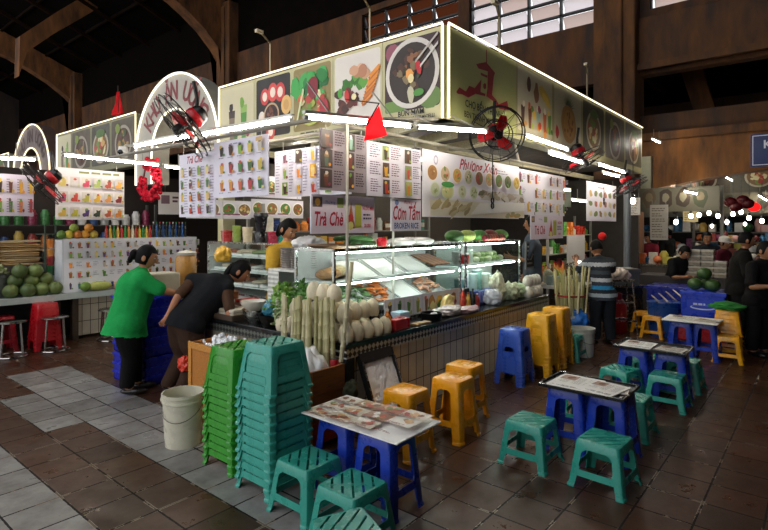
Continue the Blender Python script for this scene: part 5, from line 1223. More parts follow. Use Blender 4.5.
bowl((3.16, 3.98, CH), .13, .11, '2c2c2a', 'dark bowl under the teal bag on the left counter', 'dullmetal'); bowl((3.2, 4.28, CH), .14, .13, 'b8bab4', 'steel bowl of white noodles left of the teal bag', 'metal'); bowl((3.18, 4.3, CH+.12), .13, .09, 'd0cabc', 'white bowl nested on top of the steel bowl')
t = thing('metal_tray', 'tray of folded white towels near the bent woman\'s hand', 'tray', (3.22, 4.72, CH)); b = MB('4a3a2c'); b.box((-.16, -.24, 0), (.16, .24, .03)); b.build('tray_base', 'wood', t, bevel=.004); b = MB('4a3a2c'); b.bar((-.16, -.24, .04), (-.16, .24, .04), .015, .03); b.bar((-.16, -.24, .04), (.16, -.24, .04), .015, .03); b.build('tray_rim', 'wood', t)
for i in range(6):
    b = MB('c9c1ae' if i % 2 else 'b8ae98'); b.box((-.12, -.06, 0), (.12, .06, .035)); tag(b.build('folded_towel', 'cloth', loc=(3.22, 4.60+.14*(i % 3)-.02, CH+.03+.036*(i//3)), bevel=.012), f'folded pale towel on the counter tray, {"upper" if i > 2 else "lower"} layer, {ORD[i % 3]} from the right', 'towel', 'folded towels')
for i, (x, y, c_, h_, l_) in enumerate(((3.3, 4.98, 'c88a8a', .16, 'pink tub on the left counter under the glass case'), (3.34, 5.14, 'b07a7a', .15, 'dull pink tub left of the pink tub'), (3.38, 4.86, 'd8a8a0', .14, 'pale pink tub right of the pink tub'), (3.42, 5.02, 'a86a4a', .22, 'brown-lidded jar behind the pink tubs'))): tub((x, y, CH), .08, h_, c_, l_, 'd8c8c0' if i < 3 else '8a5a3a')
b = MB('c83a30'); b.box((3.3, 4.7, CH+.14), (3.55, 4.78, CH+.17)); 
tag(b.build('red_plate', 'plasticnew', loc=(0, 0, 0), bevel=.005), 'flat red plastic plate lying behind the towels', 'plate')
bottle((3.46, 4.34, CH), 'd07a24', 'orange juice bottle hung beside the plate cabinet', .24, .05, 'e0d8c8')
# refrigerated case on the left side, open shelves with white trays
t = glass_case(4.25, 4.85, 5.0, 6.8, .75, 1.45, 'white lit refrigerated case inside the stall, behind the bending woman in the vest', [.86, 1.06, 1.26], frame='dfe2e0')
b = MB('c9ccc9'); b.box((4.26, 5.02, 0), (4.85, 6.78, .745)); tag(b.build('case_plinth', 'paint'), 'white plinth cabinet under the refrigerated case', 'cabinet')
k = 0
for z in (.872, 1.072, 1.272):
    for i in range(5):
        y = 5.2+i*.35; b = MB('e4e4e0'); b.box((-.2, -.16, 0), (.2, .16, .03)); b.ball((0, 0, .045), (.17, .13, .04), rnd.choice(['b8846a', 'd8c8b0', '9aa87a', 'a86a5a', 'c8b08a', 'd8d4cc']), 12, 6, jit=.1)
        tag(b.build('filled_tray', 'ceramic', loc=(4.52, y, z)), f'white tray of food in the refrigerated case, {["bottom", "middle", "top"][k]} shelf, {ORD[i]} from the right', 'tray', 'trays in the refrigerated case')
    k += 1
t = thing('blender', 'black blender standing on the refrigerated case, left of the yellow dress', 'blender', (4.45, 5.85, 1.455)); b = MB('101012'); b.lathe([(0, 0), (.1, 0), (.1, .12), (.08, .15), (0, .15)], 18); b.build('motor_base', 'plasticnew', t, smooth=40); b = MB('1c1a20'); b.lathe([(.06, .15), (.09, .34), (.1, .36), (.09, .4), (0, .41)], 18); b.build('jug', 'plasticnew', t, smooth=40)
tub((4.45, 5.6, 1.455), .07, .14, 'a83048', 'crimson tub right of the black blender'); tub((4.45, 5.35, 1.455), .09, .1, '2a8a7a', 'teal tub on the refrigerated case by the yellow dress'); tub((4.45, 6.15, 1.455), .07, .2, 'd8c8a8', 'cream jar left of the black blender'); tub((4.45, 6.4, 1.455), .06, .22, '8aa04a', 'olive jar at the left end of the refrigerated case'); tub((4.45, 6.65, 1.455), .08, .15, 'b83a3a', 'red tub at the left end of the refrigerated case')
YB = at_d(223, 262, 5.75); crumple(YB, (.08, .1, .12), 'yellow plastic bag of food hanging above the bent woman', 'e0b040', 'plasticnew', 51); b = MB('c0bdb4'); b.tube([(0, 0, 0), (0, 0, 2.5-YB.z-.14)], .004, 5); tag(b.build('twine', 'cloth', loc=YB+V((0, 0, .14))), 'thin cord holding the yellow bag', 'cord')
t = thing('juice_dispenser', 'tan juice dispenser jar standing on the left counter behind the bent woman', 'dispenser', (3.3, 5.75, CH)); b = MB('a87a3a'); b.lathe([(0, .25), (.1, .25), (.12, .3), (.12, .55), (.1, .6), (0, .6)], 18); b.build('jar', 'plasticnew', t, smooth=40); b = MB('d0cabc'); b.box((-.12, -.12, 0), (.12, .12, .25)); b.build('stand', 'plasticnew', t, bevel=.01); b = MB('c8c4ba'); b.lathe([(.11, .6), (.12, .63), (0, .66)], 18); b.build('lid', 'plasticnew', t, smooth=40)
# shelving deep in the stall with jars
def shelf_unit(x0, x1, y, zs, label, d=.35, col='8a8880'):
    t = thing('shelf_unit', label, 'shelf', ((x0+x1)/2, y, 0)); w = (x1-x0)/2
    for x in (-w, w):
        for yy in (0, d): b = MB(col); b.box((x-.02, yy-.02, 0), (x+.02, yy+.02, zs[-1]+.4)); b.build('upright', 'paint', t)
    for z in zs: b = MB(col); b.box((-w, -.02, z-.02), (w, d+.02, z)); b.build('shelf_board', 'paint', t)
    return t
shelf_unit(4.75, 8.9, 6.2, [.5, .9, 1.25, 1.6], 'long grey shelf unit of jars and boxes against the stall back')
q = random.Random(4)
for z, nm in ((.9, 'second'), (1.25, 'third'), (1.6, 'top')):
    for i in range(22):
        x = 4.9+i*.182; c_ = q.choice(['8a2a24', '3a6a34', 'c8a040', 'd8d4c8', '2a3a6a', 'a85a2a', '6a4a2a', 'b8c0b8', '4a8a7a', 'c87a34']); h = q.uniform(.14, .3)
        if q.random() < .5:
            b = MB(c_); b.box((-.07, -.06, 0), (.07, .06, h)); b.box((-.072, -.062, h*.3), (.072, -.06, h*.7), 'd8d0c0'); nm_ = 'goods_box'; cat = 'box'
        else: b = MB(c_); b.lathe([(0, 0), (.06, 0), (.065, h*.7), (.04, h*.85), (.04, h), (0, h)], 12); nm_ = 'jar'; cat = 'jar'
        tag(b.build(nm_, 'plasticnew', loc=(x, 6.3, z+.001), smooth=40 if nm_ == 'jar' else None), f'{"box" if cat == "box" else "jar"} on the {nm} board of the long grey shelf, {ORD[i]} from the left', cat, 'goods on the long grey shelf')
# ================================================================ DRINKS STALL ACROSS THE AISLE
t = thing('stall_counter', 'pale grey counter of the drinks stall with cream board below, behind the green shirt', 'counter', (3.6, SY, 0))
b = MB('9aa3a0'); b.box((-3.2, .0, .64), (3.1, .75, .70)); b.build('worktop', 'paint', t, bevel=.006)
b = MB('aab4b0'); b.box((-3.2, -.01, .62), (3.1, .02, .705)); b.build('front_edge', 'paint', t)
b = MB('1c1816'); b.box((-3.2, .6, 0), (3.1, .7, .64)); b.build('back_board', 'matte', t)
b = MB('b8ab84'); b.box((-.45, .2, .04), (2.9, .24, .6)); b.build('cream_board', 'walltile_x', t)
for x in (-.72, -.48, .9, 2.1): b = MB('4a3a2c'); b.box((x-.04, .1, 0), (x+.04, .2, .64)); b.build('timber_post', 'wood', t)
z0, z1 = .70, 1.49
t = thing('menu_showcase', 'long showcase front covered in rows of drink photos on the drinks stall counter', 'showcase', (3.93, SY+.1, z0))
B = Board((-.97, -.005, .01), (1, 0, 0), (0, 0, 1), 2.1, z1-z0-.02, 'dcdce2', .01)
cols_ = 18
for i in range(cols_):
    for j in range(5):
        x, y = .05+i*.115, .06+j*.145
        if j == 0: B.drink(x+.04, y-.02, .035, .1, rnd.choice(['2a6a6a', '2a4a8a', '3a8a5a', '4a3a5a'])); continue
        if rnd.random() < .12: B.lines(x, x+.08, y+.08, 3, .025, .01, '8a8a9a'); continue
        if rnd.random() < .3: B.rect(x, y, x+.08, y+.1, 'c9c9cc')
        B.drink(x+.04, y, .05, .1, rnd.choice(DRINKS+['3a4a2a', '5a3a6a', '8a8a8a', '7fa04a', 'b8b0a0']))
B.build('printed_front', 'print', t, raw=True)
b = MB('c9cdd0'); b.box((-.99, 0, 0), (1.15, .5, .012)); b.box((-.99, 0, z1-z0-.012), (1.15, .5, z1-z0)); b.box((-.99, 0, 0), (-.97, .5, z1-z0)); b.box((1.13, 0, 0), (1.15, .5, z1-z0)); b.build('showcase_frame', 'paint', t)
for i in range(24):
    c_ = ['a83a2a', 'c8a83a', '2a7a34', 'd8b04a', 'b02a2a', '3a8a3a', 'c87a2c', 'd8d0b0'][i % 8] if i < 13 else ['1c3a6a', '15181c', '24508a', '1a1a1c'][i % 4]
    bottle((3.62+i*.058, SY+.25, z1), c_, f'bottle on top of the menu showcase, {ORD[i]} from the left', .2 if i < 13 else .26, .024, ['c83030', 'd8d0c0', '2a8a3a'][i % 3], group='bottles on the menu showcase')
b = MB(); 
for i in range(9):
    b = MB('d8c86a' if i % 3 else 'a8b84a'); b.ball((0, 0, .04), (.05, .04, .04), n=9, m=7); tag(b.build('mango', 'fruit', loc=(4.35+.06*i, SY+.42, z1+.3+.03*(i % 3)-.3), smooth=0), 'yellow fruit on the showcase behind the bottles', 'fruit', 'fruit behind the bottles')
for i, (x, c_) in enumerate(((3.0, '5a7a2c'), (3.1, 'c8b43a'), (3.22, 'c87a2c'), (3.32, 'd89a34'), (3.45, 'b8a03a'), (3.17, '8a9a3a'), (3.38, 'c8862c'))):
    b = MB(c_); b.ball((0, 0, .06), (.065, .06, .065), n=12, m=8); tag(b.build('orange', 'fruit', loc=(x, SY+.3, z1+(.1 if i > 4 else 0)), smooth=0), f'ripe fruit in the row under the square smoothie menu, {ORD[i]} placed', 'fruit', 'fruit under the smoothie menu')
# fruit in front
b = MB('a8b05a'); b.ball((0, 0, .07), (.2, .075, .07), n=16, m=10); b.ball((-.2, 0, .08), (.08, .07, .07), '6a8a34', 10, 7); tag(b.build('papaya', 'fruit', loc=(3.42, SY-.02+.05, .705), rot=(0, 0, .1), smooth=0), 'long yellow-green papaya lying before the menu showcase', 'fruit')
b = MB('c09a84'); b.box((-.1, -.05, 0), (.1, .05, .12)); tag(b.build('fruit_pack', 'plasticnew', loc=(3.74, SY+.04, .705), bevel=.02), 'pink wrapped pack right of the papaya', 'pack')
# green coconuts in a heap on the counter
gco = [(2.32, .02, 0), (2.5, -.03, 0), (2.68, 0, 0), (2.85, -.01, 0), (2.4, .1, .13), (2.58, .06, .13), (2.76, .05, .13), (2.42, .0, .27), (2.62, .03, .26)]
for i, (x, y, z) in enumerate(gco):
    b = MB(['5a6a34', '4a5c2c', '66783c'][i % 3]); b.ball((0, 0, .09), (.1, .095, .095), n=16, m=11, jit=.02); b.ball((0, 0, .185), (.02, .02, .012), '3a2a1c', 8, 5)
    tag(b.build('green_coconut', 'fruit', loc=(x, SY+.12+y, .70+z), smooth=0, rot=(rnd.uniform(-.1, .1), rnd.uniform(-.1, .1), 0)), 'green coconut in the ' + ['bottom row', 'middle row', 'top row'][0 if i < 4 else 1 if i < 7 else 2] + f' of the drinks stall heap, {ORD[i if i < 4 else i-4 if i < 7 else i-7]} from the left', 'coconut', 'green coconuts on the drinks stall')
for i in range(11):
    b = MB(['c8a878', 'b08a5a', 'd8bc8c', '9a7a4a'][i % 4]); b.box((-.36, -.2, 0), (.36, .2, .022)); tag(b.build('folded_carton', 'paper', loc=(2.45+rnd.uniform(-.04, .04), SY+.75, 1.12+.032*i), rot=(0, rnd.uniform(-.04, .04), rnd.uniform(-.12, .12))), ('topmost' if i == 10 else ORD[10-i]) + (' flattened carton in the pile at the far left' if i == 10 else ' flattened carton from the top of the pile at the far left'), 'carton', 'flattened cartons')
b = MB('4a4440'); b.box((1.9, SY+.5, .7), (2.9, SY+1.0, 1.115)); tag(b.build('crate_stand', 'matte'), 'dark stand under the flattened cartons', 'stand')
b = MB('3f7a9a'); b.ball((0, 0, .1), (.2, .14, .1), n=16, m=9, jit=.08); tag(b.build('blue_bag', 'plasticnew', loc=(2.62, SY+.36, .705), smooth=0), 'light blue bag behind the green coconuts', 'bag')
bucket((2.22, SY+.35, .70), 'grey pail of greens at the far left of the drinks stall counter', .14, .3, '5a5c5a', False); greens((2.22, SY+.35, 1.0), (.13, .13, .14), 60, ['7a8a4a', '9aa86a', 'c8c8a0'], 'greens in the grey pail at the far left')
b = MB('1c2f9a'); b.box((-.2, -.1, 0), (.2, .1, .22)); tag(b.build('blue_crate', 'plasticnew', loc=(1.75, SY-.1, .705), rot=(0, R(-25), .3), bevel=.02), 'blue plastic crate tilted at the left edge of the picture', 'crate')
bucket((1.9, SY+.1, .70), 'purple pail at the left edge of the picture', .12, .2, '4a3a5a', False)
t = thing('shelf_unit', 'grey wire rack of jars beside the showcase, behind the seated vendor at the drinks stall', 'shelf', (2.9, SY+.5, 0))
for z in (.95, 1.2, 1.55): b = MB('4a5a50'); b.box((-.08, -.1, z), (.06, .3, z+.015)); b.build('shelf_board', 'paint', t)
for x in (-.08, .06): b = MB('3a4a40'); b.box((x-.01, -.1, .7), (x+.01, -.08, 1.7)); b.build('upright', 'paint', t)
for i, (z, c_) in enumerate(((1.215, 'c8843a'), (.965, '2a5a34'), (1.36, 'c8752a'), (1.1, '8a2a2a'))): tub((2.89, SY+.42, z), .05, .12, c_, ['orange jar on the wire rack', 'dark green jar on the wire rack', 'upper orange jar on the wire rack', 'red jar on the wire rack'][i])
shelf_unit(1.2, 5.2, 10.2, [.9, 1.3, 1.7], 'dark shelf unit of goods at the back of the drinks stall', col='5a5854')
for z, nm in ((.9, 'lowest'), (1.3, 'middle'), (1.7, 'top')):
    for i in range(20):
        c_ = q.choice(['9a3a2c', '3a7a3a', 'c8a84a', 'd8d4cc', '2a4a7a', 'a8642c', 'b8b8b0', '8a2a4a']); h = q.uniform(.15, .3); b = MB(c_); b.lathe([(0, 0), (.07, 0), (.075, h*.75), (.05, h*.9), (.05, h), (0, h)], 10)
        tag(b.build('jar', 'plasticnew', loc=(1.35+i*.195, 10.3, z+.001), smooth=40), f'jar on the {nm} board of the drinks stall back shelf, {ORD[i]} from the left', 'jar', 'jars at the back of the drinks stall')
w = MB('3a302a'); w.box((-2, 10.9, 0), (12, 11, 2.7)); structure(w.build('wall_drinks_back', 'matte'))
# round steel stools under the counter
def steel_stool(loc, label):
    t = thing('steel_stool', label, 'stool', loc, group='round steel stools at the drinks stall'); b = MB('b8b6b2'); b.lathe([(0, .435), (.15, .435), (.165, .442), (.165, .455), (.15, .462), (0, .464)], 26); b.build('seat', 'chrome', t, smooth=40)
    for k in range(4):
        a = k*math.pi/2+.5; b = MB('c0bebb'); b.tube([(.13*math.cos(a), .13*math.sin(a), .44), (.165*math.cos(a), .165*math.sin(a), .012)], .011, 8); b.build('leg', 'chrome', t, smooth=40)
    b = MB('c0bebb'); b.tube([(.17*math.cos(k*math.tau/26), .17*math.sin(k*math.tau/26), .014) for k in range(26)], .011, 7, closed=True); b.build('foot_ring', 'chrome', t, smooth=40)
steel_stool((2.2, 8.05, 0), 'round steel stool at the far left, nearest the picture edge'); steel_stool((2.68, 8.0, 0), 'round steel stool in front of the red plastic stool'); steel_stool((3.45, 8.12, 0), 'round steel stool before the cream board, behind the green shirt')
for i, (loc, s_, lab) in enumerate((((2.85, 5.75, 0), 1, 'blue plastic crate of the stack right behind the green shirt, standing on the floor'), ((2.85, 5.75, .31), 1, 'blue plastic crate in the middle of the stack behind the green shirt'), ((2.83, 5.74, .62), .8, 'blue plastic crate on top of the stack behind the green shirt'))):
    t = thing('blue_crate', lab, 'crate', loc, R(6), 'blue crates behind the green shirt'); b = MB('16209a'); w_, d_, h_ = .22, .3, .3
    b.box((-w_, -d_, 0), (w_, d_, .02)); 
    for x in (-w_, w_-.015): b.box((x, -d_, 0), (x+.015, d_, h_))
    for y in (-d_, d_-.015): b.box((-w_, y, 0), (w_, y+.015, h_))
    b.build('crate_shell', 'plasticnew', t, bevel=.004); b = MB('1c2ab0')
    for z in (.08, .17, .27):
        b.box((-w_-.012, -d_-.012, z), (w_+.012, -d_, z+.025)); b.box((-w_-.012, d_, z), (w_+.012, d_+.012, z+.025)); b.box((-w_-.012, -d_, z), (-w_, d_, z+.025)); b.box((w_, -d_, z), (w_+.012, d_, z+.025))
    b.build('crate_ribs', 'plasticnew', t)
b = MB('b8b0a0'); b.box((-.2, -.15, 0), (.2, .15, .24)); tag(b.build('foam_box', 'matte', loc=(2.88, 5.62, .93), bevel=.02), 'pale foam box on the blue crates by the green-shirted woman\'s hands', 'box')
crumple((2.72, 4.78, .28), (.05, .07, .1), 'orange-red plastic bag hanging low between the two women', 'd8402a', 'plasticnew', 61)

# ================================================================ RIGHT BACKGROUND
def crate(loc, s_, col, label, cat='crate', name='crate', rz=0, mat='plasticnew', open_=True):
    t = thing(name, label, cat, loc, rz); w_, d_, h_ = s_; b = MB(col); b.box((-w_, -d_, 0), (w_, d_, h_)); b.build('shell', mat, t, bevel=.015); b = MB(col); b.box((-w_-.015, -d_-.015, h_-.05), (w_+.015, d_+.015, h_+.005)); b.build('rim', mat, t, bevel=.005); return t
ct = crate((9.15, 1.36, .36), (.3, .28, .36), '1d3fc4', 'bright blue crate with white oval mark, standing on a red crate behind the farthest table', rz=YAW-R(90)+R(90)-R(39.7))
B = Board((-.301, .2, .08), (0, -1, 0), (0, 0, 1), .4, .16, '1d3fc4', .002); B.disc(.2, .06, .16, .035, 'c8d4f0', 20); B.disc(.2, .068, .14, .025, '1d3fc4', 20); B.lines(.08, .34, .09, 1, .02, .03, 'c8d4f0'); o = B.build('white_mark', 'print', ct, raw=True)
crate((9.2, 1.36, 0), (.36, .32, .35), 'a01420', 'red crate under the bright blue crate', rz=0)
crate((9.75, 1.95, .35), (.3, .3, .35), '1a2a8a', 'dark blue crate of white packets behind the blue drum', rz=0); crate((9.75, 1.95, 0), (.3, .3, .33), '1c1c22', 'black crate under the dark blue crate')
t = thing('blue_drum', 'blue plastic drum holding folded papers, left of the bright blue crate', 'drum', (9.0, 1.9, 0)); b = MB('1c4a94'); b.lathe([(0, 0), (.2, 0), (.22, .2), (.23, .5), (.24, .52), (0, .52)], 22); b.build('drum_body', 'plastic', t, smooth=40)
for i in range(4): b = MB('b8a890' if i % 2 else 'a09078'); b.box((-.14, -.03, 0), (.14, .03, .015)); tag(b.build('folded_paper', 'paper', loc=(8.92+.05*i, 1.98-.09*i, .54+.03*i), rot=(R(35), R(-20), R(40))), f'folded brown paper stuck in the blue drum, {ORD[i]} from the left', 'paper', 'folded papers in the drum')
for i, (x, y, z) in enumerate(((9.05, 1.26, .72), (9.1, 1.5, .72), (9.25, 1.35, .72), (9.12, 1.38, .88))):
    b = MB('3a5a24'); b.ball((0, 0, .09), (.11, .1, .09), n=14, m=9); tag(b.build('green_melon', 'fruit', loc=(x, y, z+.003), smooth=0), ['dark green melon at the right front of the bright blue crate', 'dark green melon at the left front of the bright blue crate', 'dark green melon at the back of the bright blue crate', 'dark green melon topmost on the bright blue crate'][i], 'melon')
k = 0
b = MB('3a3634'); b.box((10.4, .6, 0), (11.0, 2.6, .8)); tag(b.build('box_table', 'matte', bevel=.01), 'dark table carrying the stacked takeaway boxes', 'table')
for c_ in range(4):
    for r_ in range(5):
        x, y, z = 10.6+.02*(c_ % 2), 1.36+.19*c_, .805+.095*r_
        if c_ < 1 and r_ > 2: continue
        b = MB('8a8270'); b.box((-.09, -.088, 0), (.09, .088, .05)); b.box((-.095, -.093, .052), (.095, .093, .085), 'b8b2a0'); b.box((-.092, -.09, .046), (.092, .09, .054), '8a6a3a')
        tag(b.build('takeaway_box', 'plasticnew', loc=(x, y, z)), f'takeaway box in the stacked wall of boxes, {["bottom", "second", "middle", "fourth", "top"][r_]} layer, {ORD[c_]} from the right', 'box', 'stacked takeaway boxes')
crumple((8.2, .98, .6), (.2, .19, .05), 'bright green cloth spread over the stack of yellow stools at the right', '2f7a34', 'cloth', 71, 'green_cloth', 'cloth', 1)
# silver fan box, trolley, red tank, table in front of the striped shirt
t = thing('floor_fan', 'dark square box fan with round grille under a steel tray, behind the low yellow stools', 'fan', (9.4, 2.62, 0), -R(50)); b = MB('1c1c1e'); b.box((-.3, -.12, .05), (.3, .12, .66)); b.build('fan_box', 'plasticnew', t, bevel=.02)
b = MB('5a4a44'); 
for r_ in (.26, .2, .14, .08): b.tube([(r_*math.cos(k*math.tau/26), -.135, .35+r_*math.sin(k*math.tau/26)) for k in range(26)], .007, 5, closed=True)
for k in range(12): a = k*math.tau/12; b.tube([(.03*math.cos(a), -.135, .35+.03*math.sin(a)), (.27*math.cos(a), -.135, .35+.27*math.sin(a))], .004, 4)
b.build('grille', 'dullmetal', t); b = MB('8a8a88'); b.box((-.34, -.2, .67), (.34, .2, .7)); b.build('steel_tray', 'metal', t)
crate((9.5, 2.7, .7), (.26, .2, .26), '8a8d8c', 'grey steel box on the box fan, left of the seated vendor', 'box', 'steel_box', -R(50), 'dullmetal')
t = thing('step_trolley', 'tall chrome stand with bars, right of the striped shirt', 'stand', (8.35, 2.35, 0), -R(50)); 
for x in (-.2, .2):
    for y in (-.14, .14): b = MB('b0b0ae'); b.tube([(x*.7, y*.7, .86), (x, y, 0)], .012, 7); b.build('leg', 'metal', t, smooth=40)
b = MB('b0b0ae')
for z in (.28, .55): s_ = 1-.35*z; b.tube([(-.2*s_, -.14*s_, z), (.2*s_, -.14*s_, z), (.2*s_, .14*s_, z), (-.2*s_, .14*s_, z)], .008, 6, closed=True)
b.build('crossbar', 'metal', t); b = MB('c8c4bc'); b.box((-.17, -.13, .86), (.17, .13, .89)); b.build('top_plate', 'metal', t)
crumple((8.35, 2.35, .89), (.14, .12, .12), 'pinkish bag on top of the chrome stand', 'b8a89c', 'plasticnew', 72)
t = thing('gas_cylinder', 'red gas cylinder behind the chrome stand', 'cylinder', (8.8, 2.55, 0)); b = MB('a81420'); b.lathe([(0, 0), (.15, 0), (.17, .04), (.17, .42), (.12, .52), (.04, .55), (0, .55)], 20); b.build('tank', 'paint', t, smooth=40); b = MB('7a1018'); b.lathe([(.1, .52), (.1, .62), (.09, .62), (.09, .52)], 16); b.build('collar', 'paint', t, smooth=40)
t = thing('work_table', 'white-topped work table in front of the striped shirt', 'table', (8.6, 3.2, 0)); b = MB('c8c6c0'); b.box((-.9, -.4, .74), (.9, .45, .78)); b.build('table_top', 'paint', t)
for x in (-.85, .85):
    for y in (-.36, .4): b = MB('8a8a88'); b.box((x-.02, y-.02, 0), (x+.02, y+.02, .74)); b.build('leg', 'metal', t)
crumple(at_d(579, 330, 7.25), (.13, .13, .2), 'bright blue plastic bag hanging by the striped shirt\'s knees', '1f62b4', 'plasticnew', 73)
b = MB('8a9a98'); b.box((-.12, -.16, 0), (.12, .16, .14)); tag(b.build('tub', 'plasticnew', loc=(7.9, 3.1, .781), bevel=.015), 'grey-blue tub on the work table left of the striped shirt', 'tub')
crumple((7.95, 3.3, .785), (.08, .08, .16), 'clear bag of pale limes on the work table', 'b0b49c', 'plasticnew', 74); crumple((8.3, 3.3, .785), (.07, .07, .15), 'bag of yellow-green fruit beside the clear bag', '9aa03a', 'plasticnew', 75)
for i in range(10): bottle((8.0+.12*i, 3.5, .781), rnd.choice(['a83a24', 'c87a34', 'd8b060', '5a3a24', 'd8d4c8', '3a6a3a']), f'sauce bottle at the back of the work table, {ORD[i]} from the left', rnd.uniform(.2, .3), .035, group='sauce bottles on the work table')
t = thing('steam_pot', 'large steaming aluminium pot in front of the striped shirt', 'pot', (8.75, 3.1, .781)); b = MB('b8bab8'); b.lathe([(0, 0), (.2, 0), (.21, .24), (.22, .25), (.2, .25), (.19, .02), (0, .02)], 24); b.build('pot_body', 'metal', t, smooth=40); b = MB('d4d6d6'); b.lathe([(.21, .255), (.2, .28), (.05, .33), (0, .34)], 24); b.build('lid', 'metal', t, smooth=40)
b = MB('d8d6d2'); b.box((10.0, 3.75, .9), (10.9, 3.78, 1.5)); tag(b.build('white_board', 'print'), 'white splash panel behind the work table, under the lit dish menu', 'panel')
for (x, c_, l_) in ((9.3, 'c02020', 'round red lantern beside the white splash panel'),): b = MB(c_); b.ball((0, 0, 0), (.07, .07, .07), n=14, m=9); tag(b.build('red_lantern', 'cloth', loc=(9.6, 3.0, 1.5), smooth=0), l_, 'lantern')
b = MB('6a7076'); b.lathe([(0, 0), (.06, 0), (.06, 2.7), (0, 2.7)], 14); tag(b.build('steel_post', 'paint', loc=(10.2, 2.75, 0), smooth=40), 'blue-grey steel post rising right of the lit dish menu', 'post')
shelf_unit(9.5, 11.85, 3.95, [.8, 1.15, 1.5], 'shelf unit of coloured goods behind the striped shirt at the stall end', col='8a8880')
for z, nm in ((.8, 'lowest'), (1.15, 'middle'), (1.5, 'top')):
    for i in range(13):
        c_ = q.choice(['c83a2a', 'd8a83a', '4a8a3a', 'e4e0d8', 'c8702c', 'd8d0b8', '8aa83a', 'b03a4a']); h = q.uniform(.12, .28); b = MB(c_)
        if i % 2: b.box((-.07, -.06, 0), (.07, .06, h))
        else: b.lathe([(0, 0), (.065, 0), (.07, h*.7), (.04, h*.85), (.04, h), (0, h)], 12)
        tag(b.build('goods_box' if i % 2 else 'jar', 'plasticnew', loc=(9.6+.178*i, 4.05, z+.001), smooth=None if i % 2 else 40), f'{"box" if i % 2 else "jar"} on the {nm} board of the shelf behind the striped shirt, {ORD[i]} from the left', 'box' if i % 2 else 'jar', 'goods behind the striped shirt')
lamp((9.6, 3.55, 2.15), (11.2, 3.55, 2.15), 'added fill tube over the goods shelf behind the striped shirt')  # extra lamp, put in to light the goods shelf
# low partitions and far stalls down the aisle
def far_stall(x, y0, y1, label, col, top=.85, menu=True, glow=True, seed=0):
    qq = random.Random(seed); t = thing('far_stall', label, 'stall', (x, (y0+y1)/2, 0)); w_ = (y1-y0)/2
    b = MB(col); b.box((0, -w_, 0), (.7, w_, top)); b.build('stall_counter', 'matte', t); b = MB('6a665c'); b.box((-.03, -w_-.03, top), (.75, w_+.03, top+.04)); b.build('worktop', 'metal', t)
    for y in (-w_, w_): b = MB('6a665c'); b.box((.6, y-.03, top), (.66, y+.03, 2.5)); b.build('post', 'paint', t)
    B = Board((.3, w_, 1.98), (0, -1, 0), (0, 0, 1), 2*w_, .5, '5f5a48', .02)
    for i in range(int(w_*6)): B.disc(.2+i*.32, .28, .13, .2, qq.choice(['4a3a2a', '3a4024', '5a4a34', '3a2a1c', '6a6048', '4a4a34']), 10, 0, .15); B.disc(.2+i*.32, .3, .07, .1, qq.choice(['7a6a4a', '5a2a1c', '2a3418', '7a745c']), 8, 0, .2)
    B.build('stall_sign', 'print', t, raw=True)
    return t
def goods(n, x0, x1, y0, y1, z, lab, grp, seed, hmin=.1, hmax=.28, rmin=.05, rmax=.1):
    qq = random.Random(seed)
    for i in range(n):
        c_ = qq.choice(['a83a2a', 'c8a04a', 'd8d4cc', '3a6a3a', '8a4a6a', 'c86a3a', 'e0d8c8', '2a5a7a', 'b8b04a', '6a2a2a', 'd8a8a0']); h, r_ = qq.uniform(hmin, hmax), qq.uniform(rmin, rmax); b = MB(c_)
        if i % 3 == 0: b.box((-r_, -r_, 0), (r_, r_, h))
        elif i % 3 == 1: b.lathe([(0, 0), (r_*.9, 0), (r_, h*.7), (r_*.5, h), (0, h)], 10)
        else: b.ball((0, 0, r_*.9), (r_, r_, r_*.9), n=9, m=6)
        tag(b.build(['goods_box', 'jar', 'fruit'][i % 3], 'plasticnew', loc=(qq.uniform(x0, x1), y0+(y1-y0)*(i+.5)/n, z), smooth=40 if i % 3 else None), lab, ['box', 'jar', 'fruit'][i % 3], grp)
far_stall(12.0, 1.6, 3.4, 'far stall behind the seated vendor, with a long sign of oval photos', '4a4038', seed=1); goods(18, 12.1, 12.6, 1.7, 3.3, .89, 'goods heaped on the far stall behind the seated vendor', 'goods on the first far stall', 2)
far_stall(15.0, -1.6, 2.6, 'far stall beyond the standing man, under the brown arched beam', '3a3430', seed=3); goods(34, 15.1, 15.7, -1.4, 2.5, .89, 'goods heaped on the far stall beyond the standing man', 'goods on the second far stall', 4)
goods(30, 15.2, 15.6, -1.4, 2.5, 1.3, 'packets hung above the far stall beyond the standing man', 'packets above the second far stall', 14, .15, .35)
b = MB('5a564c'); b.box((15.1, -1.6, 1.27), (15.7, 2.6, 1.295)); tag(b.build('upper_shelf', 'paint'), 'upper shelf of the far stall beyond the standing man', 'shelf')
far_stall(19.5, -4, 5.0, 'farthest stall down the aisle, seen between heads', '3a302a', seed=5); goods(40, 19.6, 20.1, -3.8, 4.8, .89, 'goods heaped on the farthest stall down the aisle', 'goods on the farthest stall', 6, .2, .5, .08, .16)
goods(36, 19.6, 20.1, -3.8, 4.8, 1.5, 'goods on the upper shelf of the farthest stall', 'goods on the upper farthest shelf', 16, .2, .5, .08, .16)
b = MB('5a564c'); b.box((19.5, -4, 1.46), (20.2, 5, 1.49)); tag(b.build('upper_shelf', 'paint'), 'upper shelf of the farthest stall', 'shelf')
far_stall(10.9, -2.4, -.2, 'dim stall at the right edge of the picture, behind the dark-clothed people', '2a2422', seed=8); goods(20, 11.0, 11.5, -2.2, .0, .89, 'goods on the dim stall at the right edge', 'goods on the right-edge stall', 9)
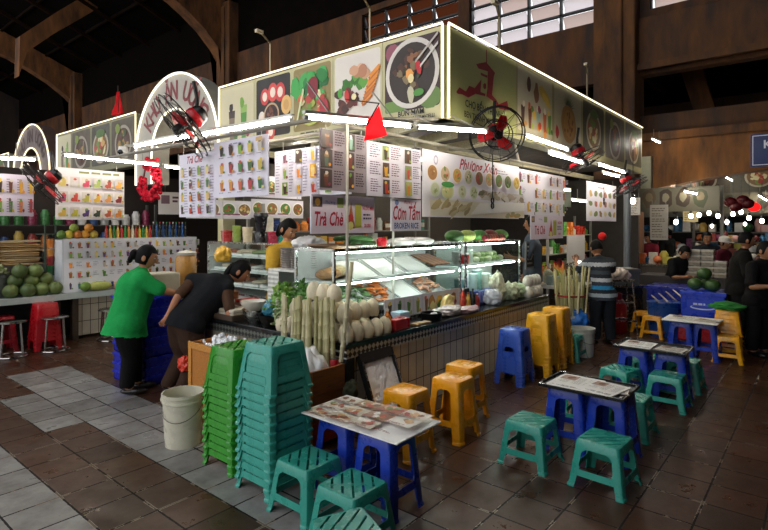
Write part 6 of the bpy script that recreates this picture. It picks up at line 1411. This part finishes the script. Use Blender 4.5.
# menu sheets of the far stalls
for (px, py, qx, qy, X, lab, c_) in ((683, 192, 698, 222, 13.5, 'cream price board down the aisle, left of the bright bulbs', 'a89a6a'), (650, 205, 668, 240, 11.8, 'tall pale menu leaning beside the steel post', '9a9488'), (628, 198, 640, 215, 11.0, 'small white menu lit just right of the steel post', 'd8d4cc')):
    a, c = at_x(px, py, X), at_x(qx, qy, X); B = Board((X, a.y, c.z), (0, -1, 0), (0, 0, 1), a.y-c.y, a.z-c.z, c_, .02); w_, h_ = B.w, B.h
    for i in range(6): B.lines(w_*.1, w_*.9, h_*(.88-.15*i), 2, h_*.06, h_*.025, '5a4a3a')
    hang(B, lab, 0, 0, 0, a.z+.1)
bulbs = [(633, 201, 9.9), (691, 216, 13.2), (699, 215, 13.2), (709, 213, 14.2), (718, 216, 14.2), (733, 214, 14.6), (741, 212, 14.6), (749, 218, 14.6), (727, 222, 15.5), (676, 222, 12.5), (762, 221, 14.8), (712, 226, 18.5), (745, 224, 18.5)]
for i, (px, py, X) in enumerate(bulbs):
    p = at_x(px, py, X); t = thing('bulb_lamp', f'bare bright bulb hanging over the far stalls, {ORD[i]} counted away from the steel post', 'lamp', p, group='bare bulbs down the aisle')
    b = MB('fff4e4'); b.ball((0, 0, 0), (.042, .042, .055), n=12, m=9); b.build('bulb', 'bulb', t, smooth=0); b = MB('2a2a2a'); b.lathe([(.03, .06), (.03, .12), (0, .13)], 10); b.tube([(0, 0, .12), (0, 0, .9)], .006, 5); b.build('socket_cord', 'plasticnew', t)
p = at_x(754, 207, 14.0); b = MB('e01818'); b.ball((0, 0, 0), (.12, .12, .1), n=12, m=8); tag(b.build('red_lamp', 'led', loc=p, smooth=0), 'round glowing red lamp at the right edge under the arched beam', 'lamp')
lamp(at_x(669, 188, 14), at_x(698, 194, 11.2), 'tube lamp under the arched beam, leading down the aisle'); lamp(at_x(724, 176, 19), at_x(733, 181, 17), 'short far tube lamp under the middle of the arched beam'); lamp(at_x(758, 195, 15.5), at_x(768, 201, 14.2), 'tube lamp at the right edge beside the red lamp')
lamp(at_x(652, 139, 12.4), at_x(661, 143, 11.6), 'short tube lamp on the brown beam above the farthest fan')
B = sign_band('sign_band', 'long dim sign band of oval photos down the aisle, under the arched beam', 'x', 2.9, [12.6, 14, 15.4, 16.8, 18.2, 19.4], ['curry', 'noodles', 'curry', 'noodles', 'curry'], ['oval bowl panel']*5, z0=2.35, z1=3.2, cream='4a4636', led=False)  # dimness of the aisle put into the panel colour
B = sign_band('sign_band', 'dim sign band of tall oval photos above the farthest stall', 'y', 19.2, [5.0, 3.6, 2.2, .8, -.6, -2.0, -3.4], ['noodles', 'curry']*3, ['oval photo panel']*6, z0=2.6, z1=3.7, cream='4a4636', led=False)  # panels darkened the same way for weak light
t = thing('balloon_cluster', 'dark red heart-shaped decoration over the far stalls', 'decoration', at_x(736, 202, 13.5))
for i, (y, z) in enumerate(((.1, 0), (-.12, .03), (0, -.1), (-.2, -.04))): b = MB('5a1018'); b.ball((0, y, z), (.12, .13, .11), n=12, m=8); b.build('balloon', 'plasticnew', t, smooth=0)
# ================================================================ PEOPLE
def skin_mesh(vs, es, lv=2):
    """grow a surface over a skeleton: vs = [(pos, radius)], es = edges; vertex 0 is the root"""
    me = bpy.data.meshes.new('sk'); me.from_pydata([tuple(v[0]) for v in vs], es, []); o = bpy.data.objects.new('sk', me); C.objects.link(o)
    sk = o.modifiers.new('s', 'SKIN'); sk.use_smooth_shade = True
    lay = me.skin_vertices[0] if me.skin_vertices else None
    if lay is None:
        bpy.context.view_layer.objects.active = o; bpy.context.view_layer.update(); lay = me.skin_vertices[0]
    for i, v in enumerate(vs):
        r_ = v[1]; lay.data[i].radius = (r_, r_) if not isinstance(r_, tuple) else r_; lay.data[i].use_root = (i == 0)
    ss = o.modifiers.new('d', 'SUBSURF'); ss.levels = lv; ss.render_levels = lv
    dg = bpy.context.evaluated_depsgraph_get(); ev = o.evaluated_get(dg); m2 = ev.to_mesh()
    V_ = [v.co.copy() for v in m2.vertices]; F_ = [tuple(p.vertices) for p in m2.polygons]; ev.to_mesh_clear()
    bpy.data.objects.remove(o); bpy.data.meshes.remove(me); return V_, F_
def blob_mesh(vs, es, cut=(), vox=.013, it=6):
    """cloth volume: tapered capsules along a skeleton fused into one smooth surface"""
    b = MB()
    for p, r_ in vs: b.ball(p, r_, n=14, m=10)
    for i, j in es:
        p, q = V(vs[i][0]), V(vs[j][0])
        if (q-p).length > 1e-4: b.tube([p, p.lerp(q, .5), q], [vs[i][1], (vs[i][1]+vs[j][1])/2, vs[j][1]], 14)
    me = bpy.data.meshes.new('bl'); bmesh.ops.recalc_face_normals(b.bm, faces=b.bm.faces); b.bm.to_mesh(me); b.bm.free(); o = bpy.data.objects.new('bl', me); C.objects.link(o)
    m_ = o.modifiers.new('r', 'REMESH'); m_.mode = 'VOXEL'; m_.voxel_size = vox; s_ = o.modifiers.new('s', 'SMOOTH'); s_.factor = .5; s_.iterations = it
    ev = o.evaluated_get(bpy.context.evaluated_depsgraph_get()); m2 = ev.to_mesh(); V_ = [v.co.copy() for v in m2.vertices]; F_ = [tuple(p.vertices) for p in m2.polygons]; ev.to_mesh_clear()
    bpy.data.objects.remove(o); bpy.data.meshes.remove(me)
    for p, n_ in cut: F_ = [f for f in F_ if min((V_[i]-p).dot(n_) for i in f) > 0]
    use = sorted({i for f in F_ for i in f}); mp = {k: i for i, k in enumerate(use)}
    return [V_[k] for k in use], [tuple(mp[i] for i in f) for f in F_]
def add_raw(b, VF, c=None):
    vs = [b.v(p) for p in VF[0]]
    for f in VF[1]: b.face([vs[i] for i in f], c)
def limb_chain(pts): return [(V(p), r) for p, r in pts]
def add_hand(vs, es, wrist_i, d, side, size=.17, curl=.5, palm_n=None):
    """palm and five unequal bent fingers grown from the wrist vertex; d forearm direction, side = thumb direction"""
    w = vs[wrist_i][0]; d = d.normalized(); s_ = (side-d*side.dot(d)).normalized(); n = d.cross(s_)
    k = size/.17; pi = len(vs); vs.append((w+d*.045*k, .027*k)); es.append((wrist_i, pi)); p2 = len(vs); vs.append((w+d*.08*k, .03*k)); es.append((pi, p2))
    for i, (off, ln) in enumerate(((.027, .066), (.009, .078), (-.010, .072), (-.027, .056))):
        b0 = w+d*.088*k+s_*off*k; c1 = b0+(d*math.cos(curl)+n*math.sin(curl)*.6+s_*off*1.2)*ln*.5*k; c2 = c1+(d*math.cos(curl*2.1)+n*math.sin(curl*2.1))*ln*.5*k
        a = len(vs); vs += [(b0, .0105*k), (c1, .009*k), (c2, .007*k)]; es += [(p2, a), (a, a+1), (a+1, a+2)]
    a = len(vs); b0 = w+d*.035*k+s_*.028*k; vs += [(b0, .012*k), (b0+(d*.6+s_*.7+n*.3)*.035*k, .010*k), (b0+(d*1.0+s_*.75+n*.6)*.055*k, .008*k)]; es += [(pi, a), (a, a+1), (a+1, a+2)]
def person(label, J, loc, face, clothes, hair, skin_c='b98a6a', tilt=0, roll=0, headr=1.0, group=None, bulk=1.0, legs=True, hands=True):
    """J: joints relative to loc. pel, chest, neck, head, shL/elL/wrL, shR/elR/wrR, hipL/knL/anL, hipR..."""
    loc = V(loc); J = {k: V(p) for k, p in J.items()}; face = V(face).normalized(); face.z = 0; face.normalize(); left = V((-face.y, face.x, 0)); B_ = bulk
    belly = J['pel'].lerp(J['chest'], .5)
    vs = [(J['pel'], .098*B_), (belly, .092*B_), (J['chest'], .102*B_), (J['chest'].lerp(J['neck'], .55), .07), (J['neck'], .05), (J['neck'].lerp(J['head'], .55), .048)]; es = [(0, 1), (1, 2), (2, 3), (3, 4), (4, 5)]
    idx = {}
    for s_ in 'LR':
        if 'sh'+s_ not in J: continue
        a = len(vs); vs += [(J['sh'+s_], .048), (J['sh'+s_].lerp(J['el'+s_], .5), .042), (J['el'+s_], .040), (J['el'+s_].lerp(J['wr'+s_], .45), .036), (J['wr'+s_], .026)]; es += [(2, a), (a, a+1), (a+1, a+2), (a+2, a+3), (a+3, a+4)]
        if hands: add_hand(vs, es, a+4, J['wr'+s_]-J['el'+s_], face+V((0, 0, .6)))
    if legs:
        for s_ in 'LR':
            a = len(vs); vs += [(J['hip'+s_], .075*B_), (J['hip'+s_].lerp(J['kn'+s_], .5), .064*B_), (J['kn'+s_], .052), (J['kn'+s_].lerp(J['an'+s_], .35), .05), (J['an'+s_], .038)]; es += [(0, a), (a, a+1), (a+1, a+2), (a+2, a+3), (a+3, a+4)]
            f = len(vs); vs += [(J['an'+s_]+V((0, 0, -.045))+face*.06, .034), (J['an'+s_]+V((0, 0, -.05))+face*.15, .026)]; es += [(a+4, f), (f, f+1)]
    b = MB(skin_c); add_raw(b, skin_mesh(vs, es))
    # head
    q_ = (MX.Rotation(math.atan2(left.y, left.x), 3, 'Z') @ MX.Rotation(roll, 3, 'Y') @ MX.Rotation(tilt, 3, 'X')).to_4x4()   # local: -y is the face... local x = left
    T = MX.Translation(J['head']) @ q_ @ MX.Scale(headr, 4); b.T = T
    n, m = 20, 16; rings = []
    for i in range(m+1):
        t = math.pi*i/m; z = -math.cos(t); ring = []
        for k in range(n if 0 < i < m else 1):
            f = k*math.tau/n; x, y = math.sin(t)*math.cos(f), math.sin(t)*math.sin(f)
            w_ = .074 if z > -.1 else .074*(1-.32*min(1, (-z-.1)/.9)); dp = .092
            px, py, pz = x*w_, y*dp, z*.113
            if y < 0 and z < -.2: py *= 1+.05*z
            if y > 0 and z < -.1: py *= 1+.45*(z+.1)
            ring.append(b.v((px, py, pz)))
        rings.append(ring)
    for i in range(m):
        a, c = rings[i], rings[i+1]
        for k in range(n):
            if len(a) == 1: b.face([a[0], c[(k+1) % n], c[k]])
            elif len(c) == 1: b.face([a[k], a[(k+1) % n], c[0]])
            else: b.face([a[k], a[(k+1) % n], c[(k+1) % n], c[k]])
    b.ball((0, -.096, -.018), (.013, .018, .02), n=8, m=6); b.ball((0, -.088, .004), (.008, .012, .028), n=8, m=6)
    for s_ in (-1, 1):
        b.ball((s_*.076, .008, -.008), (.012, .022, .03), n=8, m=6); b.ball((s_*.03, -.082, .008), (.013, .008, .007), 'd8d0c8', 8, 6); b.ball((s_*.03, -.088, .008), (.006, .005, .006), '1a120e', 8, 6); b.ball((s_*.031, -.084, .026), (.018, .008, .004), '241a14', 8, 5)
    b.ball((0, -.083, -.056), (.024, .01, .006), '8a4a44', 8, 5); b.ball((0, -.082, -.064), (.02, .01, .006), '9a5650', 8, 5)
    body = b.build('person', 'skin', loc=loc, smooth=0); tag(body, label, 'person', group)
    # hair
    hb = MB(hair.get('col', '12100f')); hb.T = T; style = hair.get('style', 'short'); rings = []
    for i in range(11):
        t = i/10*(.62 if style == 'short' else .70)*math.pi; ring = []
        for k in range(n if i else 1):
            f = k*math.tau/n; x, y = math.sin(t)*math.cos(f), math.sin(t)*math.sin(f); z = math.cos(t)
            if y < -.35 and z < .42: z = .42+.0*z; s2 = math.sqrt(max(0, 1-z*z)); l_ = math.hypot(x, y) or 1; x, y = x/l_*s2, y/l_*s2
            ring.append(hb.v((x*.083, y*.101+.004, z*.121+.004)))
        rings.append(ring)
    for i in range(10):
        a, c = rings[i], rings[i+1]
        for k in range(n):
            if len(a) == 1: hb.face([a[0], c[k], c[(k+1) % n]])
            else: hb.face([a[k], c[k], c[(k+1) % n], a[(k+1) % n]])
    if style == 'bun': hb.ball((0, .115, .0), (.05, .04, .05), n=12, m=8, jit=.06); hb.ball((0, .135, -.05), (.03, .025, .04), n=10, m=7, jit=.06)
    if style == 'tail': hb.ball((0, .1, -.05), (.045, .035, .09), n=12, m=8, jit=.05)
    h_ = hb.build('hair', 'hair', body, smooth=0)
    # clothes grown on the same skeleton, a little wider
    for cl in clothes:
        kind, col, ease = cl['kind'], cl['col'], cl.get('ease', .016)
        if kind == 'shirt':
            low = J['pel']+((J['pel']-J['chest']).normalized()*.5+V((0, 0, -.5)))*(cl.get('hem', .1)+.07)
            sl_ = cl.get('slim', 1)
            v2 = [(low, (.128*B_+ease+cl.get('flare', 0))*sl_), (J['pel'], (.126*B_+ease)*sl_), (belly, (.118*B_+ease)*sl_), (J['chest'], (.132*B_+ease)*sl_), (J['chest'].lerp(J['neck'], .55), (.1+ease*.4)*sl_), (J['chest'].lerp(J['neck'], .9), (.062+ease*.3)*sl_)]; e2 = [(0, 1), (1, 2), (2, 3), (3, 4), (4, 5)]
            if cl.get('hem', .1) > .05:
                for s_ in 'LR': v2.append((J['hip'+s_]+V((0, 0, .03)), (.1*B_+ease)*sl_)); e2.append((1, len(v2)-1))
            for s_ in 'LR':
                if 'sh'+s_ not in J: continue
                a = len(v2); sl = cl.get('sleeve', .75); full = sl > 1
                ch = [(J['sh'+s_], .068+ease*.7), (J['sh'+s_].lerp(J['el'+s_], .45), .058+ease*.6)]
                ch.append((J['sh'+s_].lerp(J['el'+s_], min(sl, 1)), .052+ease*.8))
                if full: ch += [(J['el'+s_].lerp(J['wr'+s_], sl-1), .036+ease*.7)]
                if sl <= .05: ch = ch[:1]
                v2 += ch; e2 += [(3, a), (4, a)]+[(a+k, a+k+1) for k in range(len(ch)-1)]
            sb = MB(col); dn = ((J['pel']-J['chest']).normalized()*.5+V((0, 0, -.5))).normalized(); VF = blob_mesh(v2, e2, [(J['pel']+dn*(cl.get('hem', .1)+.02), -dn)])
            if cl.get('bands'):
                ax = V((0, 0, 1)); vs_ = [sb.v(p) for p in VF[0]]
                for f in VF[1]:
                    h = sum(((VF[0][i]-J['pel']).dot(ax) for i in f))/len(f); L_ = J['neck'].z-J['pel'].z; c_ = cl['bands'][int(max(0, min(.999, (h+.16)/(L_+.2)))*len(cl['bands']))]
                    sb.face([vs_[i] for i in f], c_)
            else: add_raw(sb, VF)
            sb.build(cl.get('name', 'shirt'), cl.get('mat', 'cloth'), body, smooth=0)
        elif kind == 'trousers' and legs:
            v2 = [(J['pel'].lerp(J['chest'], .12), .09*B_+ease*.2), (J['pel'], .104*B_+ease*.5)]; e2 = [(0, 1)]
            for s_ in 'LR':
                a = len(v2); v2 += [(J['hip'+s_], .086*B_+ease*.8), (J['hip'+s_].lerp(J['kn'+s_], .5), .08*B_+ease), (J['kn'+s_], .065+ease), (J['kn'+s_].lerp(J['an'+s_], .5), .058+ease), (J['an'+s_]+V((0, 0, .02)), .05+ease)]; e2 += [(1, a)]+[(a+k, a+k+1) for k in range(4)]
            sb = MB(col); add_raw(sb, blob_mesh(v2, e2, [(V((0, 0, .075)), V((0, 0, 1)))])); sb.build('trousers', 'cloth', body, smooth=0)
        elif kind == 'shoes' and legs:
            for s_ in 'LR':
                sb = MB(col); a = J['an'+s_]; an = math.atan2(face.y, face.x); sb.ball((a.x+face.x*.07, a.y+face.y*.07, a.z-.045), (.135, .048, .035), n=12, m=8, rot=MX.Rotation(an, 3, 'Z')); sb.build('shoe', 'plastic', body, smooth=0)
        elif kind == 'cap':
            sb = MB(col); sb.T = T; sb.lathe([(.09, .02), (.098, .05), (.085, .1), (.04, .13), (0, .135)], 18, (0, .002, 0)); sb.prism([(-.07, -.08, .03), (.07, -.08, .03), (.05, -.16, .02), (-.05, -.16, .02)], (0, 0, .008)); sb.build('cap', 'cloth', body, smooth=40)
        elif kind == 'mask':
            sb = MB(col); sb.T = T; sb.ball((0, -.074, -.05), (.06, .035, .045), n=14, m=9); sb.build('face_mask', 'cloth', body, smooth=0)
    return body
def stand(F, hip=.80, lean=.0, bend=0, sh=.17, stoop=0, h=1.55, arms=None, foot=.1, step=0):
    F = V(F).normalized(); Lf = V((-F.y, F.x, 0)); Z = V((0, 0, 1)); s = h/1.55
    J = {'pel': F*bend+Z*hip*s, 'chest': F*(bend+lean*.55)+Z*(hip+.33*math.cos(lean*1.3))*s, 'neck': F*(bend+lean*.85)+Z*(hip+.52*math.cos(lean*1.35))*s, 'head': F*(bend+lean*1.15)+Z*(hip+.66*math.cos(lean*1.35))*s}
    for n_, sg in (('L', 1), ('R', -1)):
        J['sh'+n_] = J['chest'].lerp(J['neck'], .55)+Lf*sg*sh*s-F*.01; J['el'+n_] = J['sh'+n_]+Lf*sg*.06+F*.02-Z*.27*s; J['wr'+n_] = J['el'+n_]+F*.12-Z*.2*s
        J['hip'+n_] = J['pel']+Lf*sg*.085-Z*.06; J['an'+n_] = Lf*sg*foot+Z*.085+F*step*sg; J['kn'+n_] = J['hip'+n_].lerp(J['an'+n_], .5)+F*.03
    for k, p in (arms or {}).items(): J[k] = J['sh'+k[-1]]+F*p[0]+Lf*p[1]+Z*p[2]
    return J
# woman in the green shirt, seen from behind, reaching right
F = V((.95, -.31, 0))
J = stand(F, .76, .16, -.04, .17, h=1.5, foot=.09, step=.05, arms={'elR': (.2, -.06, -.12), 'wrR': (.42, .02, -.17), 'elL': (.2, .06, -.16), 'wrL': (.4, -.02, -.2)})
person('woman in a bright green short-sleeved shirt and black trousers reaching across blue crates', J, (2.5, 5.4, 0), F+V((.1, -.5, 0)), [dict(kind='shirt', col='1f9a4c', hem=.13, ease=.03, sleeve=.8, flare=.04), dict(kind='trousers', col='0c0b0c', ease=.022), dict(kind='shoes', col='15110f')], dict(style='bun', col='0e0c0c'), 'b4805e', tilt=.25, headr=1.08, bulk=1.25)
# woman bent over the ice box, dark vest
F = V((1, .03, 0)); Lf = V((-.03, 1, 0)); Z = V((0, 0, 1))
J = stand(F, .74, .0, .1, h=1.5, foot=.13)
J.update({'chest': F*.42+Z*1.0-Lf*.03, 'neck': F*.58+Z*1.11-Lf*.06, 'head': F*.68+Z*1.19-Lf*.12})
o_ = V((2.72, 4.93, 0))
J['shL'] = at_d(193, 281, 5.5)-o_; J['elL'] = at_d(178, 296, 5.3)-o_; J['wrL'] = at_d(169, 313, 5.25)-o_
J['shR'] = at_d(226, 288, 5.5)-o_; J['elR'] = at_d(230, 312, 5.35)-o_; J['wrR'] = at_d(229, 336, 5.3)-o_
for s_ in 'LR': J['kn'+s_] = J['hip'+s_].lerp(J['an'+s_], .5)+F*.1
person('woman in a black vest over brown sleeves, bending over the ochre ice box', J, (2.72, 4.93, 0), (.75, -.66, 0), [dict(kind='shirt', col='4a3426', ease=.004, hem=.0, sleeve=.85, slim=.8, name='brown_shirt'), dict(kind='shirt', col='15171b', hem=.06, ease=.03, sleeve=.02, name='vest'), dict(kind='trousers', col='3d2a20', ease=.026), dict(kind='shoes', col='1a1614')], dict(style='tail', col='0d0c0d'), 'b27a5a', tilt=.55, headr=1.08, bulk=1.25)
# woman in yellow behind the plates
F = V((.1, -.99, 0)); J = stand(F, .84, .08, 0, h=1.7, arms={'elL': (.08, .1, -.24), 'wrL': (.3, .0, -.2), 'elR': (.06, -.1, -.26), 'wrR': (.28, -.02, -.22)})
person('woman in a yellow dress looking down behind the plate stacks inside the stall', J, (3.9, 4.74, 0), (.1, -.99, 0), [dict(kind='shirt', col='c9a23a', hem=.2, ease=.02, sleeve=.6, name='dress'), dict(kind='trousers', col='b8923a', ease=.03), dict(kind='shoes', col='2a2422')], dict(style='tail', col='0f0d0d'), 'b88460', tilt=.5, headr=1.08)
crumple((3.56, 3.92, 1.455), (.17, .14, .09), 'white sheet of wrapping held over the plate stacks', 'dcdcdc', 'paper', 81, 'wrapping_paper', 'paper')
# man in the striped shirt, back to the camera
F = V((.72, .69, 0)); J = stand(F, .76, .18, 0, .17, h=1.5, foot=.11, arms={'elL': (.14, .1, -.12), 'wrL': (.34, .02, .0), 'elR': (.14, -.1, -.12), 'wrR': (.34, 0, .0)})
person('man in a striped grey and blue shirt, back turned, at the work table', J, (7.78, 2.42, 0), F, [dict(kind='shirt', col='3a4048', hem=.1, ease=.02, sleeve=.75, bands=['2a8ab0', '3a4450', 'a8b4bc', '2c3238', '2f86b8', '3a4048', 'c0c4c8', '30343a', '4a5058', '30343a', 'b8bcc0', '3a3e44', '2c3036']), dict(kind='trousers', col='24282e', ease=.02), dict(kind='shoes', col='14120f')], dict(style='short', col='0e0c0b'), 'a87452', tilt=.35, headr=1.05)
# man in grey at the counter end, head behind the dessert sign
F = V((-.3, .95, 0)); J = stand(F, .88, .02, 0, h=1.72, arms={'elL': (.06, .1, -.27), 'wrL': (.26, .06, -.24)})
person('man in a plain grey-blue shirt at the far counter end, behind the dessert sign', J, (7.5, 3.35, 0), F, [dict(kind='shirt', col='5a6470', hem=.1, ease=.02, sleeve=.8), dict(kind='trousers', col='22252a'), dict(kind='shoes', col='141414')], dict(style='short'), 'a87452')
B = Board((7.12, 3.28, 1.06), (1, 0, 0), (0, 0, 1), .34, .4, '8a8f90', .02); B.rect(.03, .03, .31, .37, '141414'); B.lines(.05, .29, .31, 5, .06, .025, 'b8b8b0'); B.disc(.17, .2, .06, .06, 'a8a8a0', 12)
o0 = B.pt(0, 0, 0); [setattr(v_, 'co', v_.co-o0) for v_ in B.bm.verts]; tag(B.build('chalk_board', 'print', loc=o0, raw=True), 'small black board with pale writing at the far counter end, before the grey shirt', 'board')
# vendor sitting at the drinks stall
F = V((.3, -.95, 0)); J = stand(F, .86, .05, 0, h=1.5, arms={'elL': (.1, .06, -.26), 'wrL': (.25, -.05, -.1), 'elR': (.1, -.06, -.26), 'wrR': (.22, .1, -.15)})
pv = at_y(57, 232, 9.25); person('vendor in a white shirt behind the drinks stall, only head and shoulders over the cartons', J, (pv.x, 9.25, 0), (.75, -.66, 0), [dict(kind='shirt', col='d0c8c4', ease=.02, sleeve=.8), dict(kind='trousers', col='2a2a30')], dict(style='bun', col='0f0d0d'), 'b88866', tilt=.1, headr=1.1, legs=True)
# people on the right, down the aisle
def bg(label, px, py, X, F, shirt, pants, h, lean=.05, cap=None, hair='short', arms=None, tilt=.1, sit=0, z=None):
    p = at_x(px, py, X); hh = p.z; s = hh/1.46*1.55; J = stand(F, .8, lean, 0, h=s, arms=arms)
    cl = [dict(kind='shirt', col=shirt, ease=.024, sleeve=.8), dict(kind='trousers', col=pants, ease=.02), dict(kind='shoes', col='141110')]
    if cap: cl.append(dict(kind='cap', col=cap))
    person(label, J, (p.x, p.y, 0), F, cl, dict(style=hair), 'a27250', tilt=tilt, headr=1.05)
bg('vendor in a black T-shirt leaning over the far counter, left of the stacked boxes', 672, 250, 10.6, (-.6, -.8, 0), '0f1012', '1a1a1e', 1.2, .25, arms={'elL': (.12, .1, -.24), 'wrL': (.3, .0, -.2), 'elR': (.12, -.1, -.24), 'wrR': (.3, 0, -.22)}, tilt=.5)
bg('person in a dark top facing the camera behind the stacked boxes', 706, 238, 11.8, (-.9, -.4, 0), '1c1e24', '1a1a1e', 1.5)
bg('person in a maroon top and white cap behind the stacked boxes', 721, 243, 11.6, (-.3, -.9, 0), '5a1a28', '2a2024', 1.4, cap='d8d0c8')
bg('man in a dark T-shirt standing sideways at the right, behind the green cloth', 737, 240, 9.0, (.3, -.95, 0), '16130f', '121012', 1.5, .1, arms={'elL': (.1, .08, -.25), 'wrL': (.26, .05, -.08)})
bg('dark-clothed person with a bare arm at the right edge, beside the standing man', 757, 250, 8.4, (-.5, -.85, 0), '0f0d0e', '0d0c0d', 1.4, .1, arms={'elR': (.08, -.16, -.24), 'wrR': (.25, -.05, -.22)})
bg('person with bare reddish arms at the far right edge of the picture', 768, 245, 9.6, (-.7, -.7, 0), '5a3a34', '1c1a1c', 1.4, .1)
bg('person bending with dark hair by the far stall sign, left of the bulbs', 652, 238, 14.2, (-.8, .5, 0), '8a2a3a', '1c1a1c', 1.4, .1, hair='bun')
bg('person in black with raised arms at the far stall, under the cream price board', 668, 232, 14.4, (.4, .9, 0), '101012', '141414', 1.5, .05, hair='bun')
# ================================================================ LIGHT
w = bpy.data.worlds.new('overcast_daylight'); bpy.context.scene.world = w; w.use_nodes = True; nt = w.node_tree; nt.nodes.clear()
sk = nd(nt, 'ShaderNodeTexCoord').outputs['Generated']; sp = nd(nt, 'ShaderNodeSeparateXYZ', {0: sk}).outputs[2]
f = nd(nt, 'ShaderNodeMapRange', {'Value': sp, 'From Min': -.05, 'From Max': .5, 'To Min': 0.0, 'To Max': 1.0}).outputs[0]
bgc = mixc(nt, f, lin('d8d4d0'), lin('e8ecf4')); bgn = nd(nt, 'ShaderNodeBackground', {'Color': bgc, 'Strength': 2.1}); oo = nd(nt, 'ShaderNodeOutputWorld'); nt.links.new(bgn.outputs[0], oo.inputs[0])
vs_ = bpy.context.scene.view_settings; vs_.view_transform = 'Standard'; vs_.look = 'None'; vs_.gamma = 1; vs_.use_curve_mapping = False; vs_.exposure = 0.0
